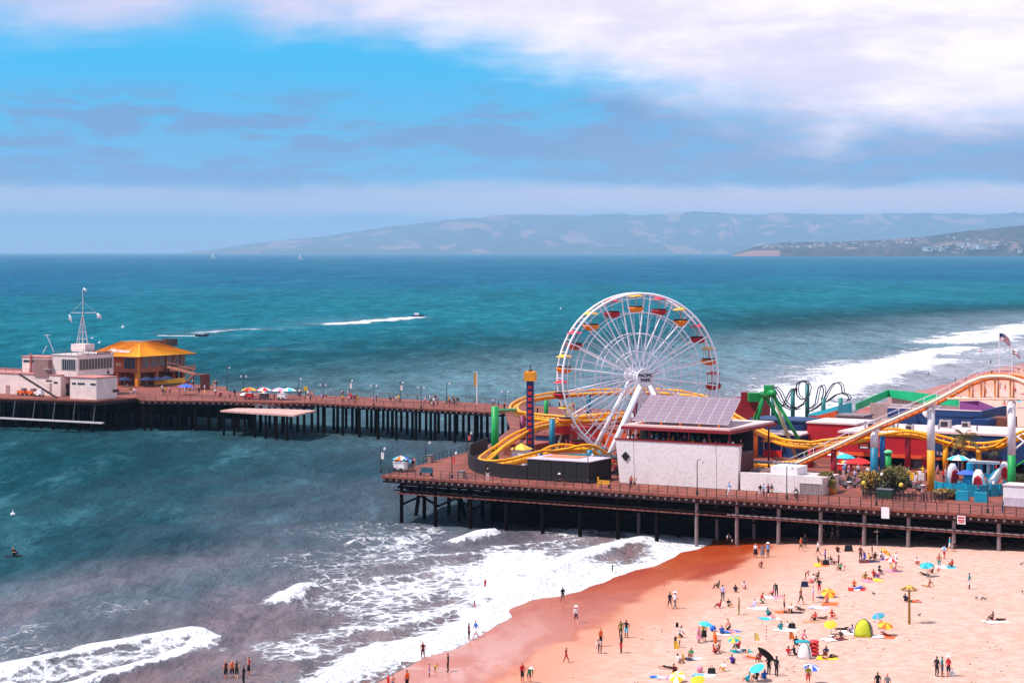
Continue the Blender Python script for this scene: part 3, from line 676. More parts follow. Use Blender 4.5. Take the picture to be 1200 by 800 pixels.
# outer stair up the long block
st0, st1 = PD(22, 438, 436), PD(66, 465.5, 431)
for dx in (0, 1.3): MB().beam(st0 + Vector((dx * .3, -dx * .9, 0)), st1 + Vector((dx * .3, -dx * .9, 0)), .12, .4).build('stair_stringer', TRIMD, ho)
mb = MB()
for k in range(14): p = st0 + (st1 - st0) * ((k + .5) / 14) + Vector((.2, -.6, 0)); mb.box(p, (.5, 1.0, .06), YAW)
tag(mb.build('stair_treads', TRIMD, ho), None, kind='stuff')
MB().beam(st0 + Vector((.4, -1.2, 1.0)), st1 + Vector((.4, -1.2, 1.0)), .05, .05).build('handrail', GREYM, ho)
# B: upper left block
vB = vA + 3; uB0, uB1 = upix(26, vB), upix(57, vB); zB0, zB = zA - .3, zpix(418, uB0, vB)
block(None, uB0, uB1, vB, vB + 4.5, zB0, zB, PINK, ho, PINK2)
for x0, x1, y0, y1 in ((27.5, 35, 421.5, 424), (38, 45, 422, 424.5), (47.5, 56, 422, 425)):
    a, b_ = upix(x0, vB), upix(x1, vB); MB().fb(a, b_, vB - .06, vB - .005, zpix(y1, a, vB), zpix(y0, a, vB)).build('window', GLASS, ho)
for x0, x1 in ((40, 45), (48, 53)):
    a, b_ = upix(x0, vB), upix(x1, vB); MB().fb(a, b_, vB - .06, vB - .005, zB0 + .3, zpix(425, a, vB)).build('door', M('door_pinkdark', (150, 100, 96)), ho)
a = upix(37, vB); MB().fb(a - .15, a + .15, vB - .5, vB - .1, zB0, zB + .8).build('pilaster', PINK2, ho)
# C: lookout storey
vC = vD + 5.0; uC1 = upix(91, vC); uC0 = upix(73, vC); vC1 = vpix(133, uC1); zC0, zC = zpix(441.5, uC1, vC), zpix(417, uC1, vC)
block(None, uC0 - 3, uC1, vC, vC1, zC0, zC, PINK, ho, M('parapet_pale', (214, 190, 186)))
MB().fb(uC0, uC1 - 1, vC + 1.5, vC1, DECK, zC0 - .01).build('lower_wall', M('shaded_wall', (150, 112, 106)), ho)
zw0, zw1 = zpix(433.5, uC1, vC), zpix(421.5, uC1, vC); n = 6
MB().fb(uC0 - .3, uC1 - .25, vC - .05, vC - .01, zw0 - .1, zw1 + .1).build('window_band', MULL, ho)
for k in range(n):
    a = uC0 + (uC1 - .6 - uC0) * k / n; MB().fb(a + .1, a + (uC1 - .6 - uC0) / n - .1, vC - .1, vC - .055, zw0, zw1).build('window', GLASS, ho)
n = 11; MB().fb(uC1 + .01, uC1 + .05, vC + .3, vC1 - .2, zw0 - .1, zw1 + .1).build('window_band', MULL, ho)
for k in range(n):
    a = vC + .5 + (vC1 - vC - 1) * k / n; MB().fb(uC1 + .055, uC1 + .1, a + .12, a + (vC1 - vC - 1) / n - .12, zw0, zw1).build('window', GLASS, ho)
mb = MB()
for k in range(14):
    a = vC + 6 + k * .75
    if a < vC1 - 1: mb.fb(uC1 + .13, uC1 + .2, a, a + .5, zC + .28 - .18, zC + .62)
mb.build('lettering', M('sign_dark', (70, 56, 62)), ho)
a = vC1 - 2.2; MB().fb(uC1 + .01, uC1 + .05, a, a + .9, zC0 + .3, zC0 + .65).fb(uC1 + .06, uC1 + .07, a + .25, a + .55, zC0 + .1, zC0 + 1.2).build('emblem', M('sign_dark', (70, 56, 62)), ho)
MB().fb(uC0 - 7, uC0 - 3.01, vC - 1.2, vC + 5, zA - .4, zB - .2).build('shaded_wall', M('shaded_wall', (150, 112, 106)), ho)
hl = [W(uA0, vA + .2, zA + .22), W(uA1, vA + .2, zA + .22)]
railing('roof_railing', 'railing along the flat roof of the long pink block', hl, 2.2, 1.0, GREYM, each=False)
hl = [W(uC0 - 2.8, vC + .4, zC + .22), W(uC1 - .4, vC + .4, zC + .22), W(uC1 - .4, vC1 - .3, zC + .22)]
railing('roof_railing', 'railing round the flat roof of the glazed lookout', hl, 1.6, 1.0, GREYM, each=False)
# antenna frame
s = thing('roof_antenna', 'slanting white antenna pole on the upper pink block', 'antenna', PD(63, 412, 442)); MB().tube([PD(63, 412, 442), PD(55, 393, 442)], .1, 5).build('pole', WHITE, s); MB().tube([PD(50, 414, 442), PD(55, 405, 442)], .08, 5).build('stay', WHITE, s); MB().tube([PD(52, 392.5, 442), PD(58, 392.5, 442)], .06, 5).build('crossbar', WHITE, s)
b = W(uC0 - 3.6, vC - .6, zC0); s = thing('satellite_dish', 'white satellite dish beside the lookout storey', 'satellite dish', b)
MB().tube([b, b + Vector((0, 0, 1.2))], .08, 6).build('stand', GREYM, s); MB().lathe(b + Vector((0, -.2, 1.2)), [(.1, 0), (.6, .1), (.85, .4), (.8, .42), (.1, .08)], 10).build('bowl', WHITE, s)
# signal mast
mY = 444.0; mb0 = PD(97, 409, mY); ms = thing('signal_mast', 'tall lattice signal mast with yardarm on the harbour office roof', 'mast', mb0)
MB().box((mb0.x, mb0.y, mb0.z + .35), (4.0, 3.0, 1.6), YAW).build('base', PINK, ms)
MB().tube([PD(97, 408, mY), PD(97, 339, mY)], [.17, .09], 6).build('topmast', M('mast_white', (200, 188, 194)), ms)
for dx, dy in ((-1.3, -.9), (1.3, -.9), (-1.1, .9), (1.1, .9)):
    MB().tube([mb0 + Vector((dx * .95, dy, .8)), PD(97, 367, mY)], .08, 5).build('leg', M('mast_white', (200, 188, 194)), ms)
for q in (.2, .42, .64):
    tp = PD(97, 367, mY); c = [mb0 + Vector((dx, dy, .8)) + (tp - (mb0 + Vector((dx, dy, .8)))) * q for dx, dy in ((-1.2, -.9), (1.2, -.9), (1.1, .9), (-1.1, .9))]
    MB().tube(c, .05, 4, closed=True).build('ring', M('mast_white', (200, 188, 194)), ms)
MB().tube([PD(83, 366.5, mY), PD(113, 366.5, mY)], .08, 6).build('yardarm', M('mast_white', (200, 188, 194)), ms)
for xa in (83.5, 112.5): MB().tube([PD(xa, 366.5, mY), PD(97, 353, mY)], .035, 4).build('stay', M('mast_white', (200, 188, 194)), ms)
def flag(x, y, Y, wpx, hpx, label, mats, bands, sag=.3, ang=0.0):
    """cloth with folds, hoist at (x, y)"""
    p = PD(x, y, Y); wd, hh = wpx * Y / F, hpx * Y / F; mb = MB(); NU, NV = 12, len(bands); vs = []
    ca, sa = math.cos(ang), math.sin(ang)
    for j in range(NV + 1):
        for i in range(NU + 1):
            s_ = i / NU; q = Vector((wd * s_ * .92, .18 * wd * math.sin(s_ * 7.5 + j * .25) * (.3 + s_), -hh * j / NV - sag * wd * s_ * s_ + .05 * wd * math.sin(s_ * 5)))
            vs.append(p + Vector((q.x * ca + q.z * sa, q.y, q.z * ca - q.x * sa)))
    for j in range(NV):
        for i in range(NU):
            mi = bands[j]
            if isinstance(mi, tuple): mi = mi[0] if i < NU * .42 else mi[1]
            a = j * (NU + 1) + i; mb.f.append((a, a + NU + 1, a + NU + 2, a + 1)); mb.mi.append(mi)
    mb.v = [tuple(q) for q in vs]
    o = mb.build('flag', mats, None, True, loc=p); md = o.modifiers.new('cloth', 'SOLIDIFY'); md.thickness = .03
    return tag(o, label, 'flag')
FW = M('flag_white', (232, 228, 230))
flag(97.3, 337.5, mY, 4.5, 3.5, 'white flag at the very top of the signal mast', [FW], [0, 0])
flag(112.8, 367, mY, 6, 5.5, 'white signal flag hanging from the landward end of the yardarm', [FW], [0, 0, 0])
flag(80.5, 368.5, mY, 4, 6.5, 'narrow white signal flag hanging from the seaward end of the yardarm', [FW], [0, 0, 0], .9)

# ---------------- restaurant with yellow roof
TERRA = M('stucco_terracotta', (170, 92, 66), .85, .2, .6); YROOF = M('roof_yellow', (240, 164, 14), .7, .15, .8, stretch=(1, 1, .3)); ORNG = M('stucco_orange', (220, 130, 40), .8, .12)
rc = P(161.5, 452.5); re = thing('restaurant', 'terracotta two-storey restaurant under a broad yellow hipped roof', 'building', rc)
uR, vR = UV(rc); uL = upix(112, vR); vE = vpix(217, uR); ze = zpix(417.5, uR, vR); z1 = zpix(437, uR, vR)
MB().fb(uL, uR, vR, vE, z1, ze).build('upper_wall', TERRA, re)
MB().fb(uL + 1, uR - 1.6, vR + 2.2, vE - .5, DECK, z1 - .01).build('lower_wall', M('wall_brown', (110, 58, 46), .85, .3), re)
for a, b_ in ((uR - .5, vR + .5), (uL + .5, vR + .5), ((uL + uR) / 2, vR + .5), (uR - .5, vR + 7), (uR - .5, vR + 13), (uR - .5, vE - .5)):
    MB().fb(a - .45, a + .45, b_ - .45, b_ + .45, DECK, z1).build('column', ORNG if a == uR - .5 and b_ < vR + 1 else TERRA, re)
MB().fb(uR - .1, uR + .08, vR - .08, vR + .5, z1, ze).build('corner_post', ORNG, re)
ov = 1.8; zt = zpix(401.0, uR - 4, vR + 6)
um, vm0, vm1 = (uL + uR) / 2, vR + 3.6, vE - 8
def roof_piece(name, pts): o = MB().add(pts, [tuple(range(len(pts)))]).build(name, YROOF, re); md = o.modifiers.new('th', 'SOLIDIFY'); md.thickness = .3; return o
e = [W(uL - ov, vR - ov, ze), W(uR + ov, vR - ov, ze), W(uR + ov, vE + ov, ze), W(uL - ov, vE + ov, ze)]
r4 = [W(uL + 4, vm0, zt), W(uR - 2.6, vm0, zt), W(uR - 2.6, vm1, zt), W(uL + 4, vm1, zt)]
rs = roof_piece('roof_slope', [e[0], e[1], r4[1], r4[0]]); roof_piece('roof_slope', [e[1], e[2], r4[2], r4[1]]); roof_piece('roof_slope', [e[2], e[3], r4[3], r4[2]]); roof_piece('roof_slope', [e[3], e[0], r4[0], r4[3]]); 
for a_, b_, c_, d_ in ((e[0], e[1], r4[1], r4[0]), (e[1], e[2], r4[2], r4[1])):
    mb = MB(); n_ = 26
    for k in range(1, n_): q = k / n_; mb.beam(a_ + (b_ - a_) * q + Vector((0, 0, .12)), d_ + (c_ - d_) * q + Vector((0, 0, .12)), .1, .1)
    tag(mb.build('roof_seams', M('roof_seam', (206, 120, 10), .7), re), None, kind='stuff')
    MB().beam(a_ - Vector((0, 0, .12)), b_ - Vector((0, 0, .12)), .2, .24).build('gutter', M('gutter_brown', (120, 66, 40)), re)
MB().fb(uL + 4, uR - 2.6, vm0, vm1, zt - .05, zt + .25).build('roof_top', M('roof_flat', (150, 110, 90)), re)
MB().fb(uR - 5.6, uR - 2.4, vR + 8, vR + 13, zt - 1.2, zt + .35).build('roof_vent', M('vent_brown', (110, 70, 60)), re)
MB().fb(uR - 5, uR - 2.2, vR + 15, vR + 17, zt - 1.2, zt + .5).build('roof_vent', STEEL, re)
for k in range(4):
    a = vR + 1.6 + k * 2.9; MB().fb(uR + .01, uR + .07, a, a + 2.3, z1 + 1.15, ze - .35).build('window', GLASS, re)
for x0, x1 in ((146, 158),):
    for k in range(3):
        a, b_ = upix(x0 + k * 4.2, vR), upix(x0 + k * 4.2 + 3.4, vR); MB().fb(a, b_, vR - .07, vR - .01, z1 + 1.0, ze - .45).build('window', GLASS, re)
a = upix(136, vR); MB().fb(a, a + 1.6, vR - .07, vR - .01, z1 + 1.5, z1 + 2.2).build('sign_panel', M('sign_cream', (206, 170, 130)), re)
a = vR + 9.4; MB().fb(uR + .02, uR + .12, a, a + 2.3, z1 - .1, z1 + .85).build('sign_panel', M('sign_green', (70, 92, 84)), re)
MB().fb(uR + .06, uR + .16, vE - 7.5, vE - .3, z1 + .3, ze - .3).build('balcony_opening', GLASS, re)
for k in range(3): MB().fb(uR + .1, uR + .3, vE - 7.3 + k * 2.6, vE - 6.9 + k * 2.6, z1, ze).build('mullion', TERRA, re)
MB().fb(uR, uR + 2.0, vE - 8, vE + 1.5, z1 - .25, z1).build('balcony_floor', M('wall_brown', (110, 58, 46)), re)
MB().fb(uR + 1.9, uR + 2.0, vE - 8, vE + 1.5, z1, z1 + 1.05).build('balcony_rail', M('rail_tan', (170, 110, 90)), re)
s0, s1, s2 = PD(196, 430, 470), PD(229, 438.5, 462), PD(213, 451, 458)
for a, b_ in ((s0, s1), (s1 + Vector((0, -1.5, 0)), s2)):
    for dy in (0, 1.4): MB().beam(a + Vector((0, dy, 0)), b_ + Vector((0, dy, 0)), .12, .45).build('stair_stringer', M('rail_tan', (170, 110, 90)), re)
    mb = MB()
    for k in range(10): mb.box(a + (b_ - a) * ((k + .5) / 10) + Vector((0, .7, .1)), (.6, 1.4, .06), 0)
    tag(mb.build('stair_treads', M('wall_brown', (110, 58, 46)), re), None, kind='stuff')
    MB().beam(a + Vector((0, 0, 1.1)), b_ + Vector((0, 0, 1.1)), .08, .08).build('handrail', M('rail_tan', (170, 110, 90)), re)
MB().box(s1 + Vector((1.0, -.2, -.05)), (2.6, 3.4, .2), YAW).box(s1 + Vector((2.2, -.2, -2.6)), (.2, 3.2, 5.0), YAW).box(s1 + Vector((-.2, -1.6, -2.6)), (.2, .2, 5.0), YAW).build('stair_landing', M('wall_brown', (110, 58, 46)), re)
# awnings and yellow banner on the terrace
MB().fb(uR + 3.2, uR + 3.3, vR + 2, vR + 13, DECK + .3, DECK + 1.4).build('terrace_banner', M('banner_yellow', (226, 164, 30)), re)
fc = bpy.data.curves.new('t', 'FONT'); fc.body = 'Mariasol'; fc.size = 1.9; fc.extrude = .05
fo = bpy.data.objects.new('t', fc); COL.objects.link(fo); bpy.context.view_layer.update(); me = bpy.data.meshes.new_from_object(fo.evaluated_get(bpy.context.evaluated_depsgraph_get())); bpy.data.objects.remove(fo)
sl = (r4[0] - e[0]); sl2 = (r4[1] + r4[0] - e[0] - e[1]).normalized(); xx = UX.normalized(); nn = xx.cross(sl2)
a = upix(131, vR + 1); bp = W(a, vR - ov, ze) + sl2 * 1.6 + nn * .2
lt = bpy.data.objects.new('lettering', me); COL.objects.link(lt); me.materials.append(WHITE); lt.parent = rs
lt.matrix_local = Matrix.Translation(-Vector(re['_o'])) @ Matrix(((xx.x, sl2.x, nn.x, bp.x), (xx.y, sl2.y, nn.y, bp.y), (xx.z, sl2.z, nn.z, bp.z), (0, 0, 0, 1)))
# ------------------------------------------------------------------ ferris wheel
WHP = M('wheel_white', (246, 240, 244), .45, .05, .8); RED = M('gondola_red', (176, 26, 34), .5, .15); ORA = M('gondola_orange', (244, 130, 16), .5, .12); CRED = M('canopy_red', (206, 50, 66), .55, .1); CYEL = M('canopy_yellow', (240, 176, 40), .55, .1)
WYm = 305.0; wc = PD(748, 441, WYm); WR = 12.35
an = Vector((.31, -.95, 0)).normalized(); sx_ = Vector((.95, .31, 0)).normalized()     # axle towards viewer; in-plane horizontal
fw = thing('ferris_wheel', 'huge white ferris wheel with red and orange gondolas', 'ferris wheel', (wc.x, wc.y, DECK))
def wp(r, a, off=0.0): return wc + (sx_ * math.sin(a) + Vector((0, 0, 1)) * math.cos(a)) * r + an * off
GW = 1.15
for side in (1, -1):
    MB().tube([wp(WR, 2 * math.pi * k / 80, GW * side) for k in range(80)], .17, 6, closed=True).build('rim', WHP, fw, True)
    for rr, th_ in ((.945, .07), (.775, .09), (.52, .08), (.3, .08)):
        MB().tube([wp(WR * rr, 2 * math.pi * k / 60, GW * side) for k in range(60)], th_, 4, closed=True).build('inner_ring', WHP, fw, True)
    for k in range(20):
        a = (k + .5) * math.pi / 10 - R(2)
        MB().tube([wp(.9, a, 1.5 * side), wp(WR, a, GW * side)], .11, 5).build('spoke', WHP, fw)
        MB().tube([wp(.9, a + .5, 1.5 * side), wp(WR * .775, a + math.pi / 20, GW * side)], .055, 4).build('tie_rod', WHP, fw)
for k in range(40):
    a = k * math.pi / 20; MB().tube([wp(WR, a, GW), wp(WR, a, -GW)], .05, 4).build('rim_brace', WHP, fw)
hubm = MB()
for k in range(20):
    pass
MB().tube([wc - an * 2.6, wc + an * 2.6], .75, 16).build('axle', WHP, fw, True)
cap = MB().tube([wc + an * 2.62, wc + an * 2.95], 1.35, 28).build('hub_cap', M('cap_white', (238, 234, 236)), fw)
bk = MB().tube([wc - an * 2.62, wc - an * 2.9], 1.2, 20).build('hub_cap', WHP, fw)
for body, dz in (('PACIFIC', .12), ('PARK', -.58)):
    fc = bpy.data.curves.new('t', 'FONT'); fc.body = body; fc.size = .66; fc.extrude = .02; fc.offset = .018; fc.align_x = 'CENTER'
    fo = bpy.data.objects.new('t', fc); COL.objects.link(fo); bpy.context.view_layer.update(); me = bpy.data.meshes.new_from_object(fo.evaluated_get(bpy.context.evaluated_depsgraph_get())); bpy.data.objects.remove(fo)
    me.materials.append(M('letter_black', (20, 18, 24))); lt = bpy.data.objects.new('lettering', me); COL.objects.link(lt); lt.parent = cap
    bp = wc + an * 3.0 + Vector((0, 0, dz)); lt.matrix_local = Matrix.Translation(-Vector(fw['_o'])) @ Matrix(((sx_.x, 0, an.x, bp.x), (sx_.y, 0, an.y, bp.y), (0, 1, 0, bp.z), (0, 0, 0, 1)))
for side, boff in ((1, 6.0), (-1, -7.0)):
    top = wc + an * 2.4 * side
    for s_ in (-1, 1):
        foot = wc + sx_ * 6.4 * s_ + an * boff * .55; foot.z = DECK
        MB().tube([top, foot], [.42, .5] if side == 1 else [.3, .36], 10).build('support_leg', WHP, fw, True)
        MB().box((foot.x, foot.y, DECK + .2), (1.6, 1.6, .4), YAW).build('leg_footing', M('concrete', (160, 150, 150)), fw)
def gondola_meshes(tubm, canm):
    tub = MB(); prof = [(.3, -.5), (.8, -.36), (1.05, .0), (1.08, .16), (1.0, .17)]
    tub.lathe((0, 0, -2.05), [(r_ * 1.15, z_ * 1.25) for r_, z_ in prof], 12); t_me = shared(tub, 'tub', tubm); t_me.polygons.foreach_set('use_smooth', [True] * len(t_me.polygons))
    c_me = shared(MB().lathe((0, 0, -.28), [(1.2, 0), (1.15, .08), (.7, .26), (.1, .42)], 12), 'canopy', canm)
    return t_me, c_me
gm = [gondola_meshes(ORA, CYEL), gondola_meshes(RED, CRED)]
hang = shared(MB().tube([(0, 0, 0), (0, 0, -2.1)], .06, 5).tube([(.85, 0, -.2), (.9, 0, -1.85)], .035, 4).tube([(-.85, 0, -.2), (-.9, 0, -1.85)], .035, 4).tube([(0, .85, -.2), (0, .9, -1.85)], .035, 4).tube([(0, -.85, -.2), (0, -.9, -1.85)], .035, 4), 'hanger', M('hanger_pale', (190, 170, 170)))
seat = shared(MB().lathe((0, 0, -2.0), [(1.0, .1), (1.05, .34), (.95, .36)], 12), 'seat_ring', M('seat_dark', (46, 24, 28)))
for k in range(20):
    a = k * math.pi / 10 - R(2); p = wp(WR * .985, a); tm, cm = gm[k % 2]
    g = thing('gondola', None, None, p); g.parent = fw; g.location = p - Vector(fw['_o']); g['_o'] = tuple(p)
    g['label'] = ('orange' if k % 2 == 0 else 'red') + ' gondola of the wheel'
    for nm, me_ in (('tub', tm), ('canopy', cm), ('hanger', hang), ('seat_ring', seat)): inst(nm, me_, g, p)

# ------------------------------------------------------------------ roller coasters
YEL = M('track_yellow', (240, 160, 8), .45, .12, .5); ORT = M('track_orange', (232, 116, 24), .5, .12, .5); TEAL = M('post_teal', (18, 110, 140), .5, .15); BLUE = M('post_blue', (24, 98, 160), .5, .15); GREEN = M('post_green', (24, 150, 70), .5, .15); PURP = M('post_purple', (120, 24, 70), .5, .15); CRIM = M('post_crimson', (150, 20, 40), .5, .15)
def track(path, par, rail, spine, gauge=.62, rr=.2, sr=.34, drop=.55, ties=1.1, rmat=None):
    pts = smoothpath(path, .9); L, Rr, S = [], [], []; tie = MB(); acc = 0
    for i, p in enumerate(pts):
        d = (pts[min(i + 1, len(pts) - 1)] - pts[max(i - 1, 0)]).normalized(); x = Vector((d.y, -d.x, 0)).normalized(); n = x.cross(d)
        if n.z < 0: n = -n
        d0 = pts[min(i + 4, len(pts) - 1)] - p; d1 = p - pts[max(i - 4, 0)]; c = 0
        if d0.length > 1e-6 and d1.length > 1e-6: c = (d1.normalized().cross(d0.normalized())).z
        bank = max(-.5, min(.5, c * 2.2)); x = (x * math.cos(bank) + n * math.sin(bank)) if True else x; n = x.cross(d); n = n if n.z > 0 else -n
        L.append(p - x * gauge); Rr.append(p + x * gauge); S.append(p - n * drop)
        if i % max(1, int(ties / .9)) == 0: tie.beam(p - x * gauge, p - n * drop, .1, .14); tie.beam(p + x * gauge, p - n * drop, .1, .14)
    MB().tube(L, rr, 7).build('rail', rail, par, True); MB().tube(Rr, rr, 7).build('rail', rail, par, True); MB().tube(S, sr, 8).build('track_spine', spine, par, True)
    tag(tie.build('track_ties', rmat or spine, par), None, kind='stuff'); return pts
wcst = thing('roller_coaster', 'yellow steel roller coaster looping round the wheel and over the arcades', 'roller coaster', P(660, 540))
K1 = [(735, 484, 318), (700, 487.5, 318), (660, 489, 320), (635, 487.5, 322), (617, 485, 326), (606, 481.5, 333), (602, 477.5, 342), (606, 472, 352), (620, 466.5, 362), (650, 462, 370), (690, 459, 374), (730, 457.5, 374), (770, 458, 372), (805, 461, 366), (835, 469, 352), (860, 487, 328), (884, 500, 310), (917, 515.5, 298), (945, 519, 295), (973, 517, 293), (1002, 513, 292), (1030, 506.5, 292), (1058, 504.5, 291), (1087, 509, 290), (1115, 517, 289), (1143, 522, 287), (1166, 520, 285), (1186, 513, 282), (1212, 502, 279), (1240, 492, 276)]
K2 = [(735, 485, 318), (712, 488.5, 317.5), (690, 490.5, 316), (665, 492, 312), (640, 496, 308), (620, 502.5, 304), (600, 513, 300), (583, 525, 296), (571, 534.5, 293), (566, 539, 290), (570, 541.5, 287), (582, 542, 286), (600, 539, 287), (620, 533.5, 288), (640, 527.5, 290), (660, 523.5, 292), (680, 522.5, 293), (695, 525, 294), (704, 531, 295), (720, 540, 298)]
K3 = [(860, 532, 292), (872, 538.5, 290), (890, 543, 288), (917, 543.5, 285), (938, 540, 282)]
p1 = track([PD(*k) for k in K1], wcst, YEL, YEL); p2 = track([PD(*k) for k in K2], wcst, YEL, YEL); p3 = track([PD(*k) for k in K3], wcst, YEL, YEL)
def column(x, Y, ytop, segs, r=.42, par=None, lbl=None, name='support_column'):
    """round column under photo column x at depth Y; segs = [(row where the colour ends, material)...]"""
    b = PD(x, EYE + F * (H - DECK) / Y, Y); z = H - (ytop - EYE) * Y / F; o = None
    for yb, m_ in segs:
        zb = max(DECK, H - (yb - EYE) * Y / F); o = MB().lathe((b.x, b.y, zb), [(r, 0), (r, z - zb)], 12).build(name, m_, par, True)
        if lbl: o['label'] = lbl
        z = zb
    return o
column(580, 303, 476, [(999, GREEN)], .55, wcst, 'tall green column beside the far loop')
g0 = PD(580, 481, 303); g1 = PD(604, 480, 330); MB().tube([g0, g1], .28, 8).build('column_arm', GREEN, wcst)
column(647, 306, 491, [(999, TEAL)], .45, wcst); column(612.5, 325, 487, [(999, PURP)], .5, wcst)
column(691, 292, 527, [(999, TEAL)], .42, wcst); column(633, 289, 531, [(999, TEAL)], .4, wcst); column(704, 296, 524, [(999, TEAL)], .5, wcst)
for x, Y, yt, m_ in ((640, 371, 466, GREEN), (690, 374, 462, TEAL), (745, 373, 461, PURP), (800, 366, 464, BLUE), (838, 350, 473, ORT), (885, 309, 503, ORT), (895, 312, 505, BLUE), (950, 294.5, 523, CRIM), (978, 293, 521, CRIM), (1034, 292, 509, BLUE), (1108, 289.3, 519, YEL), (1147, 287, 526, YEL), (1064, 291, 508, CRIM)):
    column(x, Y, yt, [(999, m_)], .4, wcst)
# lift hill
lh = thing('coaster_lift_hill', 'white and orange lift hill of the coaster climbing on tall painted columns', 'roller coaster', P(1091, 575))
K4 = [(916, 550, 276.8), (935, 541.5, 275.6), (980, 521.5, 272.2), (1024, 501, 269), (1060, 485, 267.2), (1091, 471.5, 265.4), (1120, 456.5, 263.8), (1138, 446.5, 262.6), (1152, 440.8, 262), (1168, 439, 261), (1186, 440, 260.2), (1204, 447, 259.4), (1225, 462, 258), (1245, 480, 257)]
p4 = track([PD(*k) for k in K4], lh, ORT, ORT, .6, .15, .22, .45, 1.2)
lo = [p - VX * .95 + Vector((0, 0, -.15)) for p in p4]; MB().tube(lo, .24, 6).build('side_beam', M('cream_beam', (244, 212, 180), .5, .06), lh)
LILAC = M('walkway_mesh', (206, 178, 206), .6, .1)
wk = [p + VX * 1.7 for p in p4[:-6] if True]; mb = MB()
for a, b_ in zip(wk[:-1], wk[1:]): mb.beam(a, b_, 1.3, .08)
tag(mb.build('walkway', LILAC, lh), None)
for q, vv in ((1.15, 2.3), (.6, 2.3), (1.15, 1.1)): MB().tube([p + VX * vv + Vector((0, 0, q)) for p in p4[:-6]], .035, 4).build('handrail', WHITE, lh)
pm = shared(MB().box((0, 0, .6), (.06, .06, 1.2)), 'handrail_post', WHITE)
for k in range(0, len(p4) - 6, 2): inst('handrail_post', pm, lh, p4[k] + VX * 2.3)
for x, Y, yt, ym, m_ in ((1024.5, 269, 503, 524, TEAL), (1091, 265.4, 474, 527, M('post_amber', (234, 150, 20), .5, .1)), (1185.5, 260.3, 468, 533, GREEN)):
    column(x, Y, yt, [(ym, WHITE), (999, m_)], .52, lh, 'thick column, white above and painted below')
    b = PD(x, yt, Y); MB().box((b.x, b.y, b.z), (1.7, 1.0, .35), YAW).build('column_head', WHITE, lh)
column(977, 272.3, 526, [(999, CRIM)], .4, lh); 
# truss under the crest
tz = H - (466.5 - EYE) * 261 / F; ta, tb = PD(1112, 466.5, 264), PD(1228, 467, 257.8)
for vv in (-.8, .9): MB().tube([ta + VX * vv, tb + VX * vv], .14, 5).build('truss_chord', M('truss_peach', (230, 186, 160)), lh)
for x in (1135, 1152, 1168, 1186, 1203):
    q = min(p4, key=lambda p: abs((p.x / p.y * F + 600) - x))
    for vv in (-.7, .7):
        a = q + VX * vv - Vector((0, 0, .3)); b_ = Vector((a.x, a.y, ta.z)); MB().tube([a, b_], .13, 5).build('truss_post', M('truss_orange', (226, 140, 70)), lh)
prev = None
for x in (1118, 1135, 1152, 1168, 1186, 1203):
    q = min(p4, key=lambda p: abs((p.x / p.y * F + 600) - x)); a = q - VX * .7
    if prev is not None: MB().tube([prev - Vector((0, 0, .4)), (a.x, a.y, ta.z)], .06, 4).build('truss_brace', WHITE, lh)
    prev = a
for y0, y1 in ((505, 528), (528, 508), (530, 548)):
    MB().tube([PD(1187, y1, 260.3), PD(1215, y0, 258.5)], .13, 5).build('brace', WHITE if y0 != 530 else GREEN, lh)

# dark looping coaster beyond
BLK = M('track_black', (30, 26, 34), .5, .2)
bc = thing('dark_looping_coaster', 'small black looping coaster on teal posts beyond the buildings', 'roller coaster', P(945, 495))
loops = [[(904, 454), (909, 454), (914, 460), (919, 471), (925, 477), (933, 478), (941, 473), (946, 463), (948, 454), (945, 448), (939, 446.5), (934, 449), (932.5, 456), (934, 463), (939, 468), (944, 467)],
         [(912, 478), (918, 474), (922, 465), (927, 456), (931, 455), (931, 463)], [(944, 478), (950, 478), (955, 473), (957, 463), (959, 454), (963, 451), (965, 456), (964.5, 463), (962, 468)],
         [(948, 482), (955, 478), (964, 470), (970, 458), (976, 449.5), (982, 448), (986, 452), (987, 460)], [(960, 474), (970, 469), (978, 463), (986, 460.5), (993, 463), (995, 467), (992, 470)], [(905, 456), (908, 462), (912, 470), (918, 476), (926, 480), (936, 479)]]
for i, lp_ in enumerate(loops):
    pts = smoothpath([PD(x, y, 366 + i * 2.5 + .25 * k) for k, (x, y) in enumerate(lp_)], .8); MB().tube(pts, .13, 5).build('rail', BLK, bc, True); MB().tube([p + Vector((.55, .7, .05)) for p in pts], .1, 5).build('rail', BLK, bc, True)
for x, yt, yb in ((929, 456, 480), (946, 449, 490), (906, 455, 486), (965, 466, 484), (985, 466, 482)):
    column(x, 372, yt, [(999, M('post_seagreen', (30, 110, 110), .5))], .4, bc)

# green swinging-ship frame
GR2 = M('ride_green', (20, 140, 66), .45, .15); GR3 = M('ride_pale', (186, 178, 150), .5, .2)
sw = thing('swing_ride', 'green A-frame thrill ride with tall splayed legs', 'ride', P(905, 535))
ap1, ap2 = PD(905, 461, 297), PD(896, 462, 309)
for a, (x, y, Y), m_ in ((ap1, (953, 544, 298), GR2), (ap1, (933, 536, 300), GR3), (ap2, (873, 517, 316), GR2), (ap2, (886, 500, 312), GR2), (ap2, (940, 537, 309), GR2)):
    b_ = PD(x, y, Y); b2 = a + (b_ - a) * ((a.z - DECK) / max(.1, a.z - b_.z)) if b_.z > DECK else b_; MB().tube([a, b2], .25, 8).build('leg', m_, sw, True)
MB().tube([ap1 - (ap2 - ap1) * .1, ap2 + (ap2 - ap1) * .3], .55, 10).build('axle', GR2, sw, True)
hd = PD(886, 465, 312); MB().box(hd, (2.4, 2.4, 1.3), YAW + .5).build('motor_housing', GR2, sw)
MB().box(PD(901, 457, 300), (1.2, 1.0, 1.4), YAW).build('head_plate', GR2, sw)
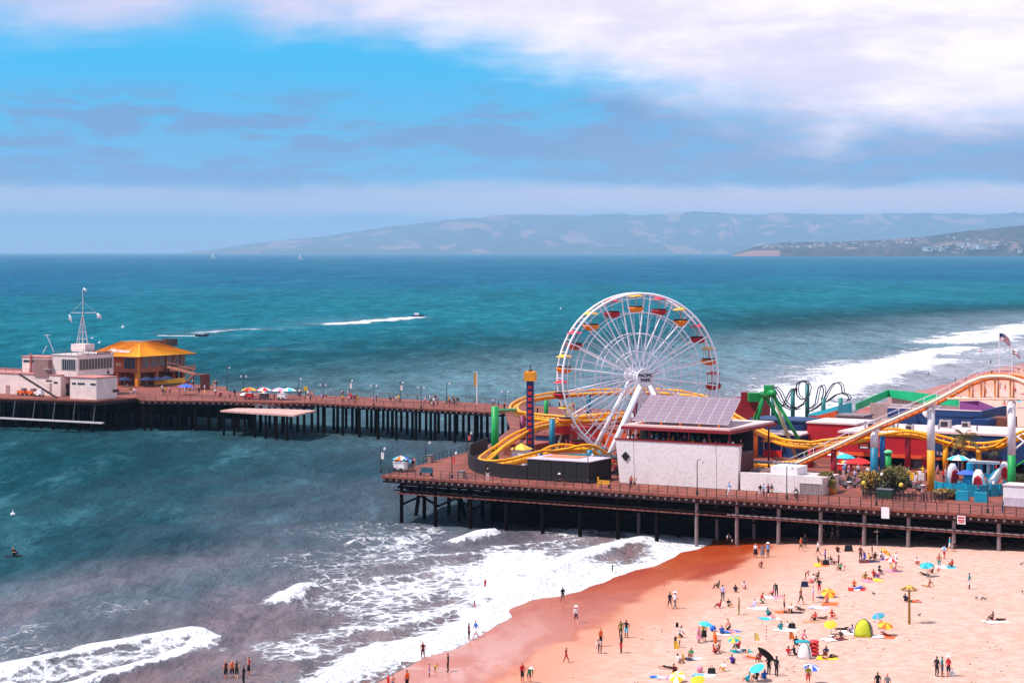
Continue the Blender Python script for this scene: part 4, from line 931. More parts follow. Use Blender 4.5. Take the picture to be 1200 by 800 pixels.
MB().box(PD(879, 470, 314), (2.6, 1.6, 2.8), YAW + .3).build('counter_arm', M('ride_crimson', (140, 20, 34), .5, .2), sw)

# drop tower
dt = thing('drop_tower', 'slim blue drop tower with red lights and amber cap', 'ride', PD(621, 522, 327))
TY = 303.0; tb_ = PD(621.5, EYE + F * (H - DECK) / TY, TY); zt_ = H - (445 - EYE) * TY / F
MB().box((tb_.x, tb_.y, (DECK + zt_) / 2), (1.0, 1.0, zt_ - DECK), YAW + .35).build('shaft', M('tower_blue', (30, 44, 96), .5, .2), dt)
for k in range(11):
    z = DECK + 2.0 + k * (zt_ - DECK - 2.6) / 10.5; q = Vector((tb_.x, tb_.y, z)) - Vector((math.cos(YAW + .35 + math.pi / 2), math.sin(YAW + .35 + math.pi / 2), 0)) * .53
    MB().box(q, (.55, .08, .5), YAW + .35).build('light_panel', M('lamp_red', (214, 40, 36), .4), dt)
MB().box((tb_.x, tb_.y, zt_ + .5), (1.7, 1.7, 1.25), YAW + .35).box((tb_.x, tb_.y, zt_ + 1.2), (1.4, 1.4, .15), YAW + .35).build('cap', M('cap_amber', (232, 150, 30), .5), dt)
MB().lathe((tb_.x, tb_.y, zt_ + 1.25), [(.25, 0), (.3, .25), (.1, .5), (.06, 1.0)], 8).build('beacon', STEEL, dt)
# ------------------------------------------------------------------ grandstand building with solar roof
uS0, vS = uvp(726, 565.5); uS1 = upix(864.5, vS)
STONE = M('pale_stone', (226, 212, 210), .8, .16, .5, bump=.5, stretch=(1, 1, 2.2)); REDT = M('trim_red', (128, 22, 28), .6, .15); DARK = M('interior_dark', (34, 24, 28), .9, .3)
t_ = NT(STONE.node_tree); g_ = t_.node('ShaderNodeTexCoord'); mp = t_.node('ShaderNodeMapping'); mp.inputs['Rotation'].default_value = (0, .9, 0); mp.inputs['Scale'].default_value = (3.2, 3.2, .6); t_.l.new(g_.outputs['Object'], mp.inputs[0])
d1_ = t_.node('ShaderNodeVectorMath', operation='DOT_PRODUCT'); t_.l.new(g_.outputs['Object'], d1_.inputs[0]); d1_.inputs[1].default_value = (.866, -.5, 1.1)
d2_ = t_.node('ShaderNodeVectorMath', operation='DOT_PRODUCT'); t_.l.new(g_.outputs['Object'], d2_.inputs[0]); d2_.inputs[1].default_value = (.866, -.5, -1.1)
n_ = t_.noise(t_.comb(t_.math('MULTIPLY', d1_.outputs['Value'], .8), t_.math('MULTIPLY', d2_.outputs['Value'], 3.0), 0.0), 1.3, 6, .7, .4); n2_ = t_.noise(g_.outputs['Object'], .4, 4, .6)
c_ = t_.mix(t_.smooth(n_, .5, .7), lin(232, 220, 218), lin(186, 170, 170)); c_ = t_.mix(t_.smooth(n2_, .5, .75, 0, .4), c_, lin(196, 172, 168))
bs = t_.node('ShaderNodeBsdfPrincipled'); t_.l.new(c_, bs.inputs['Base Color']); bs.inputs['Roughness'].default_value = .75
o_ = t_.node('ShaderNodeOutputMaterial'); t_.l.new(bs.outputs[0], o_.inputs[0])
gs = thing('grandstand', 'pale stone grandstand with red-edged canopy and solar roof', 'building', W(uS0, vS))
zw = zpix(515, uS0, vS); joints = [uS0, upix(743.5, vS), upix(840, vS), uS1]
for k in range(3):
    a, b_ = joints[k], joints[k + 1]; ex0 = -.5 if k == 0 else 0; ex1 = .35 if k == 2 else 0; g = .04
    MB().hexa([W(a + g, vS, DECK), W(b_ - g, vS, DECK), W(b_ - g, vS + .6, DECK), W(a + g, vS + .6, DECK)], [W(a + g + ex0, vS - .25, zw), W(b_ - g + ex1, vS - .25, zw), W(b_ - g + ex1, vS + .6, zw), W(a + g + ex0, vS + .6, zw)]).build('stone_panel', STONE, gs)
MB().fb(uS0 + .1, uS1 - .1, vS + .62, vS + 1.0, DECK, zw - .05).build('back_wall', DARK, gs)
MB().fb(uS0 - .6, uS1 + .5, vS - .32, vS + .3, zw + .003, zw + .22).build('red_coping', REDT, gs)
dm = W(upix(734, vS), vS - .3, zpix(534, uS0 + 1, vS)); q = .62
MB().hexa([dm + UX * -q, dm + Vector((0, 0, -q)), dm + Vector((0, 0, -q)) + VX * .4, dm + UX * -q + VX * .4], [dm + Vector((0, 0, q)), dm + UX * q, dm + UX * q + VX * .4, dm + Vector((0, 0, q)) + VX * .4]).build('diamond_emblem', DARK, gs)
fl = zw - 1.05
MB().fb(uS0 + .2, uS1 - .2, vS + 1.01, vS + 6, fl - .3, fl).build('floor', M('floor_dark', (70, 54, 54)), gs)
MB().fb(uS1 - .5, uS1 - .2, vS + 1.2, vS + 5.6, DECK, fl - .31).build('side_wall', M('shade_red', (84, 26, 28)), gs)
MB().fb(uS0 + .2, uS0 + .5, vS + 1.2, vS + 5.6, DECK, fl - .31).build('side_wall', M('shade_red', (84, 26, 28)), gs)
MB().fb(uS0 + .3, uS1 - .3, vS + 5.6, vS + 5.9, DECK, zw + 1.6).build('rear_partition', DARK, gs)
uC_0 = upix(727.5, vS - .8); uC_1 = upix(857, vS - .8); zr = zpix(499, uC_0, vS - .8)
MB().fb(uC_0, uC_1, vS - .8, vS + 14.5, zr - .4, zr).build('canopy_edge', REDT, gs)
MB().fb(uC_0 + .3, uC_1 - .3, vS - .5, vS + 14.2, zr + .004, zr + .25).build('canopy_top', M('roof_pinkish', (214, 180, 176), .8, .12), gs)
for k in range(6):
    a = uC_0 + .8 + (uC_1 - uC_0 - 1.6) * k / 5
    for vv in (vS + .4, vS + 13.5): MB().fb(a - .1, a + .1, vv - .1, vv + .1, zw if vv < vS + 1 else DECK, zr - .56).build('canopy_post', REDT, gs)
# solar array
SOL = M('solar_cell', (146, 118, 128), .4, .1, .4, spec=.6); SFR = M('solar_frame', (216, 204, 208), .5)
uP0 = upix(741.5, vS + .4); uP1 = upix(853.5, vS + .4); zb = zpix(491.5, uP0, vS + .4)
A0, A1 = W(uP0, vS + .4, zb), W(uP1, vS + .4, zb); vTop = vS + 10.5; B0, B1 = W(upix(762, vTop), vTop, zpix(463, uP0, vTop)), W(upix(868, vTop), vTop, zpix(464.5, uP1, vTop)); B1.z = B0.z
sa = thing('solar_array', 'tilted array of lilac-grey solar panels on the grandstand roof', 'solar panels', A0)
NC, NRW = 9, 8
def bil(s_, t_): return (A0 * (1 - s_) + A1 * s_) * (1 - t_) + (B0 * (1 - s_) + B1 * s_) * t_
nrm = (A1 - A0).cross(B0 - A0).normalized(); nrm = nrm if nrm.z > 0 else -nrm
o_b = [bil(0, 0), bil(1, 0), bil(1, 1), bil(0, 1)]
MB().hexa([p - nrm * .16 for p in o_b], [p - nrm * .04 for p in o_b]).build('frame', SFR, sa)
for i in range(NC):
    for j in range(NRW):
        s0_, s1_, t0_, t1_ = (i + .045) / NC, (i + .955) / NC, (j + .035) / NRW, (j + .965) / NRW
        c = [bil(s0_, t0_), bil(s1_, t0_), bil(s1_, t1_), bil(s0_, t1_)]; MB().hexa([p - nrm * .038 for p in c], [p + nrm * .03 for p in c]).build('solar_panel', SOL, sa)
for k in range(5):
    p = bil((k + .5) / 5, .02); MB().tube([p - Vector((0, 0, .1)), (p.x, p.y, zr + .25)], .12, 6).build('strut', ORT, sa)
    p = bil((k + .5) / 5, .95); MB().tube([p - Vector((0, 0, .1)), (p.x, p.y, zr + .25)], .12, 6).build('strut', GREYM, sa)
# lower white station block and its lattice screen
sb = thing('station_block', 'low pale stone coaster station beside the grandstand', 'building', W(uS1 + .3, vS))
ub0, ub1 = uS1 + .35, upix(963.5, vS); zs = zpix(553, ub0, vS)
for k in range(3):
    a, b_ = ub0 + (ub1 - ub0) * k / 3, ub0 + (ub1 - ub0) * (k + 1) / 3; MB().fb(a + .02, b_ - .02, vS, vS + .4, DECK, zs).build('stone_panel', STONE, sb)
MB().fb(ub0, ub1, vS + .42, vS + 6, DECK, zs - .2).build('roof', M('roof_pinkish', (214, 180, 176)), sb)
MB().fb(upix(903, vS + 1), upix(934, vS + 1), vS + 1, vS + 4.5, zs - .19, zs + .9).build('platform', WHITE, sb)
MB().fb(upix(879, vS + 3), upix(908, vS + 3), vS + 3, vS + 6, zs - .19, zs + .1).build('slab', M('slab_grey', (120, 92, 92)), sb)
for k in range(12):
    a = upix(876, vS + 8) + k * .62; MB().fb(a, a + .4, vS + 7.6, vS + 8.4, zs + .4, zs + .75).build('ride_car', M('car_grey', (150, 142, 150), .5), sb)
a, b_ = upix(937, vS - .1), upix(963, vS - .1); LAT = M('lattice_grey', (150, 132, 128), .8, .3)
sc_ = thing('lattice_screen', 'weathered grey lattice screen leaning on the pale station wall', 'screen', W(a, vS - .1)); zt2 = zpix(565.5, a, vS)
MB().fb(a, b_, vS - .1, vS - .03, DECK, DECK + .08).fb(a, b_, vS - .1, vS - .03, zt2 - .08, zt2).fb(a, a + .08, vS - .1, vS - .03, DECK + .08, zt2 - .08).fb(b_ - .08, b_, vS - .1, vS - .03, DECK + .08, zt2 - .08).build('frame', LAT, sc_)
for k in range(9): u = a + .1 + (b_ - a - .3) * k / 8; MB().fb(u, u + .1, vS - .09, vS - .05, DECK + .09, zt2 - .09).build('slat', LAT, sc_)
for k in range(6): z = DECK + .2 + (zt2 - DECK - .4) * k / 5; MB().fb(a + .09, b_ - .09, vS - .048, vS - .02, z, z + .08).build('slat', LAT, sc_)

# stair and crowd gate left of the grandstand
sg = thing('entry_stair', 'dark steel entry stair between the wheel and the grandstand', 'stairs', P(716, 560))
for dz, v_ in ((0, 2.0), (0, 4.0)): MB().beam(PD(697, 563, 277 + v_), PD(727, 549, 279 + v_), .2, .3).build('stringer', STEEL, sg)
MB().beam(PD(690, 545, 283), PD(722, 526, 285), .15, .15).build('handrail', GREYM, sg)
for x in (700, 708, 716, 723): MB().tube([P(x, 560), PD(x, 545 - (x - 690) * .55, P(x, 560).y)], .07, 5).build('post', STEEL, sg)
MB().box(PD(712, 535, 286), (4.5, 3, .3), YAW).build('landing', STEEL, sg)

# dark wall round the coaster end and ride box
dw = thing('ride_wall', 'black curved hoarding round the outer end of the coaster', 'wall', P(560, 548)); BLKW = M('hoarding_black', (26, 20, 22), .7, .3)
pts = [P(551, 535), P(549, 542), P(550.5, 548.5), P(557, 553), P(570, 556.5), P(588, 559.3), P(604, 560.8), P(617.5, 561.8)]; pts = [P(571, 526.5)] + pts
for a, b_ in zip(pts[:-1], pts[1:]):
    MB().beam(a + Vector((0, 0, .95)), b_ + Vector((0, 0, .95)), .2, 1.9).build('panel', BLKW, dw)
u0, v0 = uvp(618, 561.8); u1 = upix(690.5, v0); zt3 = zpix(539.5, u1 - 5, v0); v1 = v0 + 6.4
rb = thing('ride_platform', 'low black-sided ride platform with a pale lilac top', 'platform', W(u0, v0))
MB().fb(u0, u1, v0, v1, DECK, zt3).build('base', BLKW, rb); MB().fb(u0 - .1, u1 + .1, v0 - .1, v1 + .1, zt3 + .003, zt3 + .12).build('top', M('top_lilac', (196, 178, 192), .6, .15), rb)
MB().fb(u0 + 1, u1 - 3.2, v0 + 2.4, v1 - .6, zt3 + .125, zt3 + .2).build('stage_floor', M('stage_orange', (206, 120, 80), .7, .2), rb)
for k in range(5): MB().fb(u0 + (u1 - u0) * k / 5 + .06, u0 + (u1 - u0) * (k + 1) / 5 - .06, v0 - .05, v0 - .005, DECK + .1, zt3 - .15).build('side_panel', BLKW, rb)
pb = P(668, 540); wt = thing('water_tank', 'round turquoise splash pool below the wheel', 'pool', pb)
c_ = PD(674, 532, 297); c_.z = DECK
MB().lathe(c_, [(4.0, 0), (4.2, 1.3), (4.0, 1.35), (3.9, 1.0)], 24).build('wall', M('tank_teal', (20, 130, 140), .5), wt); MB().lathe(c_ + Vector((0, 0, .9)), [(3.88, 0), (3.88, .1)], 24).build('water', M('pool_water', (40, 150, 160), .15), wt)
tk = PD(611, 533, 299); tk.z = DECK; tent = thing('booth_tent', 'small white booth with a yellow pyramid roof inside the coaster loop', 'booth', tk)
MB().box(tk + Vector((0, 0, 1.1)), (2.2, 2.0, 2.2), YAW).build('walls', WHITE, tent)
q = [tk + Vector((0, 0, 2.205)) + UX * a + VX * b_ for a, b_ in ((-1.3, -1.2), (1.3, -1.2), (1.3, 1.2), (-1.3, 1.2))]; MB().add(q + [tk + Vector((0, 0, 3.1))], [(3, 2, 1, 0), (0, 1, 4), (1, 2, 4), (2, 3, 4), (3, 0, 4)]).build('roof', M('tent_yellow', (236, 186, 70)), tent)
# red and orange rides behind the wheel
def px_block(name, label, cat, x0, x1, ytop, v, dep, mat, zb=DECK, roof=None, par=None, xr=None, grp=None):
    u0, u1 = upix(x0, v), upix(x1, v); z = zpix(ytop, upix(xr if xr else x0, v), v)
    th = par or thing(name, label, cat, W(u0, v), grp)
    MB().fb(u0, u1, v, v + dep, zb, z).build('wall', mat, th)
    if roof is not None: MB().fb(u0 - .15, u1 + .15, v - .15, v + dep + .15, z + .003, z + .25).build('roof', roof, th)
    return th, u0, u1, z
for nm, lb_, x0, x1, yt, v, dep, m_ in (('ride_booth', 'red ride station behind the base of the wheel', 668, 700, 498, 46, 8, M('booth_red', (176, 36, 28), .6, .25)), ('ride_booth', 'orange ride booth behind the legs of the wheel', 700, 734, 503, 44, 6, M('booth_orange', (216, 84, 26), .6, .2)), ('ride_booth', 'dark blue booth seen between the far loop tracks', 628, 650, 510, 44, 5, M('booth_blue', (40, 60, 96), .6, .3)), ('ride_booth', 'brown shed roof inside the coaster loop', 590, 628, 520, 33, 5, M('booth_brown', (130, 66, 50), .7, .3))):
    px_block(nm, lb_, 'booth', x0, x1, yt, v, dep, m_, roof=M('booth_roof', (150, 70, 56), .7, .2))
# pirate-boat ride arm under the wheel
bt = PD(668, 508, 312); br = thing('boat_ride', 'red boat-shaped swing ride below the wheel', 'ride', (bt.x, bt.y, DECK))
MB().hexa([bt + UX * -2.2 + VX * -.6, bt + UX * 2.2 + VX * -.6, bt + UX * 2.2 + VX * .6, bt + UX * -2.2 + VX * .6], [bt + UX * -3.4 + VX * -.9 + Vector((0, 0, 1.2)), bt + UX * 3.4 + VX * -.9 + Vector((0, 0, 1.2)), bt + UX * 3.4 + VX * .9 + Vector((0, 0, 1.2)), bt + UX * -3.4 + VX * .9 + Vector((0, 0, 1.2))]).build('hull', M('gondola_red', (150, 22, 30)), br)
for s_ in (-1, 1): MB().tube([(bt + UX * 2.5 * s_).to_tuple()[:2] + (DECK,), bt + Vector((0, 0, 4.5))], .15, 6).build('leg', M('leg_pale', (200, 190, 150)), br)

# ------------------------------------------------------------------ arcades and restaurants
REDW = M('wall_red', (178, 18, 34), .65, .14, .4); NAVY = M('wall_navy', (20, 52, 100), .65, .2, .5); WROOF = M('roof_white', (218, 190, 190), .8, .12, .4); GRNP = M('parapet_green', (20, 170, 112), .6, .12, .5); PUR = M('wall_purple', (134, 62, 126), .7, .15, .5); ORP = M('panel_orange', (224, 84, 36), .6, .14); CYN = M('roof_cyan', (50, 180, 200), .5, .1)
vR_ = UV(PD(1058, 504, 291))[1] + 2.6
rr_ = thing('red_restaurant', 'red restaurant with open dark front and red pillars', 'building', P(985, 550))
ua, ub = upix(984, vR_), upix(1089, vR_); zt4 = zpix(508, upix(1010, vR_), vR_); zo = zpix(534, upix(1010, vR_), vR_)
MB().fb(ua, ub, vR_, vR_ + 16, zo, zt4).build('upper_wall', REDW, rr_); MB().fb(ua - .2, ub + .2, vR_ - .2, vR_ + 16, zt4 + .003, zt4 + .3).build('roof', WROOF, rr_)
MB().fb(ua, ub, vR_ - .12, vR_ - .01, zo, zo + .5).build('orange_band', ORP, rr_)
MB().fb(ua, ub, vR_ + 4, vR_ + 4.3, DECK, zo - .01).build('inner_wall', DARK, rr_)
for x in (987, 1009, 1064.5, 1085): u = upix(x, vR_ + .5); MB().fb(u - .45, u + .45, vR_ + .1, vR_ + 1.0, DECK, zo - .01).build('pillar', REDW if x != 1064.5 else M('pillar_dark', (110, 16, 34)), rr_)
u = upix(1074, vR_ + 1.2); MB().fb(u - .9, u + .9, vR_ + 1.1, vR_ + 1.3, DECK, DECK + 2.9).build('door_panel', M('door_grey', (130, 132, 140), .4), rr_)
s = thing('hanging_sign', 'black sign with red and white lettering over the red restaurant front', 'sign', W(upix(1013, vR_ - .6), vR_ - .6, zo)); u0, u1 = upix(1006.5, vR_ - .6), upix(1019.5, vR_ - .6); z0 = zpix(524, u0, vR_ - .6); z1_ = zpix(518.5, u0, vR_ - .6)
MB().fb(u0, u1, vR_ - .7, vR_ - .58, z0 - .2, z1_ + .1).build('board', BLKW, s)
for zz, m_, n_ in ((.36, M('letter_red', (210, 50, 44)), 5), (.0, WHITE, 6)):
    mb = MB()
    for k in range(n_): a = u0 + .25 + k * (u1 - u0 - .5) / n_; mb.fb(a, a + (u1 - u0 - .5) / n_ * .72, vR_ - .73, vR_ - .705, z0 - .08 + zz, z0 + .18 + zz)
    mb.build('lettering', m_, s)
MB().tube([W(u0 + .3, vR_ - .64, z1_ + .1), W(u0 + .3, vR_ - .1, zo + 1)], .04, 4).build('bracket', STEEL, s)
th, *_ = px_block('red_sign_wall', 'broad red slanted wall left of the red restaurant', 'building', 946, 1003, 495.5, vR_ + 9, 8, REDW, roof=WROOF)
th, u0, u1, z = px_block('orange_arcade', 'orange panelled arcade behind the red wall', 'building', 948, 980, 490, vR_ + 24, 6, ORP)
MB().hexa([W(u0, vR_ + 24, z + .003), W(u1, vR_ + 24, z + .003), W(u1, vR_ + 25, z + .003), W(u0, vR_ + 25, z + .003)], [W(u0, vR_ + 24, z + .1), W(u1, vR_ + 24, z + 1.4), W(u1, vR_ + 25, z + 1.4), W(u0, vR_ + 25, z + .1)]).build('gable', ORP, th)
px_block('orange_kiosk', 'small orange kiosk wall beside the red wall', 'kiosk', 937, 947, 506, vR_ + 10, 3, ORP)
th, u0, u1, z = px_block('cyan_roofed_kiosk', 'kiosk with a sloping cyan roof behind the orange arcade', 'kiosk', 948, 983, 486, vR_ + 33, 6, M('wall_white_kiosk', (200, 190, 190)))
MB().hexa([W(u0, vR_ + 32.5, z + .003), W(u1, vR_ + 32.5, z + .003), W(u1, vR_ + 39, z + .003), W(u0, vR_ + 39, z + .003)], [W(u0, vR_ + 32.5, z + .15), W(u1, vR_ + 32.5, z + 1.7), W(u1, vR_ + 39, z + 1.9), W(u0, vR_ + 39, z + .3)]).build('roof', CYN, th)
px_block('navy_arcade', 'long navy arcade wall behind the green ride', 'building', 878, 941, 492, vR_ + 14, 7, NAVY, roof=M('roof_navy', (40, 62, 100)))
px_block('navy_ticket_hall', 'low navy hall under the yellow track by the green ride', 'building', 885, 938, 508, vR_ + 6, 5, NAVY, roof=WROOF)
px_block('crimson_ride_house', 'dark crimson ride house behind the solar roof', 'building', 856, 886, 466, vR_ + 30, 6, M('wall_crimson', (128, 14, 30), .65, .25))
px_block('grey_plant_shed', 'pale grey shed with vents beside the orange arcade', 'shed', 980, 1012, 487.5, vR_ + 22, 4, M('wall_pinkgrey', (176, 150, 150)), roof=M('roof_shed', (130, 110, 112)))
# blue arcade on the right
ba = thing('blue_arcade', 'navy arcade with open dark front beside the shark ride', 'building', P(1095, 557)); ua, ub = ub + .3, upix(1240, vR_); zt5 = zpix(508, upix(1110, vR_), vR_)
MB().fb(ua, ub, vR_, vR_ + 12, zo, zt5).build('upper_wall', NAVY, ba); MB().fb(ua - .02, ub, vR_ - .15, vR_ + 12, zt5 + .003, zt5 + .3).build('roof', WROOF, ba)
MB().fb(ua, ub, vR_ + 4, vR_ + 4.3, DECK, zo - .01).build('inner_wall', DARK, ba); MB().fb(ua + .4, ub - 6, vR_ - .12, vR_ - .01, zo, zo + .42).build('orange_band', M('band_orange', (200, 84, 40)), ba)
for x in (1097, 1124, 1150, 1178, 1205): u = upix(x, vR_ + .5); MB().fb(u - .5, u + .5, vR_ + .1, vR_ + 1.0, DECK, zo - .01).build('pillar', NAVY, ba)
mb = MB(); u0 = upix(1098, vR_)
for k in range(5): mb.fb(u0 + .5 * k, u0 + .5 * k + .34, vR_ - .2, vR_ - .125, zo + .75, zo + 1.25)
mb.build('lettering', WHITE, ba)
nh = thing('navy_hall', 'tall navy hall with white-edged flat roof behind the arcades', 'building', W(upix(1044, vR_ + 18), vR_ + 18))
u0, u1 = upix(1040, vR_ + 17), upix(1150, vR_ + 17); z = zpix(487, upix(1100, vR_ + 17), vR_ + 17); MB().fb(u0, u1, vR_ + 17, vR_ + 30, DECK, z).build('wall', NAVY, nh)
MB().fb(u0 + .5, u1 - .5, vR_ + 17.5, vR_ + 29.5, z + .003, z + .05).build('roof', M('roof_dust', (170, 140, 150)), nh)
MB().fb(u0, u1, vR_ + 16.9, vR_ + 17.4, z + .003, z + .9).build('parapet', NAVY, nh); MB().fb(u0, u1, vR_ + 16.85, vR_ + 17.45, z + .905, z + 1.0).build('coping', WROOF, nh)
MB().fb(u1 - .5, u1, vR_ + 17.45, vR_ + 30, z + .003, z + .9).build('parapet', NAVY, nh)
for x in (1069, 1086): p = W(upix(x, vR_ + 16.4), vR_ + 16.4, z + .4); MB().tube([p, p + Vector((.1, -.25, .1))], [.75 if x == 1086 else .45, .5 if x == 1086 else .3], 14).build('dish', WHITE, nh)
for x in (1050, 1062, 1097): p = W(upix(x, vR_ + 21), vR_ + 21, z + .6); MB().box(p, (1.6, 1.2, 1.1), YAW).build('air_conditioner', M('ac_grey', (176, 160, 160)), nh)
px_block('navy_annex', 'short navy annex with dark doorway at the end of the hall', 'building', 1140, 1158, 491, vR_ + 15, 4, NAVY)
def wall_px(par, name, a, b_, th_, mat):
    """upright wall between two traced ends (x, top row, bottom row, depth)"""
    A, B = [PD(q[0], q[1], q[3]) for q in (a, b_)], [PD(q[0], q[2], q[3]) for q in (a, b_)]; n = Vector((0, th_, 0))
    return MB().hexa([B[0], B[1], B[1] + n, B[0] + n], [A[0], A[1], A[1] + n, A[0] + n]).build(name, mat, par)
gb = thing('green_parapet_hall', 'hall with a bright green raised roof parapet', 'building', P(1060, 512)); 
wall_px(gb, 'parapet', (1003, 473, 481, 338), (1041, 456.5, 465, 356), .5, GRNP); wall_px(gb, 'parapet', (1041.3, 456.5, 465, 356), (1081, 460.5, 472, 349), .5, GRNP); wall_px(gb, 'parapet', (1081.3, 460.5, 472, 349), (1124, 466, 476, 340), .5, GRNP)
wall_px(gb, 'wall', (1020, 472, 506, 342), (1124, 476.2, 512, 337), .4, M('wall_dustpink', (190, 156, 150)))
wall_px(gb, 'rear_wall', (1041, 465.2, 490, 357.5), (1124, 474, 490, 341.5), .4, M('wall_dustpink', (190, 156, 150)))
MB().fb(*(lambda c: (c[0] - 6, c[0] + 14, c[1] - 2, c[1] + 12))(UV(PD(1065, 480, 346))), DECK, 9.5).build('body', M('wall_dustpink', (190, 156, 150)), gb)
ph = thing('purple_hall', 'purple hall with pale coping at the beach end', 'building', P(1150, 510))
wall_px(ph, 'wall', (1125, 471, 500, 337), (1169, 479.5, 506, 322), .4, PUR); wall_px(ph, 'rear_parapet', (1125, 470, 482, 345), (1147, 469.5, 480, 347), .4, PUR); wall_px(ph, 'side_wall', (1147.3, 469.5, 485, 346.5), (1169.5, 478.5, 500, 322.5), .4, PUR)
wall_px(ph, 'coping', (1124, 481.5, 482.8, 333), (1158, 489.5, 491, 318), .5, WROOF)
# rooftop deck furniture at far right edge
px_block('brown_shed', 'low brown timber shed beside the purple hall', 'shed', 1158, 1183, 489, vR_ + 20, 4, M('shed_brown', (120, 66, 52), .8, .3))

# roof plant, vents and pipes on the arcades
rk = random.Random(8)
def roof_unit(x, v, z, sz, lb_, m_):
    p = W(upix(x, v), v, z); th = thing('roof_unit', lb_, 'air conditioner', p); MB().box(p + Vector((0, 0, sz / 2)), (sz * 1.3, sz, sz), YAW).build('casing', m_, th); MB().lathe(p + Vector((0, 0, sz)), [(sz * .38, 0), (sz * .38, .12), (sz * .3, .14)], 10).build('fan', STEEL, th); MB().box(p - VX * (sz / 2 + .02) + Vector((0, 0, sz / 2)), (sz * .9, .04, sz * .6), YAW).build('grille', STEEL, th)
for x, dv, z_, lb_ in ((1022, 6, zt4 + .3, 'air unit on the white roof nearest the first column'), (1041, 9, zt4 + .3, 'air unit in the middle of the red restaurant roof'), (1066, 5, zt4 + .3, 'air unit on the red restaurant roof by the tall column'), (1108, 6, zt5 + .3, 'air unit on the blue arcade roof'), (1132, 8, zt5 + .3, 'air unit on the blue arcade roof behind the palm')): roof_unit(x, vR_ + dv, z_, rk.uniform(.8, 1.3), lb_, M('ac_grey', (176, 160, 160)))
for x in (1014, 1052, 1100, 1145):
    p = W(upix(x, vR_ + 3), vR_ + 3, zt4 + .3); th = thing('vent_pipe', {1014: 'first', 1052: 'second', 1100: 'third', 1145: 'fourth'}[x] + ' thin vent pipe along the front edge of the arcade roofs', 'pipe', p); MB().lathe(p, [(.12, 0), (.12, 1.1), (.22, 1.12), (.05, 1.35)], 8).build('pipe', GREYM, th)
# ------------------------------------------------------------------ parasols
def parasol(base, r, hgt, cols, label, name='parasol', cat='parasol', tilt=(0, 0), grp=None, n=8, rise=.32, polem=None):
    th = thing(name, label, cat, base, grp); b = Vector(base); tx, ty = tilt; ax = Vector((math.sin(tx), -math.sin(ty), 1)).normalized()
    top = b + ax * hgt; x = ax.orthogonal().normalized(); x = Vector((0, 1, 0)).cross(ax).normalized(); y = ax.cross(x)
    MB().tube([b, top + ax * .12], .035, 6).build('pole', polem or M('pole_white', (214, 206, 200)), th)
    mb = MB(); rings = [(0, 0), (.55, -.14), (1.0, -rise - .06)]; vs = [top]; NS = n * 2
    for q, dz in rings[1:]:
        for k in range(NS):
            sc2 = q * r * (1 if k % 2 == 0 else .955); a = 2 * math.pi * k / NS; vs.append(top + x * sc2 * math.cos(a) + y * sc2 * math.sin(a) + ax * dz * r)
    fs, mi = [], []
    for k in range(NS):
        m_ = (k // 2) % len(cols); fs.append((0, 1 + k, 1 + (k + 1) % NS)); mi.append(m_); fs.append((1 + k, 1 + NS + k, 1 + NS + (k + 1) % NS, 1 + (k + 1) % NS)); mi.append(m_)
    mb.v = [tuple(v) for v in vs]; mb.f = fs; mb.mi = mi; o = mb.build('canopy', cols, th); md = o.modifiers.new('th', 'SOLIDIFY'); md.thickness = .02
    rb = MB()
    for k in range(n): a = 2 * math.pi * k / n; rb.tube([top - ax * .35, top + (x * math.cos(a) + y * math.sin(a)) * r * .6 - ax * (.17 * r + .03)], .012, 3)
    rb.build('ribs', STEEL, th); return th
U = lambda n, c: M('cloth_' + n, c, .75, .1, 1.2)
uCY, uRD, uBL, uYE, uOR, uWH, uPK, uTL, uNV = U('cyan', (60, 186, 214)), U('red', (206, 34, 34)), U('blue', (60, 96, 200)), U('yellow', (240, 186, 40)), U('orange', (230, 110, 40)), U('white', (230, 226, 226)), U('pink', (226, 130, 170)), U('teal', (20, 150, 160)), U('navy', (40, 66, 110))
parasol(P(470, 552), 1.25, 2.2, [uCY, uOR, uWH, uBL], 'blue and orange striped parasol over a cart at the outer pier corner')
parasol(P(990, 551), 1.5, 2.4, [uCY], 'light blue parasol over the drinks stand by the crimson column'); parasol(P(1006, 556), 1.9, 2.4, [uRD], 'large red parasol in front of the red restaurant'); parasol(P(982, 549), 1.6, 2.6, [uWH, uOR], 'cream parasol behind the light blue one')
parasol(P(1123, 562), 1.6, 3.4, [uCY, uWH], 'pale cyan parasol rising behind the first shark head'); parasol(P(1134, 577), 1.45, 3.0, [uBL], 'violet-blue parasol over the middle of the shark ride'); parasol(P(1136, 552), 1.5, 2.4, [uNV], 'dark navy parasol under the blue arcade front'); parasol(P(1196, 520, DECK), 1.6, 2.5, [uCY], 'cyan parasol at the frame edge behind the coaster column')
for x, y, cols, lb_ in ((292, 467.5, [uOR, uYE, uRD], 'orange and yellow parasol over the first vendor cart on the long pier'), (309, 467.5, [uRD, uWH], 'red and white parasol over the middle vendor cart on the long pier'), (327, 468, [uPK, uWH], 'pink parasol over the third vendor cart on the long pier'), (338, 468, [uCY, uWH], 'cyan parasol beside the pink one on the long pier'), (290, 472.5, [uWH], 'white parasol on the low landing platform')):
    parasol(P(x, y, DECK if y < 470 else 5.1), 1.7, 2.5, cols, lb_)
for x, y, lb_ in ((146, 453, 'navy parasol under the restaurant overhang'), (172, 453, 'first navy parasol along the restaurant terrace'), (183, 452.5, 'second navy parasol along the restaurant terrace'), (195, 452, 'third navy parasol along the restaurant terrace')):
    parasol(P(x, y), 1.9, 2.3, [U('deepnavy', (24, 36, 76))], lb_, grp='navy terrace parasols')
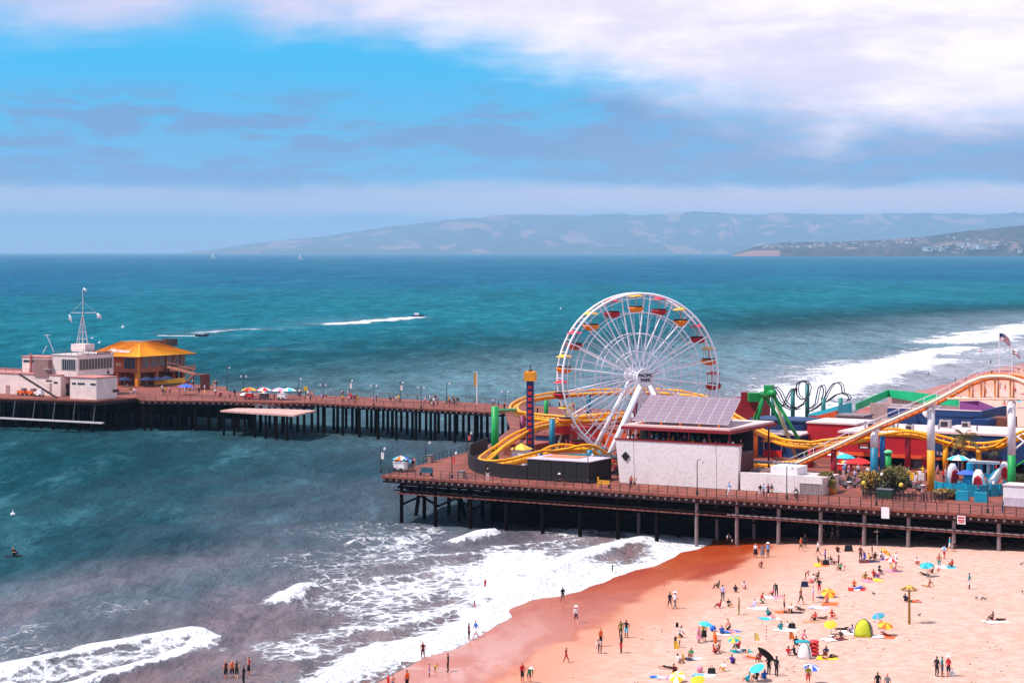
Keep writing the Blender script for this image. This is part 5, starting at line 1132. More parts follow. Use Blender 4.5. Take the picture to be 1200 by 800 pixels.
parasol(P(218, 462.5), 1.7, 2.4, [uBL], 'bright blue parasol by the restaurant stairs')
# vendor carts
def cart(base, lb_, bodym, topm, sz=(1.8, 1.0, 1.0)):
    b = Vector(base); th = thing('vendor_cart', lb_, 'cart', b, 'vendor carts'); MB().box(b + Vector((0, 0, .35 + sz[2] / 2)), sz, YAW).build('body', bodym, th); MB().box(b + Vector((0, 0, .4 + sz[2])), (sz[0] + .15, sz[1] + .15, .08), YAW).build('counter', topm, th)
    for s_ in (-1, 1): p = b + UX * .55 * s_ - VX * (sz[1] / 2 + .05); MB().tube([p + Vector((0, 0, .3)), p + Vector((0, 0, .3)) - VX * .08], .3, 12).build('wheel', STEEL, th)
    g = random.Random(lb_); mb = MB()
    for k in range(5): MB().box(b + UX * (k * .33 - .66) + Vector((0, 0, .62 + sz[2])), (.26, .4, .36 + .2 * g.random()), YAW).build('goods', [uRD, uYE, uWH, uPK, uTL][k], th)
for x, y, lb_, m_ in ((292, 468, 'red vendor cart under the orange parasol', uRD), (309.5, 468.3, 'dark vendor cart under the red and white parasol', STEEL), (331, 468.6, 'white vendor cart under the pink and cyan parasols', uWH), (469, 552.5, 'white ice cart under the striped parasol at the pier corner', uWH), (990, 555, 'red and pink drinks cart beside the crimson column', uRD)):
    cart(P(x, y), lb_, m_, WHITE)
def stall(x, y, cols, lb_, wd=3.0, dep=2.0, hgt=2.6):
    b = P(x, y); u_, v_ = UV(b); th = thing('game_stall', lb_, 'stall', b); MB().fb(u_ - wd / 2, u_ + wd / 2, v_, v_ + .5, DECK, DECK + 1.0).build('counter', cols[0], th); MB().fb(u_ - wd / 2, u_ + wd / 2, v_ + dep, v_ + dep + .1, DECK, DECK + hgt).build('back_wall', M('stall_back', (60, 40, 60), .8, .3), th)
    for a in (-wd / 2 + .06, wd / 2 - .06): MB().fb(u_ + a - .05, u_ + a + .05, v_ + .1, v_ + .2, DECK + 1.0, DECK + hgt).build('post', WHITE, th)
    n_ = 7
    for k in range(n_):
        a0, a1 = u_ - wd / 2 - .15 + (wd + .3) * k / n_, u_ - wd / 2 - .15 + (wd + .3) * (k + 1) / n_
        MB().hexa([W(a0, v_ - .5, DECK + hgt - .35), W(a1, v_ - .5, DECK + hgt - .35), W(a1, v_ + dep, DECK + hgt + .35), W(a0, v_ + dep, DECK + hgt + .35)], [W(a0, v_ - .5, DECK + hgt - .3), W(a1, v_ - .5, DECK + hgt - .3), W(a1, v_ + dep, DECK + hgt + .42), W(a0, v_ + dep, DECK + hgt + .42)]).build('awning_stripe', cols[k % len(cols)], th)
    g = random.Random(lb_)
    for k in range(7): q = W(u_ - wd / 2 + .3 + (wd - .6) * k / 6, v_ + dep - .25, DECK + g.uniform(1.2, 2.2)); MB().lathe(q - Vector((0, 0, .2)), [(.1, 0), (.24, .15), (.2, .35), (.08, .45)], 8).build('prize', [uPK, uYE, uTL, uWH, uCY, uOR, uRD][k], th)
stall(905, 535, [uRD, uYE], 'red and yellow striped stall under the green ride', 3.0)
def table(x, y, lb_):
    b = P(x, y); th = thing('cafe_table', lb_, 'table', b, 'cafe tables'); MB().lathe(b, [(.3, 0), (.05, .06), (.05, .72), (.5, .73), (.5, .78)], 12).build('table', WHITE, th)
    for k in range(3):
        a = k * 2.1; q = b + Vector((math.cos(a) * .85, math.sin(a) * .85, 0)); MB().box(q + Vector((0, 0, .44)), (.42, .42, .05), a).box(q + Vector((math.cos(a) * .2, math.sin(a) * .2, .7)), (.05, .42, .5), a).build('chair', GREYM, th)
        MB().box(q + Vector((0, 0, .21)), (.3, .3, .4), a).build('chair_legs', STEEL, th)
for k, (x, y) in enumerate(((1000, 566), (986, 565), (1012, 562), (994, 571), (1070, 570), (1080, 575))): table(x, y, ('first', 'second', 'third', 'fourth', 'fifth', 'sixth')[k] + ' white cafe table with grey chairs from the crimson column landward')
# ------------------------------------------------------------------ planting
def bush(base, rx, rz, n, cols, label, name='bush', flat=False, grp=None):
    b = Vector(base); th = thing(name, label, 'bush', b, grp); g = random.Random(label); mb = MB()
    for k in range(n):
        while True:
            p = Vector((g.uniform(-1, 1), g.uniform(-1, 1), g.uniform(-1, 1)))
            if .25 < p.length < 1 + .18 * math.sin(p.x * 9 + p.y * 7): break
        c = b + Vector((p.x * rx, p.y * rx, rz * (p.z + 1.0) + .25)); s_ = g.uniform(.12, .26); d1 = Vector((g.gauss(0, 1), g.gauss(0, 1), g.gauss(0, 1))).normalized(); d2 = d1.orthogonal().normalized()
        mb.add([c - d1 * s_ * 1.5, c + d2 * s_ * .6, c + d1 * s_ * 1.5, c - d2 * s_ * .6], [(0, 1, 2, 3)], 0 if p.z + g.uniform(-.6, .6) > 0 else 1)
    mb.build('foliage', cols, th)
    tr = MB()
    for k in range(5): a = g.uniform(0, 6.28); tr.tube([b, b + Vector((math.cos(a) * rx * .45, math.sin(a) * rx * .45, rz * 1.2))], [.07, .02], 5)
    tr.build('stems', M('bark', (70, 46, 36)), th); return th
OLV, OLD, YGR = M('leaf_olive', (96, 84, 30), .7, .4, 3), M('leaf_dark', (46, 50, 22), .7, .4, 3), M('leaf_gold', (150, 112, 40), .7, .35, 3)
bush(P(1019, 578), 1.35, 1.35, 800, [YGR, OLV], 'smaller golden-leaved bush in the fenced planter'); bush(P(1048, 580), 1.9, 1.75, 1300, [OLV, OLD], 'larger round olive bush in the fenced planter')
bush(P(968, 577), 1.1, 1.3, 500, [OLV, OLD], 'spiky dark bush beside the end of the pale station wall'); bush(P(1104, 583.5), 1.3, .45, 500, [YGR, M('leaf_rust', (110, 60, 34), .7, .4, 3)], 'low rusty hedge in front of the amber column'); bush(P(1117, 584.5), 1.2, .45, 450, [OLV, M('leaf_rust', (110, 60, 34), .7, .4, 3)], 'low rusty hedge beside the shark ride'); bush(P(1190, 569), 1.4, .7, 500, [OLD, OLV], 'dark shrub behind the white box at the green column')
def palm(base, hgt, label, n=26, sp=2.0):
    b = Vector(base); th = thing('palm_tree', label, 'palm tree', b); g = random.Random(label)
    top = b + Vector((.2, 0, hgt)); MB().tube([b, b + Vector((.05, 0, hgt * .5)), top], [.24, .17, .15], 8).build('trunk', M('palm_bark', (96, 66, 50), .9, .3, 4), th)
    for k in range(n):
        a = g.uniform(0, 6.28); el_ = g.uniform(-.5, 1.1); d = Vector((math.cos(a) * math.cos(el_), math.sin(a) * math.cos(el_), math.sin(el_))); L = sp * g.uniform(.75, 1.1); mb = MB(); NSEG = 7; sp_ = []
        for i in range(NSEG + 1): q = i / NSEG; sp_.append(top + d * L * q - Vector((0, 0, L * .5 * q * q)))
        side = d.cross(Vector((0, 0, 1))).normalized()
        for i in range(1, NSEG + 1):
            for s_ in (-1, 1):
                wl = .55 * math.sin(math.pi * (i / (NSEG + 1.2))) + .08; p = sp_[i]; bk_ = (sp_[i] - sp_[i - 1])
                mb.add([p - bk_ * .25, p + bk_ * .35, p + side * s_ * wl + bk_ * .6 - Vector((0, 0, wl * .5))], [(0, 1, 2)])
        mb.tube(sp_, [.03] * NSEG + [.01], 3); mb.build('frond', [M('frond_green', (84, 80, 30), .7, .4, 2), M('frond_dry', (130, 96, 46), .7, .35, 2)][k % 2], th)
palm(P(1128, 557), 5.4, 'palm tree with ragged crown in front of the blue arcade', 34, 2.6); palm(P(1165, 556), 3.6, 'shorter palm half hidden behind the low yellow track', 18, 1.6); palm(P(971, 578), 1.6, 'low palm clump beside the pale station wall', 18, 1.3)
# fences round the planters
def fence_box(u0, u1, v0, v1, label):
    pts = [W(u0, v0), W(u1, v0), W(u1, v1), W(u0, v1), W(u0, v0)]; railing('planter_fence', label, pts, .5, 1.0, STEEL, each=False, r=.03)
u0, v0 = uvp(1011, 584.5); fence_box(u0, upix(1064, v0), v0, v0 + 3.2, 'black iron fence round the bush planter'); u0, v0 = uvp(1078, 587.5); fence_box(u0, upix(1101, v0), v0, v0 + 2.5, 'black iron fence at the foot of the amber column')
def bin_(x, y, m_, lb_, s=(1.3, .8, 1.0), nm='litter_bin'):
    b = P(x, y); th = thing(nm, lb_, 'bin', b); MB().box(b + Vector((0, 0, s[2] / 2)), s, YAW).build('body', m_, th); MB().box(b + Vector((0, 0, s[2] + .05)), (s[0] + .08, s[1] + .08, .1), YAW).build('lid', GREYM, th)
bin_(1037, 583.5, M('bin_green', (24, 60, 40), .5), 'dark green bin in the fenced planter', (2.0, .9, 1.1)); bin_(504, 541.5, M('bin_tan', (150, 120, 110)), 'tan litter bin by the outer pier railing', (.8, .8, 1.0)); bin_(541, 560, M('bin_tan', (150, 120, 110)), 'tan litter bin by the near railing', (.8, .8, .9))
for x, y, lb_ in ((1012, 580, 'yellow globe lantern at the outer corner of the planter fence'), (1056, 582.5, 'yellow globe lantern at the landward corner of the planter fence')):
    b = P(x, y); th = thing('lantern', lb_, 'lantern', b); MB().lathe(b, [(.06, 0), (.05, 1.3)], 6).build('post', STEEL, th); MB().lathe(b + Vector((0, 0, 1.3)), [(.1, 0), (.27, .15), (.27, .4), (.08, .55)], 10).build('globe', M('globe_yellow', (236, 196, 80), .4), th)
b = P(976, 578); th = thing('orange_mascot_post', 'orange barrel planter at the foot of the crimson column', 'planter', b); MB().lathe(b, [(.5, 0), (.62, .4), (.5, .8), (.35, .85)], 12).build('barrel', M('barrel_orange', (224, 120, 30)), th); MB().lathe(b + Vector((0, 0, .85)), [(.3, 0), (.4, .5), (.12, .9)], 10).build('plant', YGR, th)
b = P(1041, 562); th = thing('green_bollard', 'thick green post with rounded cap before the red restaurant', 'post', b); MB().lathe(b, [(.42, 0), (.42, 3.6)], 12).build('shaft', GREEN, th, True); MB().lathe(b + Vector((0, 0, 3.6)), [(.62, 0), (.55, .3), (.2, .5)], 12).build('cap', M('cap_mint', (110, 200, 140)), th, True)
b = P(499, 557); th = thing('bench', 'long teal bench by the near railing', 'bench', b); TB = M('bench_teal', (44, 84, 96)); MB().box(b + Vector((0, 0, .45)), (2.0, .5, .1), YAW).build('seat', TB, th); MB().box(b + VX * .25 + Vector((0, 0, .8)), (2.0, .08, .6), YAW).build('backrest', TB, th)
for s_ in (-1, 1): MB().box(b + UX * .85 * s_ + Vector((0, 0, .2)), (.1, .45, .4), YAW).build('leg', STEEL, th)
b = P(708, 571.5); th = thing('barrier', 'yellow barrier boards near the railing', 'barrier', b); MB().box(b + Vector((0, 0, .75)), (1.6, .1, .5), YAW).build('board', M('barrier_yellow', (236, 160, 20)), th); MB().box(b - UX * .9 + Vector((0, 0, .7)), (.15, .15, 1.4), YAW).build('post', M('barrier_yellow', (236, 160, 20)), th); MB().box(b + UX * .7 + Vector((0, 0, .25)), (.1, .4, .5), YAW).build('foot', STEEL, th)
u0, v0 = uvp(1175.5, 592.5); th = thing('white_hut', 'plain white box hut on the pier edge at the frame edge', 'hut', W(u0, v0)); MB().fb(u0, u0 + 9, v0, v0 + 3, DECK, DECK + 2.5).build('body', WHITE, th); MB().fb(u0 - .1, u0 + 9.1, v0 - .1, v0 + 3.1, DECK + 2.503, DECK + 2.62).build('roof', M('roof_white', (218, 190, 190)), th)
for k in range(4): MB().fb(u0 + .1 + k * 2.2, u0 + 2.2 + k * 2.2, v0 - .06, v0 - .01, DECK + .05, DECK + 1.1).build('panel', M('panel_lilac', (196, 180, 190)), th)

# ------------------------------------------------------------------ shark ride
TQ = M('ride_turquoise', (16, 140, 168), .4, .15); SHW = M('shark_white', (226, 220, 222), .4, .08); SHR = M('shark_mouth', (206, 28, 40), .45, .1); SHB = M('shark_blue', (30, 120, 150), .4, .15)
rc_ = PD(1137, 588, 258); rc_ = P(1137, 577); kr = thing('shark_ride', 'turquoise children ride with open-mouthed shark heads', 'ride', rc_)
MB().lathe(rc_, [(4.3, 0), (4.4, .9), (4.1, 1.0), (3.8, .6), (3.5, .55)], 28).build('basin', TQ, kr)
for k in range(10):
    a = math.pi + k * math.pi / 9; p = rc_ + Vector((math.cos(a) * 4.45, math.sin(a) * 4.45, 0)); MB().box(p + Vector((0, 0, .75)), (1.35, .12, 1.5), a + math.pi / 2).build('skirt_panel', TQ, kr)
MB().lathe(rc_ + Vector((0, 0, .5)), [(1.1, 0), (.9, 1.4), (.5, 2.2), (.5, 3.3)], 14).build('centre_column', TQ, kr)
def shark(c, yaw, s=1.0, pitch=.9):
    """upturned shark head: tapered body tube with an open red mouth, fin"""
    g = thing('shark_figure', None, None, c); g.parent = kr; g.location = Vector(c) - Vector(kr['_o']); d = Vector((math.cos(yaw) * math.cos(pitch), math.sin(yaw) * math.cos(pitch), math.sin(pitch))); x = Vector((-math.sin(yaw), math.cos(yaw), 0)); up = d.cross(x); up = up if up.z > 0 else -up
    c = Vector(c)
    def ring(q, w_, h_, lift, n=12): return [c + d * q * s + x * math.cos(2 * math.pi * k / n) * w_ * s + up * (math.sin(2 * math.pi * k / n) * h_ + lift) * s for k in range(n)]
    mb = MB(); rs_ = [ring(-.6, .45, .4, 0), ring(0, .8, .7, 0), ring(.9, .85, .75, .05), ring(1.7, .72, .5, .25), ring(2.3, .35, .22, .42)]; vs = [v for r_ in rs_ for v in r_]; fs = [(i * 12 + k, i * 12 + (k + 1) % 12, (i + 1) * 12 + (k + 1) % 12, (i + 1) * 12 + k) for i in range(4) for k in range(12)] + [tuple(range(11, -1, -1)), tuple(range(48, 60))]
    mb.add(vs, fs); g['_o'] = tuple(c)
    mb.mi = [1 if (f[0] % 12) in (1, 2, 3, 4) else 0 for f in mb.f]
    mb.build('head', [SHW, SHB], g, True)
    q = lambda a, w_, h_: c + d * a * s + x * w_ * s - up * h_ * s
    mth = [q(.0, -.42, .76), q(.0, .42, .76), q(.8, .62, .8), q(1.6, .45, .48), q(1.9, 0, .3), q(1.6, -.45, .48), q(.8, -.62, .8)]
    n_ = -up * .1 * s; MB().add([p + n_ * .2 for p in mth] + [p + n_ * 1.2 for p in mth], [tuple(range(7)), tuple(range(13, 6, -1))] + [(i, (i + 1) % 7, 7 + (i + 1) % 7, 7 + i) for i in range(7)]).build('mouth', SHR, g)
    tm = MB()
    for k in range(7):
        a = q(.15 + k * .24, -.66 + abs(k - 2) * .03, .78 - k * .05); tm.add([a, a + d * .18 * s, a + d * .09 * s + x * .2 * s, a + d * .09 * s - up * .12 * s], [(0, 1, 2), (0, 1, 3), (1, 2, 3), (0, 2, 3)])
        a = q(.15 + k * .24, .66 - abs(k - 2) * .03, .78 - k * .05); tm.add([a, a + d * .18 * s, a + d * .09 * s - x * .2 * s, a + d * .09 * s - up * .12 * s], [(0, 1, 2), (0, 1, 3), (1, 2, 3), (0, 2, 3)])
    tag(tm.build('teeth', SHW, g), None, kind='stuff')
    f0 = c + up * .7 * s; MB().hexa([f0 - x * .05, f0 + x * .05, f0 + d * .9 * s + x * .05, f0 + d * .9 * s - x * .05], [f0 + up * .8 * s - x * .03, f0 + up * .8 * s + x * .03, f0 + up * .8 * s + d * .25 * s + x * .03, f0 + up * .8 * s + d * .25 * s - x * .03]).build('fin', SHB, g)
def shp(x, y, Y): return PD(x, y, Y)
shark(shp(1114, 562, 266), R(-70), .95, 1.15); shark(shp(1147, 570, 262), R(-110), .95, 1.2); shark(shp(1140, 556, 270), R(-80), .9, 1.3); shark(shp(1161, 564, 263), R(-20), .85, .8); shark(shp(1177, 557, 266), R(-100), .8, 1.15)
MB().box(shp(1153, 541.5, 268), (4.0, 1.2, .3), YAW).build('roof_slab', SHW, kr)
for x in (1145, 1150, 1158, 1163): p = shp(x, 541.5, 268); MB().box((p.x, p.y, (p.z + DECK) / 2), (.35, .35, p.z - DECK - .3), YAW).build('post', TQ if x != 1158 else SHW, kr)
for x, y in ((1128, 586), (1150, 588)): b = P(x, y); MB().box(b + Vector((0, 0, .6)), (1.6, .7, 1.2), YAW).build('cabinet', TQ, kr)
# colourful flat ride behind the bushes
b = P(1030, 570); cr = thing('spinning_ride', 'small spinning ride with coloured cars behind the bushes', 'ride', b)
MB().lathe(b, [(2.6, 0), (2.6, .3), (.5, .4), (.4, 2.2)], 20).build('turntable', M('ride_grey', (90, 80, 100)), cr)
for k, m_ in enumerate((uPK, uYE, uTL, U('violet', (120, 90, 180)), uOR, uCY)):
    a = k * math.pi / 3; p = b + Vector((math.cos(a) * 2.2, math.sin(a) * 2.2, .75)); MB().lathe(p, [(.3, -.35), (.65, 0), (.6, .35), (.3, .4)], 10).build('car', m_, cr)
b = P(1062, 562); cr2 = thing('carousel_cars', 'navy and yellow children cars beyond the planter', 'ride', b)
for k, m_ in enumerate((uNV, uYE, uWH)): MB().box(b + UX * (k * 1.5 - 1.2) + Vector((0, 0, .5)), (1.3, .9, .9), YAW + .4).box(b + UX * (k * 1.5 - 1.2) + Vector((0, 0, 1.05)), (.6, .7, .4), YAW + .4).build('car', m_, cr2)
b = P(955, 566); tqb = thing('turquoise_counter', 'turquoise counter under the foot of the lift hill', 'counter', b); MB().box(b + Vector((0, 0, .7)), (5.2, 1.4, 1.4), YAW).build('body', TQ, tqb); MB().box(b + Vector((0, 0, 1.45)), (5.4, 1.6, .1), YAW).build('top', STEEL, tqb)
# flags over the lift hill
q = PD(1171, 441, 262); th = thing('flagpole', 'thin flagpole carrying the striped flag above the coaster crest', 'flagpole', q); MB().tube([q, PD(1171, 389, 262)], .06, 6).build('pole', WHITE, th)
q = PD(1186, 441, 261); th = thing('flagpole', 'thin flagpole carrying the bear flag above the coaster crest', 'flagpole', q); MB().tube([q, PD(1186, 407, 261)], .06, 6).build('pole', WHITE, th)
FR, FB = M('flag_red', (190, 40, 60)), M('flag_blue', (40, 44, 90))
flag(1171.3, 390.5, 262, 14.5, 9, 'red and white striped flag with blue canton flying over the coaster', [FR, FW, FB], [(2, 0), (2, 1), (2, 0), (2, 1), (2, 0), (2, 1), (2, 0), 1, 0, 1, 0, 1, 0], .55)
flag(1186.3, 408.5, 261, 10.5, 7, 'white flag with brown bear and red bottom stripe over the coaster', [FW, FR, M('bear_brown', (110, 70, 50))], [0, 0, (2, 0), 0, 1], .45)
# ------------------------------------------------------------------ people
def J(**k): return k
BASE = J(pel=(0, 0, .93), spi=(0, 0, 1.12), che=(0, .01, 1.33), nec=(0, 0, 1.47), hlo=(0, -.02, 1.56), hmi=(0, -.015, 1.64), hto=(0, -.01, 1.72), nos=(0, -.115, 1.61),
         shl=(.18, 0, 1.39), ell=(.25, .03, 1.12), wrl=(.26, -.05, .88), hal=(.26, -.08, .78), shr=(-.18, 0, 1.39), elr=(-.25, .03, 1.12), wrr=(-.26, -.05, .88), har=(-.26, -.08, .78),
         hil=(.1, 0, .87), knl=(.11, -.02, .48), anl=(.11, .03, .08), tol=(.12, -.14, .035), hir=(-.1, 0, .87), knr=(-.11, -.02, .48), anr=(-.11, .03, .08), tor=(-.12, -.14, .035))
EDG = [('pel', 'spi'), ('spi', 'che'), ('che', 'nec'), ('nec', 'hlo'), ('hlo', 'hmi'), ('hmi', 'hto'), ('hlo', 'nos')]
for s_ in 'lr': EDG += [('che', 'sh' + s_), ('sh' + s_, 'el' + s_), ('el' + s_, 'wr' + s_), ('wr' + s_, 'ha' + s_), ('pel', 'hi' + s_), ('hi' + s_, 'kn' + s_), ('kn' + s_, 'an' + s_), ('an' + s_, 'to' + s_)]
RAD = dict(pel=(.15, .12), spi=(.135, .1), che=(.16, .115), nec=(.06, .06), hlo=(.075, .08), hmi=(.095, .1), hto=(.07, .075), nos=(.018, .018))
for s_ in 'lr': RAD.update({'sh' + s_: (.07, .065), 'el' + s_: (.048, .045), 'wr' + s_: (.035, .032), 'ha' + s_: (.045, .026), 'hi' + s_: (.1, .1), 'kn' + s_: (.068, .068), 'an' + s_: (.045, .045), 'to' + s_: (.045, .03)})
SLOT = {'pel-spi': 2, 'spi-che': 2, 'che-nec': 2, 'nec-hlo': 0, 'hlo-hmi': 0, 'hmi-hto': 0, 'hlo-nos': 0}
for s_ in 'lr': SLOT.update({f'che-sh{s_}': 2, f'sh{s_}-el{s_}': 5, f'el{s_}-wr{s_}': 0, f'wr{s_}-ha{s_}': 0, f'pel-hi{s_}': 3, f'hi{s_}-kn{s_}': 3, f'kn{s_}-an{s_}': 4, f'an{s_}-to{s_}': 4})
def make_pose(name, ch):
    j = dict(BASE); j.update(ch); names = list(j); me = bpy.data.meshes.new('p'); me.from_pydata([j[n] for n in names], [(names.index(a), names.index(b)) for a, b in EDG], [])
    o = bpy.data.objects.new('p', me); COL.objects.link(o); sk = o.modifiers.new('s', 'SKIN'); sk.branch_smoothing = .6; sk.use_smooth_shade = True; ss = o.modifiers.new('d', 'SUBSURF'); ss.levels = 1; ss.render_levels = 1
    for i, n in enumerate(names): me.skin_vertices[0].data[i].radius = RAD[n]; me.skin_vertices[0].data[i].use_root = (n == 'pel')
    bpy.context.view_layer.update(); out = bpy.data.meshes.new_from_object(o.evaluated_get(bpy.context.evaluated_depsgraph_get())); bpy.data.objects.remove(o); out.name = 'person_' + name
    hl, ht, ns = Vector(j['hlo']), Vector(j['hto']), Vector(j['nos']); upv = (ht - hl).normalized(); fw_ = ns - hl; fw_ = (fw_ - upv * fw_.dot(upv)).normalized(); hm2 = Vector(j['hmi'])
    segs = [(Vector(j[a]), Vector(j[b]), SLOT[f'{a}-{b}']) for a, b in EDG]
    for f in out.polygons:
        c = f.center; bd, bs_, bt = 9, 0, 0
        for a, b, sl in segs:
            d = b - a; t_ = max(0, min(1, (c - a).dot(d) / d.length_squared)); q = (c - a - d * t_).length
            if q < bd: bd, bs_, bt = q, sl, t_
        if (c - hm2).length < .17 and (c - hl).dot(upv) > -.02:
            r = c - hm2; bs_ = 1 if (r.dot(upv) > .045 or r.dot(fw_) < -.015) else 0
        f.material_index = bs_; f.use_smooth = True
    for k in range(6): out.materials.append(None)
    return out
def rot(d, ang, piv, names=None):
    out = {}; ca, sa = math.cos(ang), math.sin(ang)
    for n, p in d.items():
        y, z = p[1] - piv[0], p[2] - piv[1]; out[n] = (p[0], piv[0] + y * ca - z * sa, piv[1] + y * sa + z * ca)
    return out
def shift(d, dz, dy=0): return {n: (p[0], p[1] + dy, p[2] + dz) for n, p in d.items()}
upper = {n: BASE[n] for n in ('pel', 'spi', 'che', 'nec', 'hlo', 'hmi', 'hto', 'nos', 'shl', 'ell', 'wrl', 'hal', 'shr', 'elr', 'wrr', 'har')}
sit_u = shift(rot(upper, R(-8), (0, .93)), -.8)
POSES = {'stand': {}, 
    'walk': J(knl=(.1, -.16, .5), anl=(.1, -.28, .1), tol=(.1, -.44, .05), knr=(-.1, .08, .48), anr=(-.1, .34, .14), tor=(-.1, .25, .03), ell=(.25, .14, 1.14), wrl=(.25, .16, .92), hal=(.25, .15, .84), elr=(-.25, -.06, 1.12), wrr=(-.24, -.24, .96), har=(-.24, -.3, .9)),
    'arm': J(elr=(-.42, -.05, 1.3), wrr=(-.62, -.12, 1.24), har=(-.7, -.14, 1.22), ell=(.27, .08, 1.14), wrl=(.2, -.12, 1.0), hal=(.16, -.18, .98)),
    'sit': dict(sit_u, hil=(.1, -.02, .12), knl=(.13, -.36, .46), anl=(.12, -.52, .08), tol=(.12, -.68, .05), hir=(-.1, -.02, .12), knr=(-.13, -.36, .46), anr=(-.12, -.52, .08), tor=(-.12, -.68, .05), ell=(.25, -.12, .42), wrl=(.2, -.32, .42), hal=(.16, -.38, .42), elr=(-.25, -.12, .42), wrr=(-.2, -.32, .42), har=(-.16, -.38, .42)),
    'sitleg': dict(sit_u, hil=(.1, -.04, .11), knl=(.13, -.45, .16), anl=(.14, -.86, .08), tol=(.15, -.9, .2), hir=(-.1, -.04, .11), knr=(-.14, -.45, .13), anr=(-.16, -.86, .07), tor=(-.18, -.9, .19), ell=(.27, .2, .4), wrl=(.3, .32, .14), hal=(.32, .36, .05), elr=(-.27, .2, .4), wrr=(-.3, .32, .14), har=(-.32, .36, .05)),
    'kneel': dict(shift(rot(upper, R(18), (0, .93)), -.5), hil=(.1, 0, .38), knl=(.14, -.38, .1), anl=(.12, .05, .07), tol=(.12, .17, .04), hir=(-.1, 0, .38), knr=(-.14, -.36, .1), anr=(-.12, .07, .07), tor=(-.12, .19, .04), ell=(.22, -.3, .6), wrl=(.16, -.42, .4), hal=(.15, -.46, .32), elr=(-.22, -.3, .6), wrr=(-.16, -.42, .4), har=(-.15, -.46, .32)),
    'bend': dict(rot(upper, R(58), (0, .93)), ell=(.2, -.42, .8), wrl=(.18, -.45, .56), hal=(.18, -.47, .48), elr=(-.2, -.42, .8), wrr=(-.18, -.45, .56), har=(-.18, -.47, .48))}
lie = {n: (p[0], p[2] - .9, .13 - p[1] * .9) for n, p in BASE.items()}; lie.update(tol=(.14, -.9, .2), tor=(-.14, -.9, .2), ell=(.34, .15, .1), wrl=(.38, -.1, .06), hal=(.38, -.2, .05), elr=(-.38, .5, .1), wrr=(-.2, .72, .1), har=(-.12, .78, .1), knl=(.12, -.42, .3), hil=(.1, -.03, .13))
POSES['lie'] = lie
POSES['ride'] = dict(rot(shift(upper, .1), R(28), (0, 1.03)), hil=(.1, -.02, .97), knl=(.12, -.42, .72), anl=(.12, -.18, .38), tol=(.12, -.34, .34), hir=(-.1, -.02, .97), knr=(-.12, -.36, .56), anr=(-.12, -.22, .18), tor=(-.12, -.38, .16), ell=(.24, -.5, 1.12), wrl=(.24, -.7, 1.04), hal=(.24, -.76, 1.02), elr=(-.24, -.5, 1.12), wrr=(-.24, -.7, 1.04), har=(-.24, -.76, 1.02))
PM = {k: make_pose(k, v) for k, v in POSES.items()}
PC = dict(white=(232, 226, 226), black=(22, 18, 22), navy=(30, 34, 66), blue=(40, 96, 190), skyblue=(110, 170, 216), red=(196, 32, 36), maroon=(96, 24, 34), orange=(226, 96, 36), yellow=(232, 186, 30), green=(40, 130, 80), teal=(20, 140, 144), cyan=(50, 180, 206), pink=(230, 140, 160), magenta=(206, 30, 110), purple=(82, 48, 160), lavender=(190, 180, 220), grey=(110, 104, 110), brown=(96, 60, 46), tan=(190, 140, 104), denim=(62, 76, 110), olive=(130, 120, 40))
def cm(n): return M('wear_' + n, PC[n], .85, .12, 4)
SK = [M('skin_a', (206, 134, 104), .6, .08, 3), M('skin_b', (168, 98, 72), .6, .08, 3), M('skin_c', (110, 66, 48), .6, .08, 3), M('skin_d', (226, 160, 132), .6, .08, 3)]
HR = [M('hair_black', (20, 16, 16), .6), M('hair_brown', (56, 34, 24), .6), M('hair_blond', (176, 130, 70), .6)]
hat_me = shared(MB().lathe((0, 0, 0), [(.24, 0), (.23, .03), (.13, .05), (.12, .14), (.04, .17)], 12), 'hat', None); skirt_me = shared(MB().lathe((0, 0, 0), [(.3, 0), (.24, .3), (.17, .62), (.13, .64)], 12), 'skirt', None)
pack_me = shared(MB().box((0, .2, 1.22), (.3, .18, .42)).box((0, .3, 1.14), (.22, .06, .2)), 'backpack', cm('black'))
pr = random.Random(11); shade_l = {}
def person(pos, pose, label, top='white', bot='navy', yaw=None, sc_=1.0, skin=None, hair=None, long=False, sleeve=None, hat=None, skirt=None, grp=None, pack=False):
    o = bpy.data.objects.new('person', PM[pose]); COL.objects.link(o); o.location = pos; o.rotation_euler.z = pr.uniform(-3.1, 3.1) if yaw is None else yaw; o.scale = (sc_,) * 3
    s = SK[pr.choice((0, 0, 1, 1, 2, 3)) if skin is None else skin]; h = HR[pr.choice((0, 0, 0, 1, 1, 2)) if hair is None else hair]
    T = s if top == 'skin' else cm(top); B = s if bot == 'skin' else cm(bot); sl = s if sleeve == 'skin' else (T if sleeve is None else cm(sleeve))
    for i, m_ in enumerate((s, h, T, B, B if long else s, sl)): o.material_slots[i].link = 'OBJECT'; o.material_slots[i].material = m_
    tag(o, label, 'person', grp)
    if hat:
        c = bpy.data.objects.new('hat', hat_me); COL.objects.link(c); c.parent = o; c.location = POSES[pose].get('hmi', BASE['hmi']); c.location.z += .02; c.material_slots[0].link = 'OBJECT'; c.material_slots[0].material = cm(hat)
    if skirt and pose in ('stand', 'walk', 'arm'):
        c = bpy.data.objects.new('skirt', skirt_me); COL.objects.link(c); c.parent = o; c.location = (0, 0, .42); c.material_slots[0].link = 'OBJECT'; c.material_slots[0].material = cm(skirt)
    if pack: c = bpy.data.objects.new('backpack', pack_me); COL.objects.link(c); c.parent = o
    return o
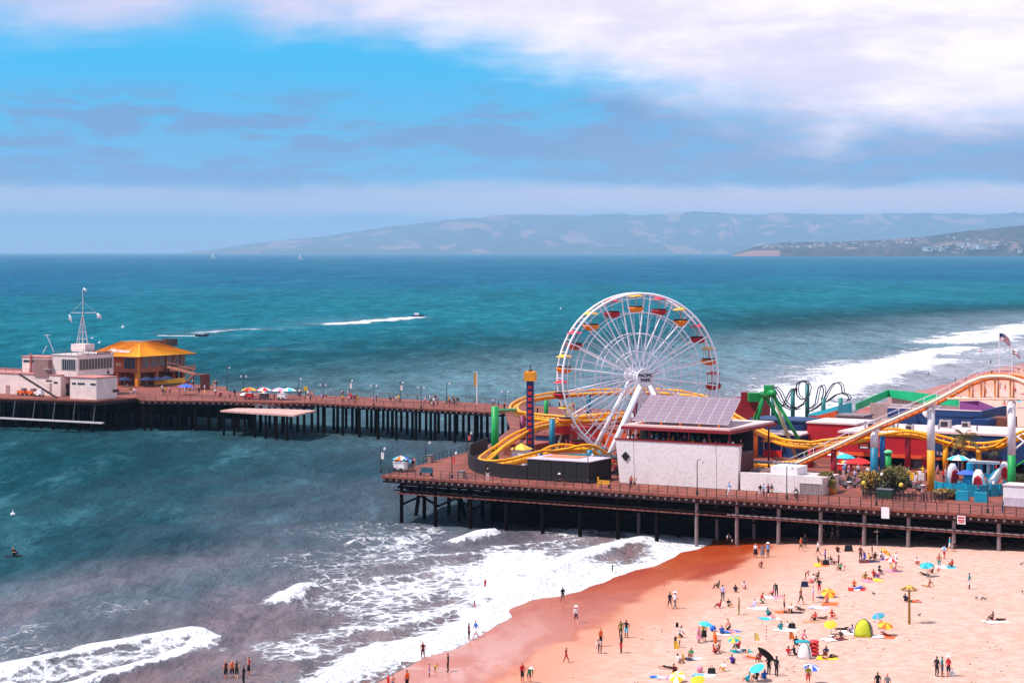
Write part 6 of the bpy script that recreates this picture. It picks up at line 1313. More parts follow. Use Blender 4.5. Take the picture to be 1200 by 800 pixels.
# beach: photo column, feet row, pose, top, bottom, label, extras
BP = [
 (734, 747, 'arm', 'black', 'cyan', 'man in black top and cyan shorts pointing on the open sand', {}),
 (727.5, 747, 'stand', 'olive', 'black', 'person in olive shirt next to the man in cyan shorts', {'sc_': .95}),
 (728, 765, 'stand', 'black', 'red', 'person in black top and bright red shorts seen from behind', {}),
 (704, 757, 'stand', 'orange', 'black', 'person in orange-red top standing behind the bending one', {}),
 (703, 765, 'bend', 'white', 'navy', 'person in white top bending forward on the damp sand', {'long': True}),
 (675, 730, 'walk', 'white', 'navy', 'person in white shirt and hat with navy shorts on wet sand', {'hat': 'white'}),
 (659.5, 706, 'walk', 'black', 'grey', 'person in dark clothes walking on the wet sand below the surf', {}),
 (663.5, 776, 'walk', 'red', 'red', 'small child in red swimsuit on the wet sand', {'sc_': .8, 'sleeve': 'skin'}),
 (717.6, 671, 'stand', 'teal', 'black', 'child in dark teal standing in the last of the wash', {'sc_': .62}),
 (785, 713, 'walk', 'navy', 'navy', 'person in navy walking beside one in a white hat', {}),
 (791, 713, 'walk', 'white', 'grey', 'person in white shirt and sun hat walking beside one in navy', {'hat': 'white', 'long': True}),
 (796, 747, 'kneel', 'white', 'black', 'kneeling person with black backpack above the yellow-shirted child', {'pack': True}),
 (791.5, 758, 'stand', 'black', 'black', 'small dark-clothed child beside the yellow-shirted one', {'sc_': .65}),
 (796.5, 758.5, 'stand', 'yellow', 'black', 'child in yellow shirt and black shorts by the kneeling person', {'sc_': .68}),
 (825, 751, 'stand', 'yellow', 'black', 'person in yellow top and black skirt below the cyan parasol', {'skirt': 'black'}),
 (819, 753, 'stand', 'pink', 'pink', 'person in a pale pink dress beside the cyan parasol', {'skirt': 'pink', 'sc_': .9}),
 (846, 743, 'sit', 'blue', 'black', 'seated person in bright blue shirt on a towel', {}),
 (855.6, 738.5, 'kneel', 'skin', 'black', 'shirtless person crouching beside the blue-shirted sitter', {}),
 (842.5, 763, 'sit', 'brown', 'brown', 'seated person in brown below the furled orange parasol', {}),
 (837, 766, 'sit', 'red', 'maroon', 'seated person in crimson below the furled orange parasol', {}),
 (795, 777, 'sit', 'white', 'tan', 'seated person in white behind the maroon sitter', {}),
 (790, 789, 'sit', 'maroon', 'black', 'seated person in maroon beside the yellow and white parasol', {}),
 (783, 783, 'lie', 'black', 'black', 'person in black lying beside the maroon sitter', {}),
 (848, 786, 'sit', 'white', 'yellow', 'seated person in white top and yellow shorts near a dark bag', {}),
 (890, 774, 'sit', 'maroon', 'red', 'seated person in dark red beside the orange sunbather', {}),
 (881, 771.5, 'lie', 'orange', 'orange', 'sunbather in orange lying behind the tipped cyan parasol', {}),
 (887, 797, 'sit', 'black', 'denim', 'dark-clothed sitter under the tipped cyan parasol', {}),
 (896, 796, 'sit', 'blue', 'blue', 'sitter in blue under the tipped cyan parasol', {}),
 (877, 799, 'sit', 'cyan', 'teal', 'sitter in cyan at the bottom edge under the tipped parasol', {}),
 (854, 640, 'walk', 'black', 'black', 'adult in black and white beside a child at the pier shadow', {'sleeve': 'white', 'long': True}),
 (858, 640, 'stand', 'white', 'brown', 'child in white at the pier shadow beside an adult in black', {'sc_': .6}),
 (885.5, 653, 'stand', 'white', 'black', 'person in white top and long black skirt in the group of three', {'skirt': 'black', 'hair': 0}),
 (893.5, 653.5, 'stand', 'grey', 'grey', 'person in long grey dress in the middle of the group of three', {'skirt': 'grey', 'hair': 0}),
 (900, 652.5, 'stand', 'skyblue', 'black', 'person in blue jacket and white cap in the group of three', {'hat': 'white', 'long': True}),
 (892, 665, 'sit', 'maroon', 'maroon', 'lone seated person in maroon below the group of three', {}),
 (842, 689, 'sit', 'black', 'brown', 'dark-clothed sitter behind the person in lavender', {}),
 (847, 704, 'stand', 'lavender', 'navy', 'person in lavender shirt and dark trousers on open sand', {'long': True}),
 (844, 712, 'sit', 'red', 'red', 'seated person in red left of the tall bare-chested one', {}),
 (854, 711, 'sit', 'black', 'green', 'dark seated person right of the red sitter', {}),
 (866, 720, 'stand', 'skin', 'olive', 'tall bare-chested person in olive trousers standing alone', {'long': True}),
 (891.5, 707, 'kneel', 'red', 'green', 'kneeling person in red shirt and green shorts', {}),
 (884, 711, 'sitleg', 'lavender', 'lavender', 'person in lavender sitting with legs stretched on sand', {}),
 (906, 698, 'sit', 'magenta', 'black', 'seated person in magenta below the dark pair', {}),
 (910, 699, 'bend', 'black', 'black', 'person in black bending over with arms down beside the magenta sitter', {'long': True}),
 (938.5, 646, 'walk', 'orange', 'brown', 'person in peach top walking near the pier shadow', {}),
 (943.5, 642, 'walk', 'black', 'black', 'dark-clothed person just behind the peach top near the pier', {}),
 (965, 636, 'walk', 'black', 'black', 'person in black with pink bag at the edge of the pier shadow', {'long': True}),
 (975.5, 633, 'walk', 'white', 'tan', 'person in bright white shirt standing in the pier shadow', {}),
 (958.5, 650.5, 'walk', 'white', 'black', 'person in white and black walking towards the picnic group', {}),
 (967, 660, 'stand', 'purple', 'navy', 'person in violet shirt standing over the picnic group', {'long': True}),
 (959, 660, 'sit', 'navy', 'yellow', 'picnic sitter in navy and yellow', {}),
 (974, 660, 'sit', 'black', 'white', 'picnic sitter in black beside the maroon chair', {}),
 (970, 661, 'sitleg', 'white', 'black', 'picnic sitter in white with legs out', {}),
 (981.5, 647, 'sit', 'maroon', 'black', 'seated person in dark red behind the picnic group', {}),
 (944, 678, 'bend', 'red', 'black', 'person in red bending over the sand', {'sc_': .7}),
 (954, 681, 'sit', 'white', 'tan', 'seated person in white top next to one in black', {}),
 (959, 677, 'sit', 'black', 'black', 'seated person in black above the white-topped one', {}),
 (951, 682, 'lie', 'red', 'red', 'sunbather in red lying by the white-topped sitter', {}),
 (960, 696, 'stand', 'black', 'red', 'person in black top and reddish shorts standing by the yellow board', {}),
 (938.5, 708, 'walk', 'skin', 'black', 'bare-chested person in dark shorts walking across the sand', {'skin': 1}),
 (953, 706, 'stand', 'lavender', 'pink', 'person in pale lavender shirt standing near the yellow board', {'skin': 3}),
 (919, 716, 'stand', 'skin', 'navy', 'bare-chested person in navy shorts on an orange towel', {}),
 (927, 717, 'sit', 'white', 'black', 'seated person in white top on a dark towel', {}),
 (937, 714, 'lie', 'black', 'black', 'dark-clothed person lying next to the white-topped sitter', {}),
 (968.5, 707, 'sitleg', 'skin', 'brown', 'bare-chested person sitting on an orange towel', {}),
 (955, 727, 'sit', 'red', 'black', 'seated person in red and black, first of three', {}),
 (965, 725, 'lie', 'brown', 'brown', 'reclining person between the two red sitters', {}),
 (975, 724, 'sit', 'red', 'red', 'seated person in all red, last of three', {}),
 (915, 738, 'sit', 'teal', 'teal', 'seated person wrapped in a teal towel', {}),
 (923, 736, 'sit', 'white', 'white', 'small seated person in white beside the teal towel', {'sc_': .8}),
 (924, 768, 'sit', 'red', 'white', 'seated person in red and white below the orange pennant', {}),
 (931, 767, 'sitleg', 'navy', 'black', 'person in navy sitting with legs out before the white shelter', {}),
 (940, 752, 'kneel', 'pink', 'red', 'person in pink kneeling behind the white shelter', {}),
 (933, 756, 'sit', 'black', 'black', 'dark sitter just behind the white shelter', {}),
 (977, 747, 'lie', 'white', 'maroon', 'sunbather under a white cover below the yellow parasol', {}),
 (985, 746, 'sit', 'brown', 'brown', 'dark sitter beside the white-covered sunbather', {'sc_': .8}),
 (988, 738, 'lie', 'black', 'black', 'dark sunbather on a white towel left of the green tent', {}),
 (998, 742, 'sit', 'lavender', 'brown', 'sitter in lavender leaning on the green tent', {}),
 (901, 790, 'stand', 'black', 'black', 'person in black carrying a dark board overhead', {'long': True}),
 (910, 792, 'stand', 'black', 'black', 'person in black wetsuit beside the board carrier', {'long': True, 'hair': 0}),
 (947, 803, 'stand', 'olive', 'red', 'person under the blue and white striped parasol', {}),
 (1008.5, 656, 'stand', 'maroon', 'black', 'person in dark red top and black trousers left of the big group', {'long': True}),
 (1011, 638, 'walk', 'white', 'red', 'person in white top and red shorts near the pier shadow', {}),
 (1014, 657, 'kneel', 'purple', 'blue', 'kneeling person in purple at the front of the big group', {}),
 (1019, 656, 'sit', 'yellow', 'black', 'sitter in yellow and black in the big group', {}),
 (1022, 650, 'stand', 'black', 'black', 'person in black standing behind the orange parasol group', {'sc_': .75}),
 (1025.5, 655, 'sit', 'black', 'maroon', 'dark sitter in the middle of the big group', {}),
 (1033, 654, 'sit', 'white', 'black', 'sitter in white under the tilted orange parasol', {}),
 (990, 667, 'stand', 'white', 'red', 'toddler in white and red standing alone', {'sc_': .5}),
 (1014, 679, 'sit', 'olive', 'yellow', 'sitter in olive at the seaward end of the red group', {}),
 (1019, 679, 'lie', 'red', 'orange', 'sunbather in red lying in front of the red group', {}),
 (1024, 676, 'sit', 'red', 'red', 'red-clothed sitter with black hair in the red group', {'hair': 0}),
 (1031, 673, 'sit', 'black', 'white', 'sitter in black and white at the back of the red group', {'hat': 'black'}),
 (1030, 677, 'sit', 'pink', 'purple', 'sitter in mauve pink at the landward end of the red group', {}),
 (1074.5, 661, 'sit', 'white', 'red', 'sitter in white and red seaward of the cyan parasol', {}),
 (1100.5, 666, 'stand', 'skin', 'teal', 'bare-chested person in teal shorts by the cyan parasol', {'skin': 1}),
 (1106.5, 655, 'walk', 'skyblue', 'red', 'person in pale blue top and red shorts above the teal shorts', {'sleeve': 'white'}),
 (1113, 646, 'walk', 'cyan', 'white', 'person in bright blue top nearest the pier posts', {}),
 (1118.5, 646, 'walk', 'black', 'black', 'child in black beside the bright blue top', {'sc_': .7}),
 (1115.5, 664, 'sit', 'red', 'red', 'seated person in red on a white towel', {}),
 (1093, 672, 'sit', 'maroon', 'black', 'seated person in maroon below the cyan parasol', {}),
 (1100, 669.5, 'sit', 'red', 'red', 'tiny child in red beside the maroon sitter', {'sc_': .5}),
 (1083, 673.5, 'lie', 'black', 'black', 'dark-clothed person lying below the cyan parasol', {}),
 (1089, 687.5, 'sitleg', 'skin', 'tan', 'sunbather sitting alone below the cyan parasol', {}),
 (1061, 705, 'sit', 'navy', 'black', 'sitter in navy behind the tall wooden pole', {}),
 (1071, 705.5, 'lie', 'black', 'orange', 'person in black and orange lying behind the tall wooden pole', {}),
 (1163, 727, 'sit', 'skin', 'black', 'lone sitter on a white towel at the empty landward sand', {}),
 (1171, 727, 'lie', 'black', 'black', 'person in black lying beside the lone sitter', {}),
 (1098, 792.5, 'stand', 'black', 'black', 'person in black, seaward of three standing together', {'long': True, 'hair': 0}),
 (1104, 792.5, 'stand', 'teal', 'denim', 'person in teal top in the middle of three standing together', {}),
 (1111.5, 792.5, 'stand', 'red', 'black', 'person in red top and white hat, landward of three together', {'hat': 'white'}),
 (1028.6, 812, 'stand', 'black', 'black', 'dark head just showing at the bottom edge, seaward of two', {'hair': 0}),
 (1040, 814, 'stand', 'grey', 'black', 'dark head just showing at the bottom edge, landward of two', {'hair': 0}),
 (1037, 744, 'lie', 'red', 'brown', 'sunbather in red under the orange and yellow parasol', {}),
 (1034, 737, 'sit', 'orange', 'brown', 'sitter in orange between the two parasols by the tent', {}),
 (264.5, 796, 'stand', 'maroon', 'black', 'bather in dark red, seaward of five in the surf', {'sleeve': 'skin'}),
 (272, 795, 'stand', 'orange', 'black', 'bather in orange among five in the surf', {'sleeve': 'skin'}),
 (277.5, 796, 'stand', 'black', 'black', 'bather in black in the middle of five in the surf', {'sleeve': 'skin'}),
 (285.5, 802, 'stand', 'black', 'black', 'bather in black wetsuit, nearest of five in the surf', {'long': True}),
 (291.5, 792, 'arm', 'red', 'black', 'bather in red, landward of five in the surf', {'sleeve': 'skin'}),
 (495.5, 773, 'walk', 'maroon', 'maroon', 'bather in dark red swimsuit at the foam edge', {'sleeve': 'skin'}),
 (525, 787, 'stand', 'black', 'black', 'person in black wetsuit standing on the wet sand', {'long': True}),
 (503, 792, 'stand', 'pink', 'lavender', 'child in pink at the foam edge', {'sc_': .65}),
 (510, 788, 'bend', 'yellow', 'olive', 'child in yellow stooping at the foam edge', {'sc_': .65}),
 (455, 808, 'stand', 'red', 'red', 'child with dark hair at the bottom edge, seaward of three', {'sc_': .8}),
 (460.5, 809, 'stand', 'skin', 'blue', 'bare-shouldered child at the bottom edge, middle of three', {'sc_': .8}),
 (477, 808, 'stand', 'orange', 'black', 'person in orange at the bottom edge, landward of three', {}),
 (612, 799, 'stand', 'red', 'black', 'person in red shirt at the bottom edge beside one in green', {}),
 (620, 799.5, 'bend', 'green', 'black', 'person in green and white leaning towards the red shirt', {'hat': 'white'}),
 (549.5, 750, 'stand', 'maroon', 'black', 'person in dark red beside one in blue at the water edge', {}),
 (557.5, 747, 'walk', 'blue', 'white', 'person in blue top and white shorts at the water edge', {}),
 (556, 715, 'stand', 'black', 'red', 'child in dark top wading in the foam', {'sc_': .7}),
 (568.6, 690, 'stand', 'red', 'red', 'child in red wading farther out', {'sc_': .7}),
 (862, 694, 'sit', 'navy', 'tan', 'sitter in navy on bare sand landward of the dark sitter', {}),
 (872, 690, 'sit', 'white', 'red', 'sitter in white with red shorts near the lavender shirt', {}),
 (900, 722, 'sit', 'teal', 'navy', 'sitter in teal and navy on empty sand above the marker pole', {}),
 (905, 724, 'lie', 'pink', 'pink', 'sunbather in pink beside the teal and navy sitter', {}),
 (985, 668, 'sit', 'green', 'black', 'sitter in green between the toddler and the picnic group', {}),
 (1001, 688, 'sit', 'orange', 'navy', 'sitter in orange and navy on bare sand below the red group', {}),
 (1006, 690, 'lie', 'blue', 'blue', 'sunbather in blue beside the orange and navy sitter', {}),
 (1045, 668, 'sit', 'yellow', 'white', 'sitter in yellow seaward of the cyan parasol group', {}),
 (1050, 664, 'stand', 'white', 'denim', 'person in white and denim standing over the yellow sitter', {}),
 (866, 760, 'sit', 'red', 'navy', 'sitter in red and navy left of the pale yellow pennant', {}),
 (872, 763, 'lie', 'white', 'navy', 'sunbather in white and navy left of the pale yellow pennant', {}),
 (810, 770, 'sit', 'green', 'tan', 'sitter in green between the yellow pennants and the pink ball', {}),
 (858, 778, 'sit', 'purple', 'black', 'sitter in purple landward of the white and yellow one', {}),
 (968, 768, 'sit', 'navy', 'red', 'sitter in navy and red landward of the red inflatable', {}),
 (972, 771, 'lie', 'tan', 'black', 'sunbather in tan beside the navy and red sitter', {}),
 (1136, 690, 'stand', 'teal', 'white', 'lone person in teal and white on the empty landward sand', {}),
]
for x, y, pose, top, bot, lb_, ex in BP:
    ex = dict(ex); p = PG(x, y); lb_ = lb_.replace('man in', 'person in'); person(p, pose, lb_, top, bot, **ex)
# bathers on the far beach beyond the rides
for k, (x, y) in enumerate([(1150, 461), (1155, 463), (1147, 452), (1162, 440), (1145, 440), (1172, 456), (1178, 458), (1194, 437), (1199, 438), (1120, 449), (1177, 474), (1190, 462), (1132, 446), (1161, 427)]):
    person(PG(x, y), pr.choice(('stand', 'walk')), 'tiny bather on the far beach behind the coaster crest', pr.choice(('black', 'red', 'skin', 'navy', 'maroon')), pr.choice(('black', 'red', 'navy')), grp='bathers on the far beach')
# surfer, buoys
b = P(16, 651, 0); th = thing('surfer', 'dark surfer sitting on a board far out left', 'surfer', b); o = person(b, 'sit', None, 'black', 'black', long=True, yaw=1.0, sc_=1.2); del o['category']; o.parent = th; o.location = (0, 0, 0.0); o.name = 'body'
MB().hexa([b + Vector((-1.0, -.25, -.05)), b + Vector((1.0, -.25, -.05)), b + Vector((1.0, .25, -.05)), b + Vector((-1, .25, -.05))], [b + Vector((-1.3, -.2, .06)), b + Vector((1.3, -.1, .1)), b + Vector((1.3, .1, .1)), b + Vector((-1.3, .2, .06))]).build('board', cm('black'), th)
def buoy(x, y, s, lb_, m_=WHITE):
    b = P(x, y, 0); th = thing('buoy', lb_, 'buoy', b); MB().lathe(b - Vector((0, 0, .2 * s)), [(.2 * s, 0), (.5 * s, .2 * s), (.5 * s, .5 * s), (.2 * s, .7 * s)], 10).build('float', m_, th); MB().lathe(b + Vector((0, 0, .5 * s)), [(.1 * s, 0), (.08 * s, .6 * s)], 6).build('stem', m_, th)
buoy(15, 603, .7, 'white buoy close in on the left'); buoy(144, 384, 1.6, 'tall white buoy behind the yellow roof'); buoy(108, 397, 1.1, 'white buoy just right of the signal mast'); buoy(116.5, 402, 1.1, 'white buoy between mast and yellow roof'); buoy(1045, 429, 1.0, 'dark float beyond the surf on the right', STEEL); buoy(1088, 440, 1.0, 'dark float in the wash on the right', STEEL); buoy(1149, 413, 1.0, 'red float in the wash near the flags', cm('red')); buoy(657, 362, 1.2, 'small white buoy left of the wheel top')
def boat(x, y, L, lb_, sail=False):
    b = P(x, y, 0); th = thing('sailing_boat' if sail else 'speedboat', lb_, 'boat', b); q = L / 2
    MB().hexa([b + Vector((-q, -.16 * L, -.1)), b + Vector((q * .75, -.1 * L, -.1)), b + Vector((q * .75, .1 * L, -.1)), b + Vector((-q, .16 * L, -.1))], [b + Vector((-q, -.2 * L, .14 * L)), b + Vector((q * 1.2, -.03 * L, .2 * L)), b + Vector((q * 1.2, .03 * L, .2 * L)), b + Vector((-q, .2 * L, .14 * L))]).build('hull', WHITE if sail else cm('navy'), th)
    if sail:
        MB().tube([b, b + Vector((0, 0, 1.7 * L))], .02 * L, 5).build('mast', WHITE, th); a = b + Vector((0, 0, .3 * L)); MB().add([a, a + Vector((-.5 * L, .05, .02)), a + Vector((0, 0, 1.35 * L)), a + Vector((0, .05, 0)), a + Vector((-.5 * L, .1, .02)), a + Vector((0, .05, 1.35 * L))], [(0, 1, 2), (5, 4, 3), (0, 3, 4, 1), (1, 4, 5, 2), (2, 5, 3, 0)]).build('sail', WHITE, th)
    else: MB().box(b + Vector((-.05 * L, 0, .25 * L)), (.35 * L, .25 * L, .2 * L)).build('cabin', WHITE, th)
boat(489, 371.5, 7, 'dark speedboat at the head of the long white wake'); boat(237, 394.3, 6, 'dark speedboat at the end of the short wake by the yellow roof'); boat(250, 302.6, 26, 'tiny white sail near the horizon on the left', True); boat(352, 304, 22, 'tiny white sail on the horizon, landward one', True)

# ------------------------------------------------------------------ beach gear
def beach_parasol(x, y, wpx, cols, lb_, tilt=(0, 0), h=1.9):
    b = PG(x, y); parasol(b, wpx / 2 * b.y / F, h, cols, lb_, 'beach_parasol', 'parasol', tilt)
beach_parasol(823.5, 751, 17, [uCY], 'plain cyan parasol shading the person in yellow', (.15, .15)); beach_parasol(893, 797, 19, [uCY], 'plain cyan parasol tipped towards the sea over a group', (-.45, .35), 1.5); beach_parasol(948, 800, 19.5, [uBL, uWH], 'blue and white striped parasol at the bottom edge', (.1, .3), 1.7)
beach_parasol(1032, 655, 15, [uYE, uOR], 'orange and yellow parasol tilted on edge by the big group', (.75, .2), 1.3); beach_parasol(1028, 639, 10, [uOR, uWH], 'small orange and white parasol at the pier shadow'); beach_parasol(1087, 675, 17, [uCY, uTL], 'cyan parasol with dark peak near the pier posts', (-.15, .3), 1.6)
beach_parasol(974.5, 742, 15.5, [uYE], 'plain yellow parasol tilted above the white-covered sunbather', (-.2, .55), 1.3); beach_parasol(1035.5, 744, 19, [uYE, uOR], 'yellow and orange parasol right of the green tent', (.1, .35), 1.3); beach_parasol(1033, 735, 16, [uTL, U('slate', (110, 140, 170))], 'slate blue parasol behind the yellow and orange one', (-.3, .3), 1.5)
beach_parasol(795, 798, 19, [uYE, uWH], 'yellow and white striped parasol lying tipped at the bottom edge', (-.3, .8), .8); beach_parasol(819, 804, 17, [uYE], 'plain yellow parasol at the bottom edge', (-.2, .5), .9); beach_parasol(970, 699, 17, [uYE, uOR], 'low yellow parasol beside the person in black and red', (.05, .75), .8)
beach_parasol(1193, 478, 11, [uCY], 'cyan parasol on the far beach at the frame edge'); beach_parasol(1177, 482, 6, [uRD], 'red parasol on the far beach behind the purple hall'); beach_parasol(1198, 470, 7, [uRD], 'red parasol on the far beach at the frame edge')
b = PG(840, 765); th = thing('furled_parasol', 'furled orange parasol standing upright in the sand', 'parasol', b); MB().tube([b, b + Vector((-.25, 0, 2.1))], .03, 6).build('pole', WHITE, th); MB().tube([b + Vector((-.1, 0, .9)), b + Vector((-.16, 0, 1.5)), b + Vector((-.24, 0, 2.0))], [.16, .2, .05], 8).build('cloth', uOR, th)
def pennant(x, y, h, m_, lb_, wf=.55):
    b = PG(x, y); th = thing('pennant', lb_, 'flag', b); MB().tube([b, b + Vector((0, 0, h))], .02, 5).build('pole', M('pole_white', (214, 206, 200)), th); MB().hexa([b + Vector((.02, -.01, h - .75)), b + Vector((wf, .03, h - .7)), b + Vector((wf, .05, h - .7)), b + Vector((.02, .01, h - .75))], [b + Vector((.02, -.01, h)), b + Vector((wf * .6, .05, h - .1)), b + Vector((wf * .6, .07, h - .1)), b + Vector((.02, .01, h))]).build('cloth', m_, th)
pennant(789.5, 764, 1.05, uYE, 'yellow pennant by the yellow-shirted child'); pennant(884, 755, 1.1, U('paleyellow', (240, 206, 120)), 'pale yellow pennant on open sand'); pennant(925, 760, 1.6, uOR, 'orange pennant above the white shelter', .5); pennant(799, 773, .6, uYE, 'tiny yellow pennant behind the maroon sitter', .3)
b = PG(898, 752); th = thing('marker_pole', 'thin marker pole with red bands on open sand', 'pole', b); MB().tube([b, b + Vector((0, 0, 1.6))], .025, 5).build('pole', WHITE, th)
for k in range(5): MB().lathe(b + Vector((0, 0, .25 + k * .28)), [(.04, 0), (.04, .12)], 6).build('band', cm('red'), th)
def towel(x, y, L, wd, cols, lb_, yaw=None):
    b = PG(x, y); th = thing('beach_towel', lb_, 'towel', b); yw = pr.uniform(-.5, .5) if yaw is None else yaw; n = len(cols); ca, sa = math.cos(yw), math.sin(yw)
    for k, c_ in enumerate(cols):
        mb = MB(); g = 6; x0, x1 = -L / 2 + L * k / n, -L / 2 + L * (k + 1) / n; vs = []
        for i in range(g + 1):
            for jx in (x0, x1):
                q = -wd / 2 + wd * i / g; vs.append((b.x + jx * ca - q * sa, b.y + jx * sa + q * ca, b.z + .05 + .03 * math.sin(q * 6 + jx * 4)))
        mb.add(vs, [(2 * i, 2 * i + 1, 2 * i + 3, 2 * i + 2) for i in range(g)]); o = mb.build('stripe' if n > 1 else 'cloth', cm(c_), th); md = o.modifiers.new('th', 'SOLIDIFY'); md.thickness = .03
for t_ in [(858, 740, 1.7, .9, ['blue', 'pink', 'blue'], 'blue and pink towel beside the crouching person'), (769, 793, 1.0, .8, ['blue', 'cyan'], 'small blue towel at the bottom edge'), (780, 794, 1.4, 1.0, ['lavender', 'pink'], 'pink and lavender towel at the bottom edge'), (825, 791, 1.9, 1.1, ['skyblue', 'white'], 'pale blue towel beside a dark bag'), (847, 743.5, 1.2, .9, ['white'], 'white towel under the blue-shirted sitter'),
           (956, 633, 1.2, 2.0, ['magenta'], 'magenta towel at the edge of the pier shadow'), (1037, 655, 1.0, 1.6, ['purple', 'white'], 'purple and white towel by the tilted orange parasol'), (970, 699.5, 2.0, 1.2, ['navy', 'grey'], 'dark towel below the low yellow parasol'), (973, 707.5, 1.6, 1.6, ['orange'], 'orange towel under the bare-chested sitter'), (959, 712, 1.9, 1.3, ['lavender', 'white', 'lavender'], 'lilac towel spread on bare sand'), (918, 717, 1.5, 1.2, ['orange'], 'orange towel under the bare-chested stander'),
           (930, 717.5, 2.0, 1.0, ['black'], 'black towel under the white-topped sitter'), (921, 738, 2.2, 1.4, ['white'], 'white towel beside the teal-wrapped sitter'), (993, 741, 1.6, 1.8, ['white'], 'white towel left of the green tent'), (1109, 664.5, 2.2, 2.2, ['white', 'cyan'], 'white and cyan towel beside the red sitter'), (1166, 728, 2.2, 1.6, ['white'], 'white towel under the lone landward sitter'), (962, 662, 1.6, 2.0, ['yellow', 'orange'], 'yellow and orange towel in the picnic group'), (1022, 680, 2.0, 1.8, ['pink', 'yellow'], 'pink and yellow towel in the red group'), (888, 712.5, 2.0, 1.3, ['white'], 'white towel under the lavender sitter'), (906, 700, 2.2, 1.5, ['white', 'pink'], 'white and pink towel under the magenta sitter'), (978, 749, 2.2, 1.5, ['white', 'maroon'], 'white and maroon towel below the yellow parasol'), (1036, 746, 2.0, 1.3, ['white', 'orange'], 'white and orange towel under the parasol by the tent'), (955, 728, 2.2, 1.2, ['tan'], 'tan towel under the three red sitters'), (1019, 658, 2.4, 2.2, ['maroon', 'navy'], 'dark picnic blanket of the big group')]: towel(*t_)
for t_ in [(902, 724.5, 1.8, 1.6, ['cyan', 'white'], 'cyan and white towel above the marker pole'), (1004, 690.5, 1.8, 1.8, ['red', 'white', 'red'], 'red and white striped towel below the red group'), (1046, 669, 1.6, 1.8, ['pink'], 'pink towel under the yellow sitter'), (869, 763, 1.8, 1.5, ['teal', 'white', 'teal'], 'teal and white striped towel left of the pale yellow pennant'), (970, 771, 1.8, 1.4, ['yellow'], 'yellow towel landward of the red inflatable'), (811, 771.5, 1.5, 1.2, ['navy', 'white'], 'navy and white towel under the green sitter')]: towel(*t_)
beach_parasol(1042, 669, 15, [uRD, uWH], 'red and white striped parasol over the yellow sitter', (.1, .3), 1.7); beach_parasol(863, 763, 16, [uTL, uYE], 'teal and yellow striped parasol left of the pale yellow pennant', (-.2, .35), 1.5)
def bag(x, y, c_, lb_, s=.5):
    b = PG(x, y); th = thing('beach_bag', lb_, 'bag', b); MB().hexa([b + Vector((-s * .5, -s * .3, 0)), b + Vector((s * .5, -s * .3, 0)), b + Vector((s * .5, s * .3, 0)), b + Vector((-s * .5, s * .3, 0))], [b + Vector((-s * .4, -s * .15, s * .7)), b + Vector((s * .4, -s * .15, s * .7)), b + Vector((s * .4, s * .15, s * .7)), b + Vector((-s * .4, s * .15, s * .7))]).build('body', cm(c_), th); MB().tube([b + Vector((-s * .25, 0, s * .65)), b + Vector((0, 0, s * 1.05)), b + Vector((s * .25, 0, s * .65))], .025, 5).build('handle', cm('black'), th)
bag(834, 789, 'black', 'dark bag beside the pale blue towel', .7); bag(943, 687, 'navy', 'dark navy bag on bare sand', .8); bag(994.5, 645.5, 'black', 'black bag alone behind the toddler', 1.0); bag(928, 736, 'black', 'black bag by the white towel', .7); bag(1115, 791, 'white', 'white carrier bag beside the red-topped person', .6); bag(968, 661.5, 'black', 'black bag in the picnic group', .8)
def ball(x, y, r, m_, lb_):
    b = PG(x, y); mb = MB(); mb.lathe(b, [(r * math.sin(math.pi * i / 8) + .001, r - r * math.cos(math.pi * i / 8)) for i in range(9)], 12); tag(mb.build('beach_ball', m_, None, True, loc=b), lb_, 'ball')
ball(835.6, 739.5, .3, cm('blue'), 'blue ball right of the cyan parasol'); ball(820, 787, .28, cm('pink'), 'pink ball by the pale blue towel'); ball(969, 659.8, .2, cm('green'), 'green ball in the picnic group')
# tents
def tent(x, y, wpx, hgt, mA, mB_, lb_, name='beach_tent'):
    b = PG(x, y); w_ = wpx / 2 * b.y / F; th = thing(name, lb_, 'tent', b); n = 10
    def dome(a0, a1, m_, nm):
        mb = MB(); vs = []; na = 8
        for i in range(na + 1):
            a = a0 + (a1 - a0) * i / na
            for k in range(n + 1):
                e = math.pi / 2 * k / n; vs.append((b.x + w_ * math.cos(a) * math.cos(e), b.y + w_ * .9 * math.sin(a) * math.cos(e), b.z + hgt * math.sin(e) ** .85))
        mb.add(vs, [(i * (n + 1) + k, (i + 1) * (n + 1) + k, (i + 1) * (n + 1) + k + 1, i * (n + 1) + k + 1) for i in range(na) for k in range(n)]); o = mb.build(nm, m_, th, True); md = o.modifiers.new('th', 'SOLIDIFY'); md.thickness = .03
    dome(math.pi * .95, math.pi * 1.72, mA, 'side_panel'); dome(math.pi * 1.72, math.pi * 2.25, mB_, 'end_panel'); dome(math.pi * .25, math.pi * .95, mA, 'back_panel')
    for a in (math.pi * .95, math.pi * 1.72, math.pi * .25): MB().tube([(b.x + (w_ + .03) * math.cos(a) * math.cos(e), b.y + (w_ * .9 + .03) * math.sin(a) * math.cos(e), b.z + (hgt + .03) * math.sin(e) ** .85) for e in [math.pi / 2 * k / 8 for k in range(9)]], .025, 5).build('tent_pole', STEEL, th)
tent(1012.5, 745, 22, 1.55, U('lime', (190, 196, 40)), U('tentgrey', (130, 126, 120)), 'lime green pop-up tent with grey end'); tent(943, 771, 17, 1.35, uWH, uWH, 'white half-dome sun shelter with a teal top', 'sun_shelter')
b = PG(943, 771); 
b2 = PG(954, 768); th = thing('inflatable', 'puffy red inflatable standing beside the white shelter', 'inflatable', b2)
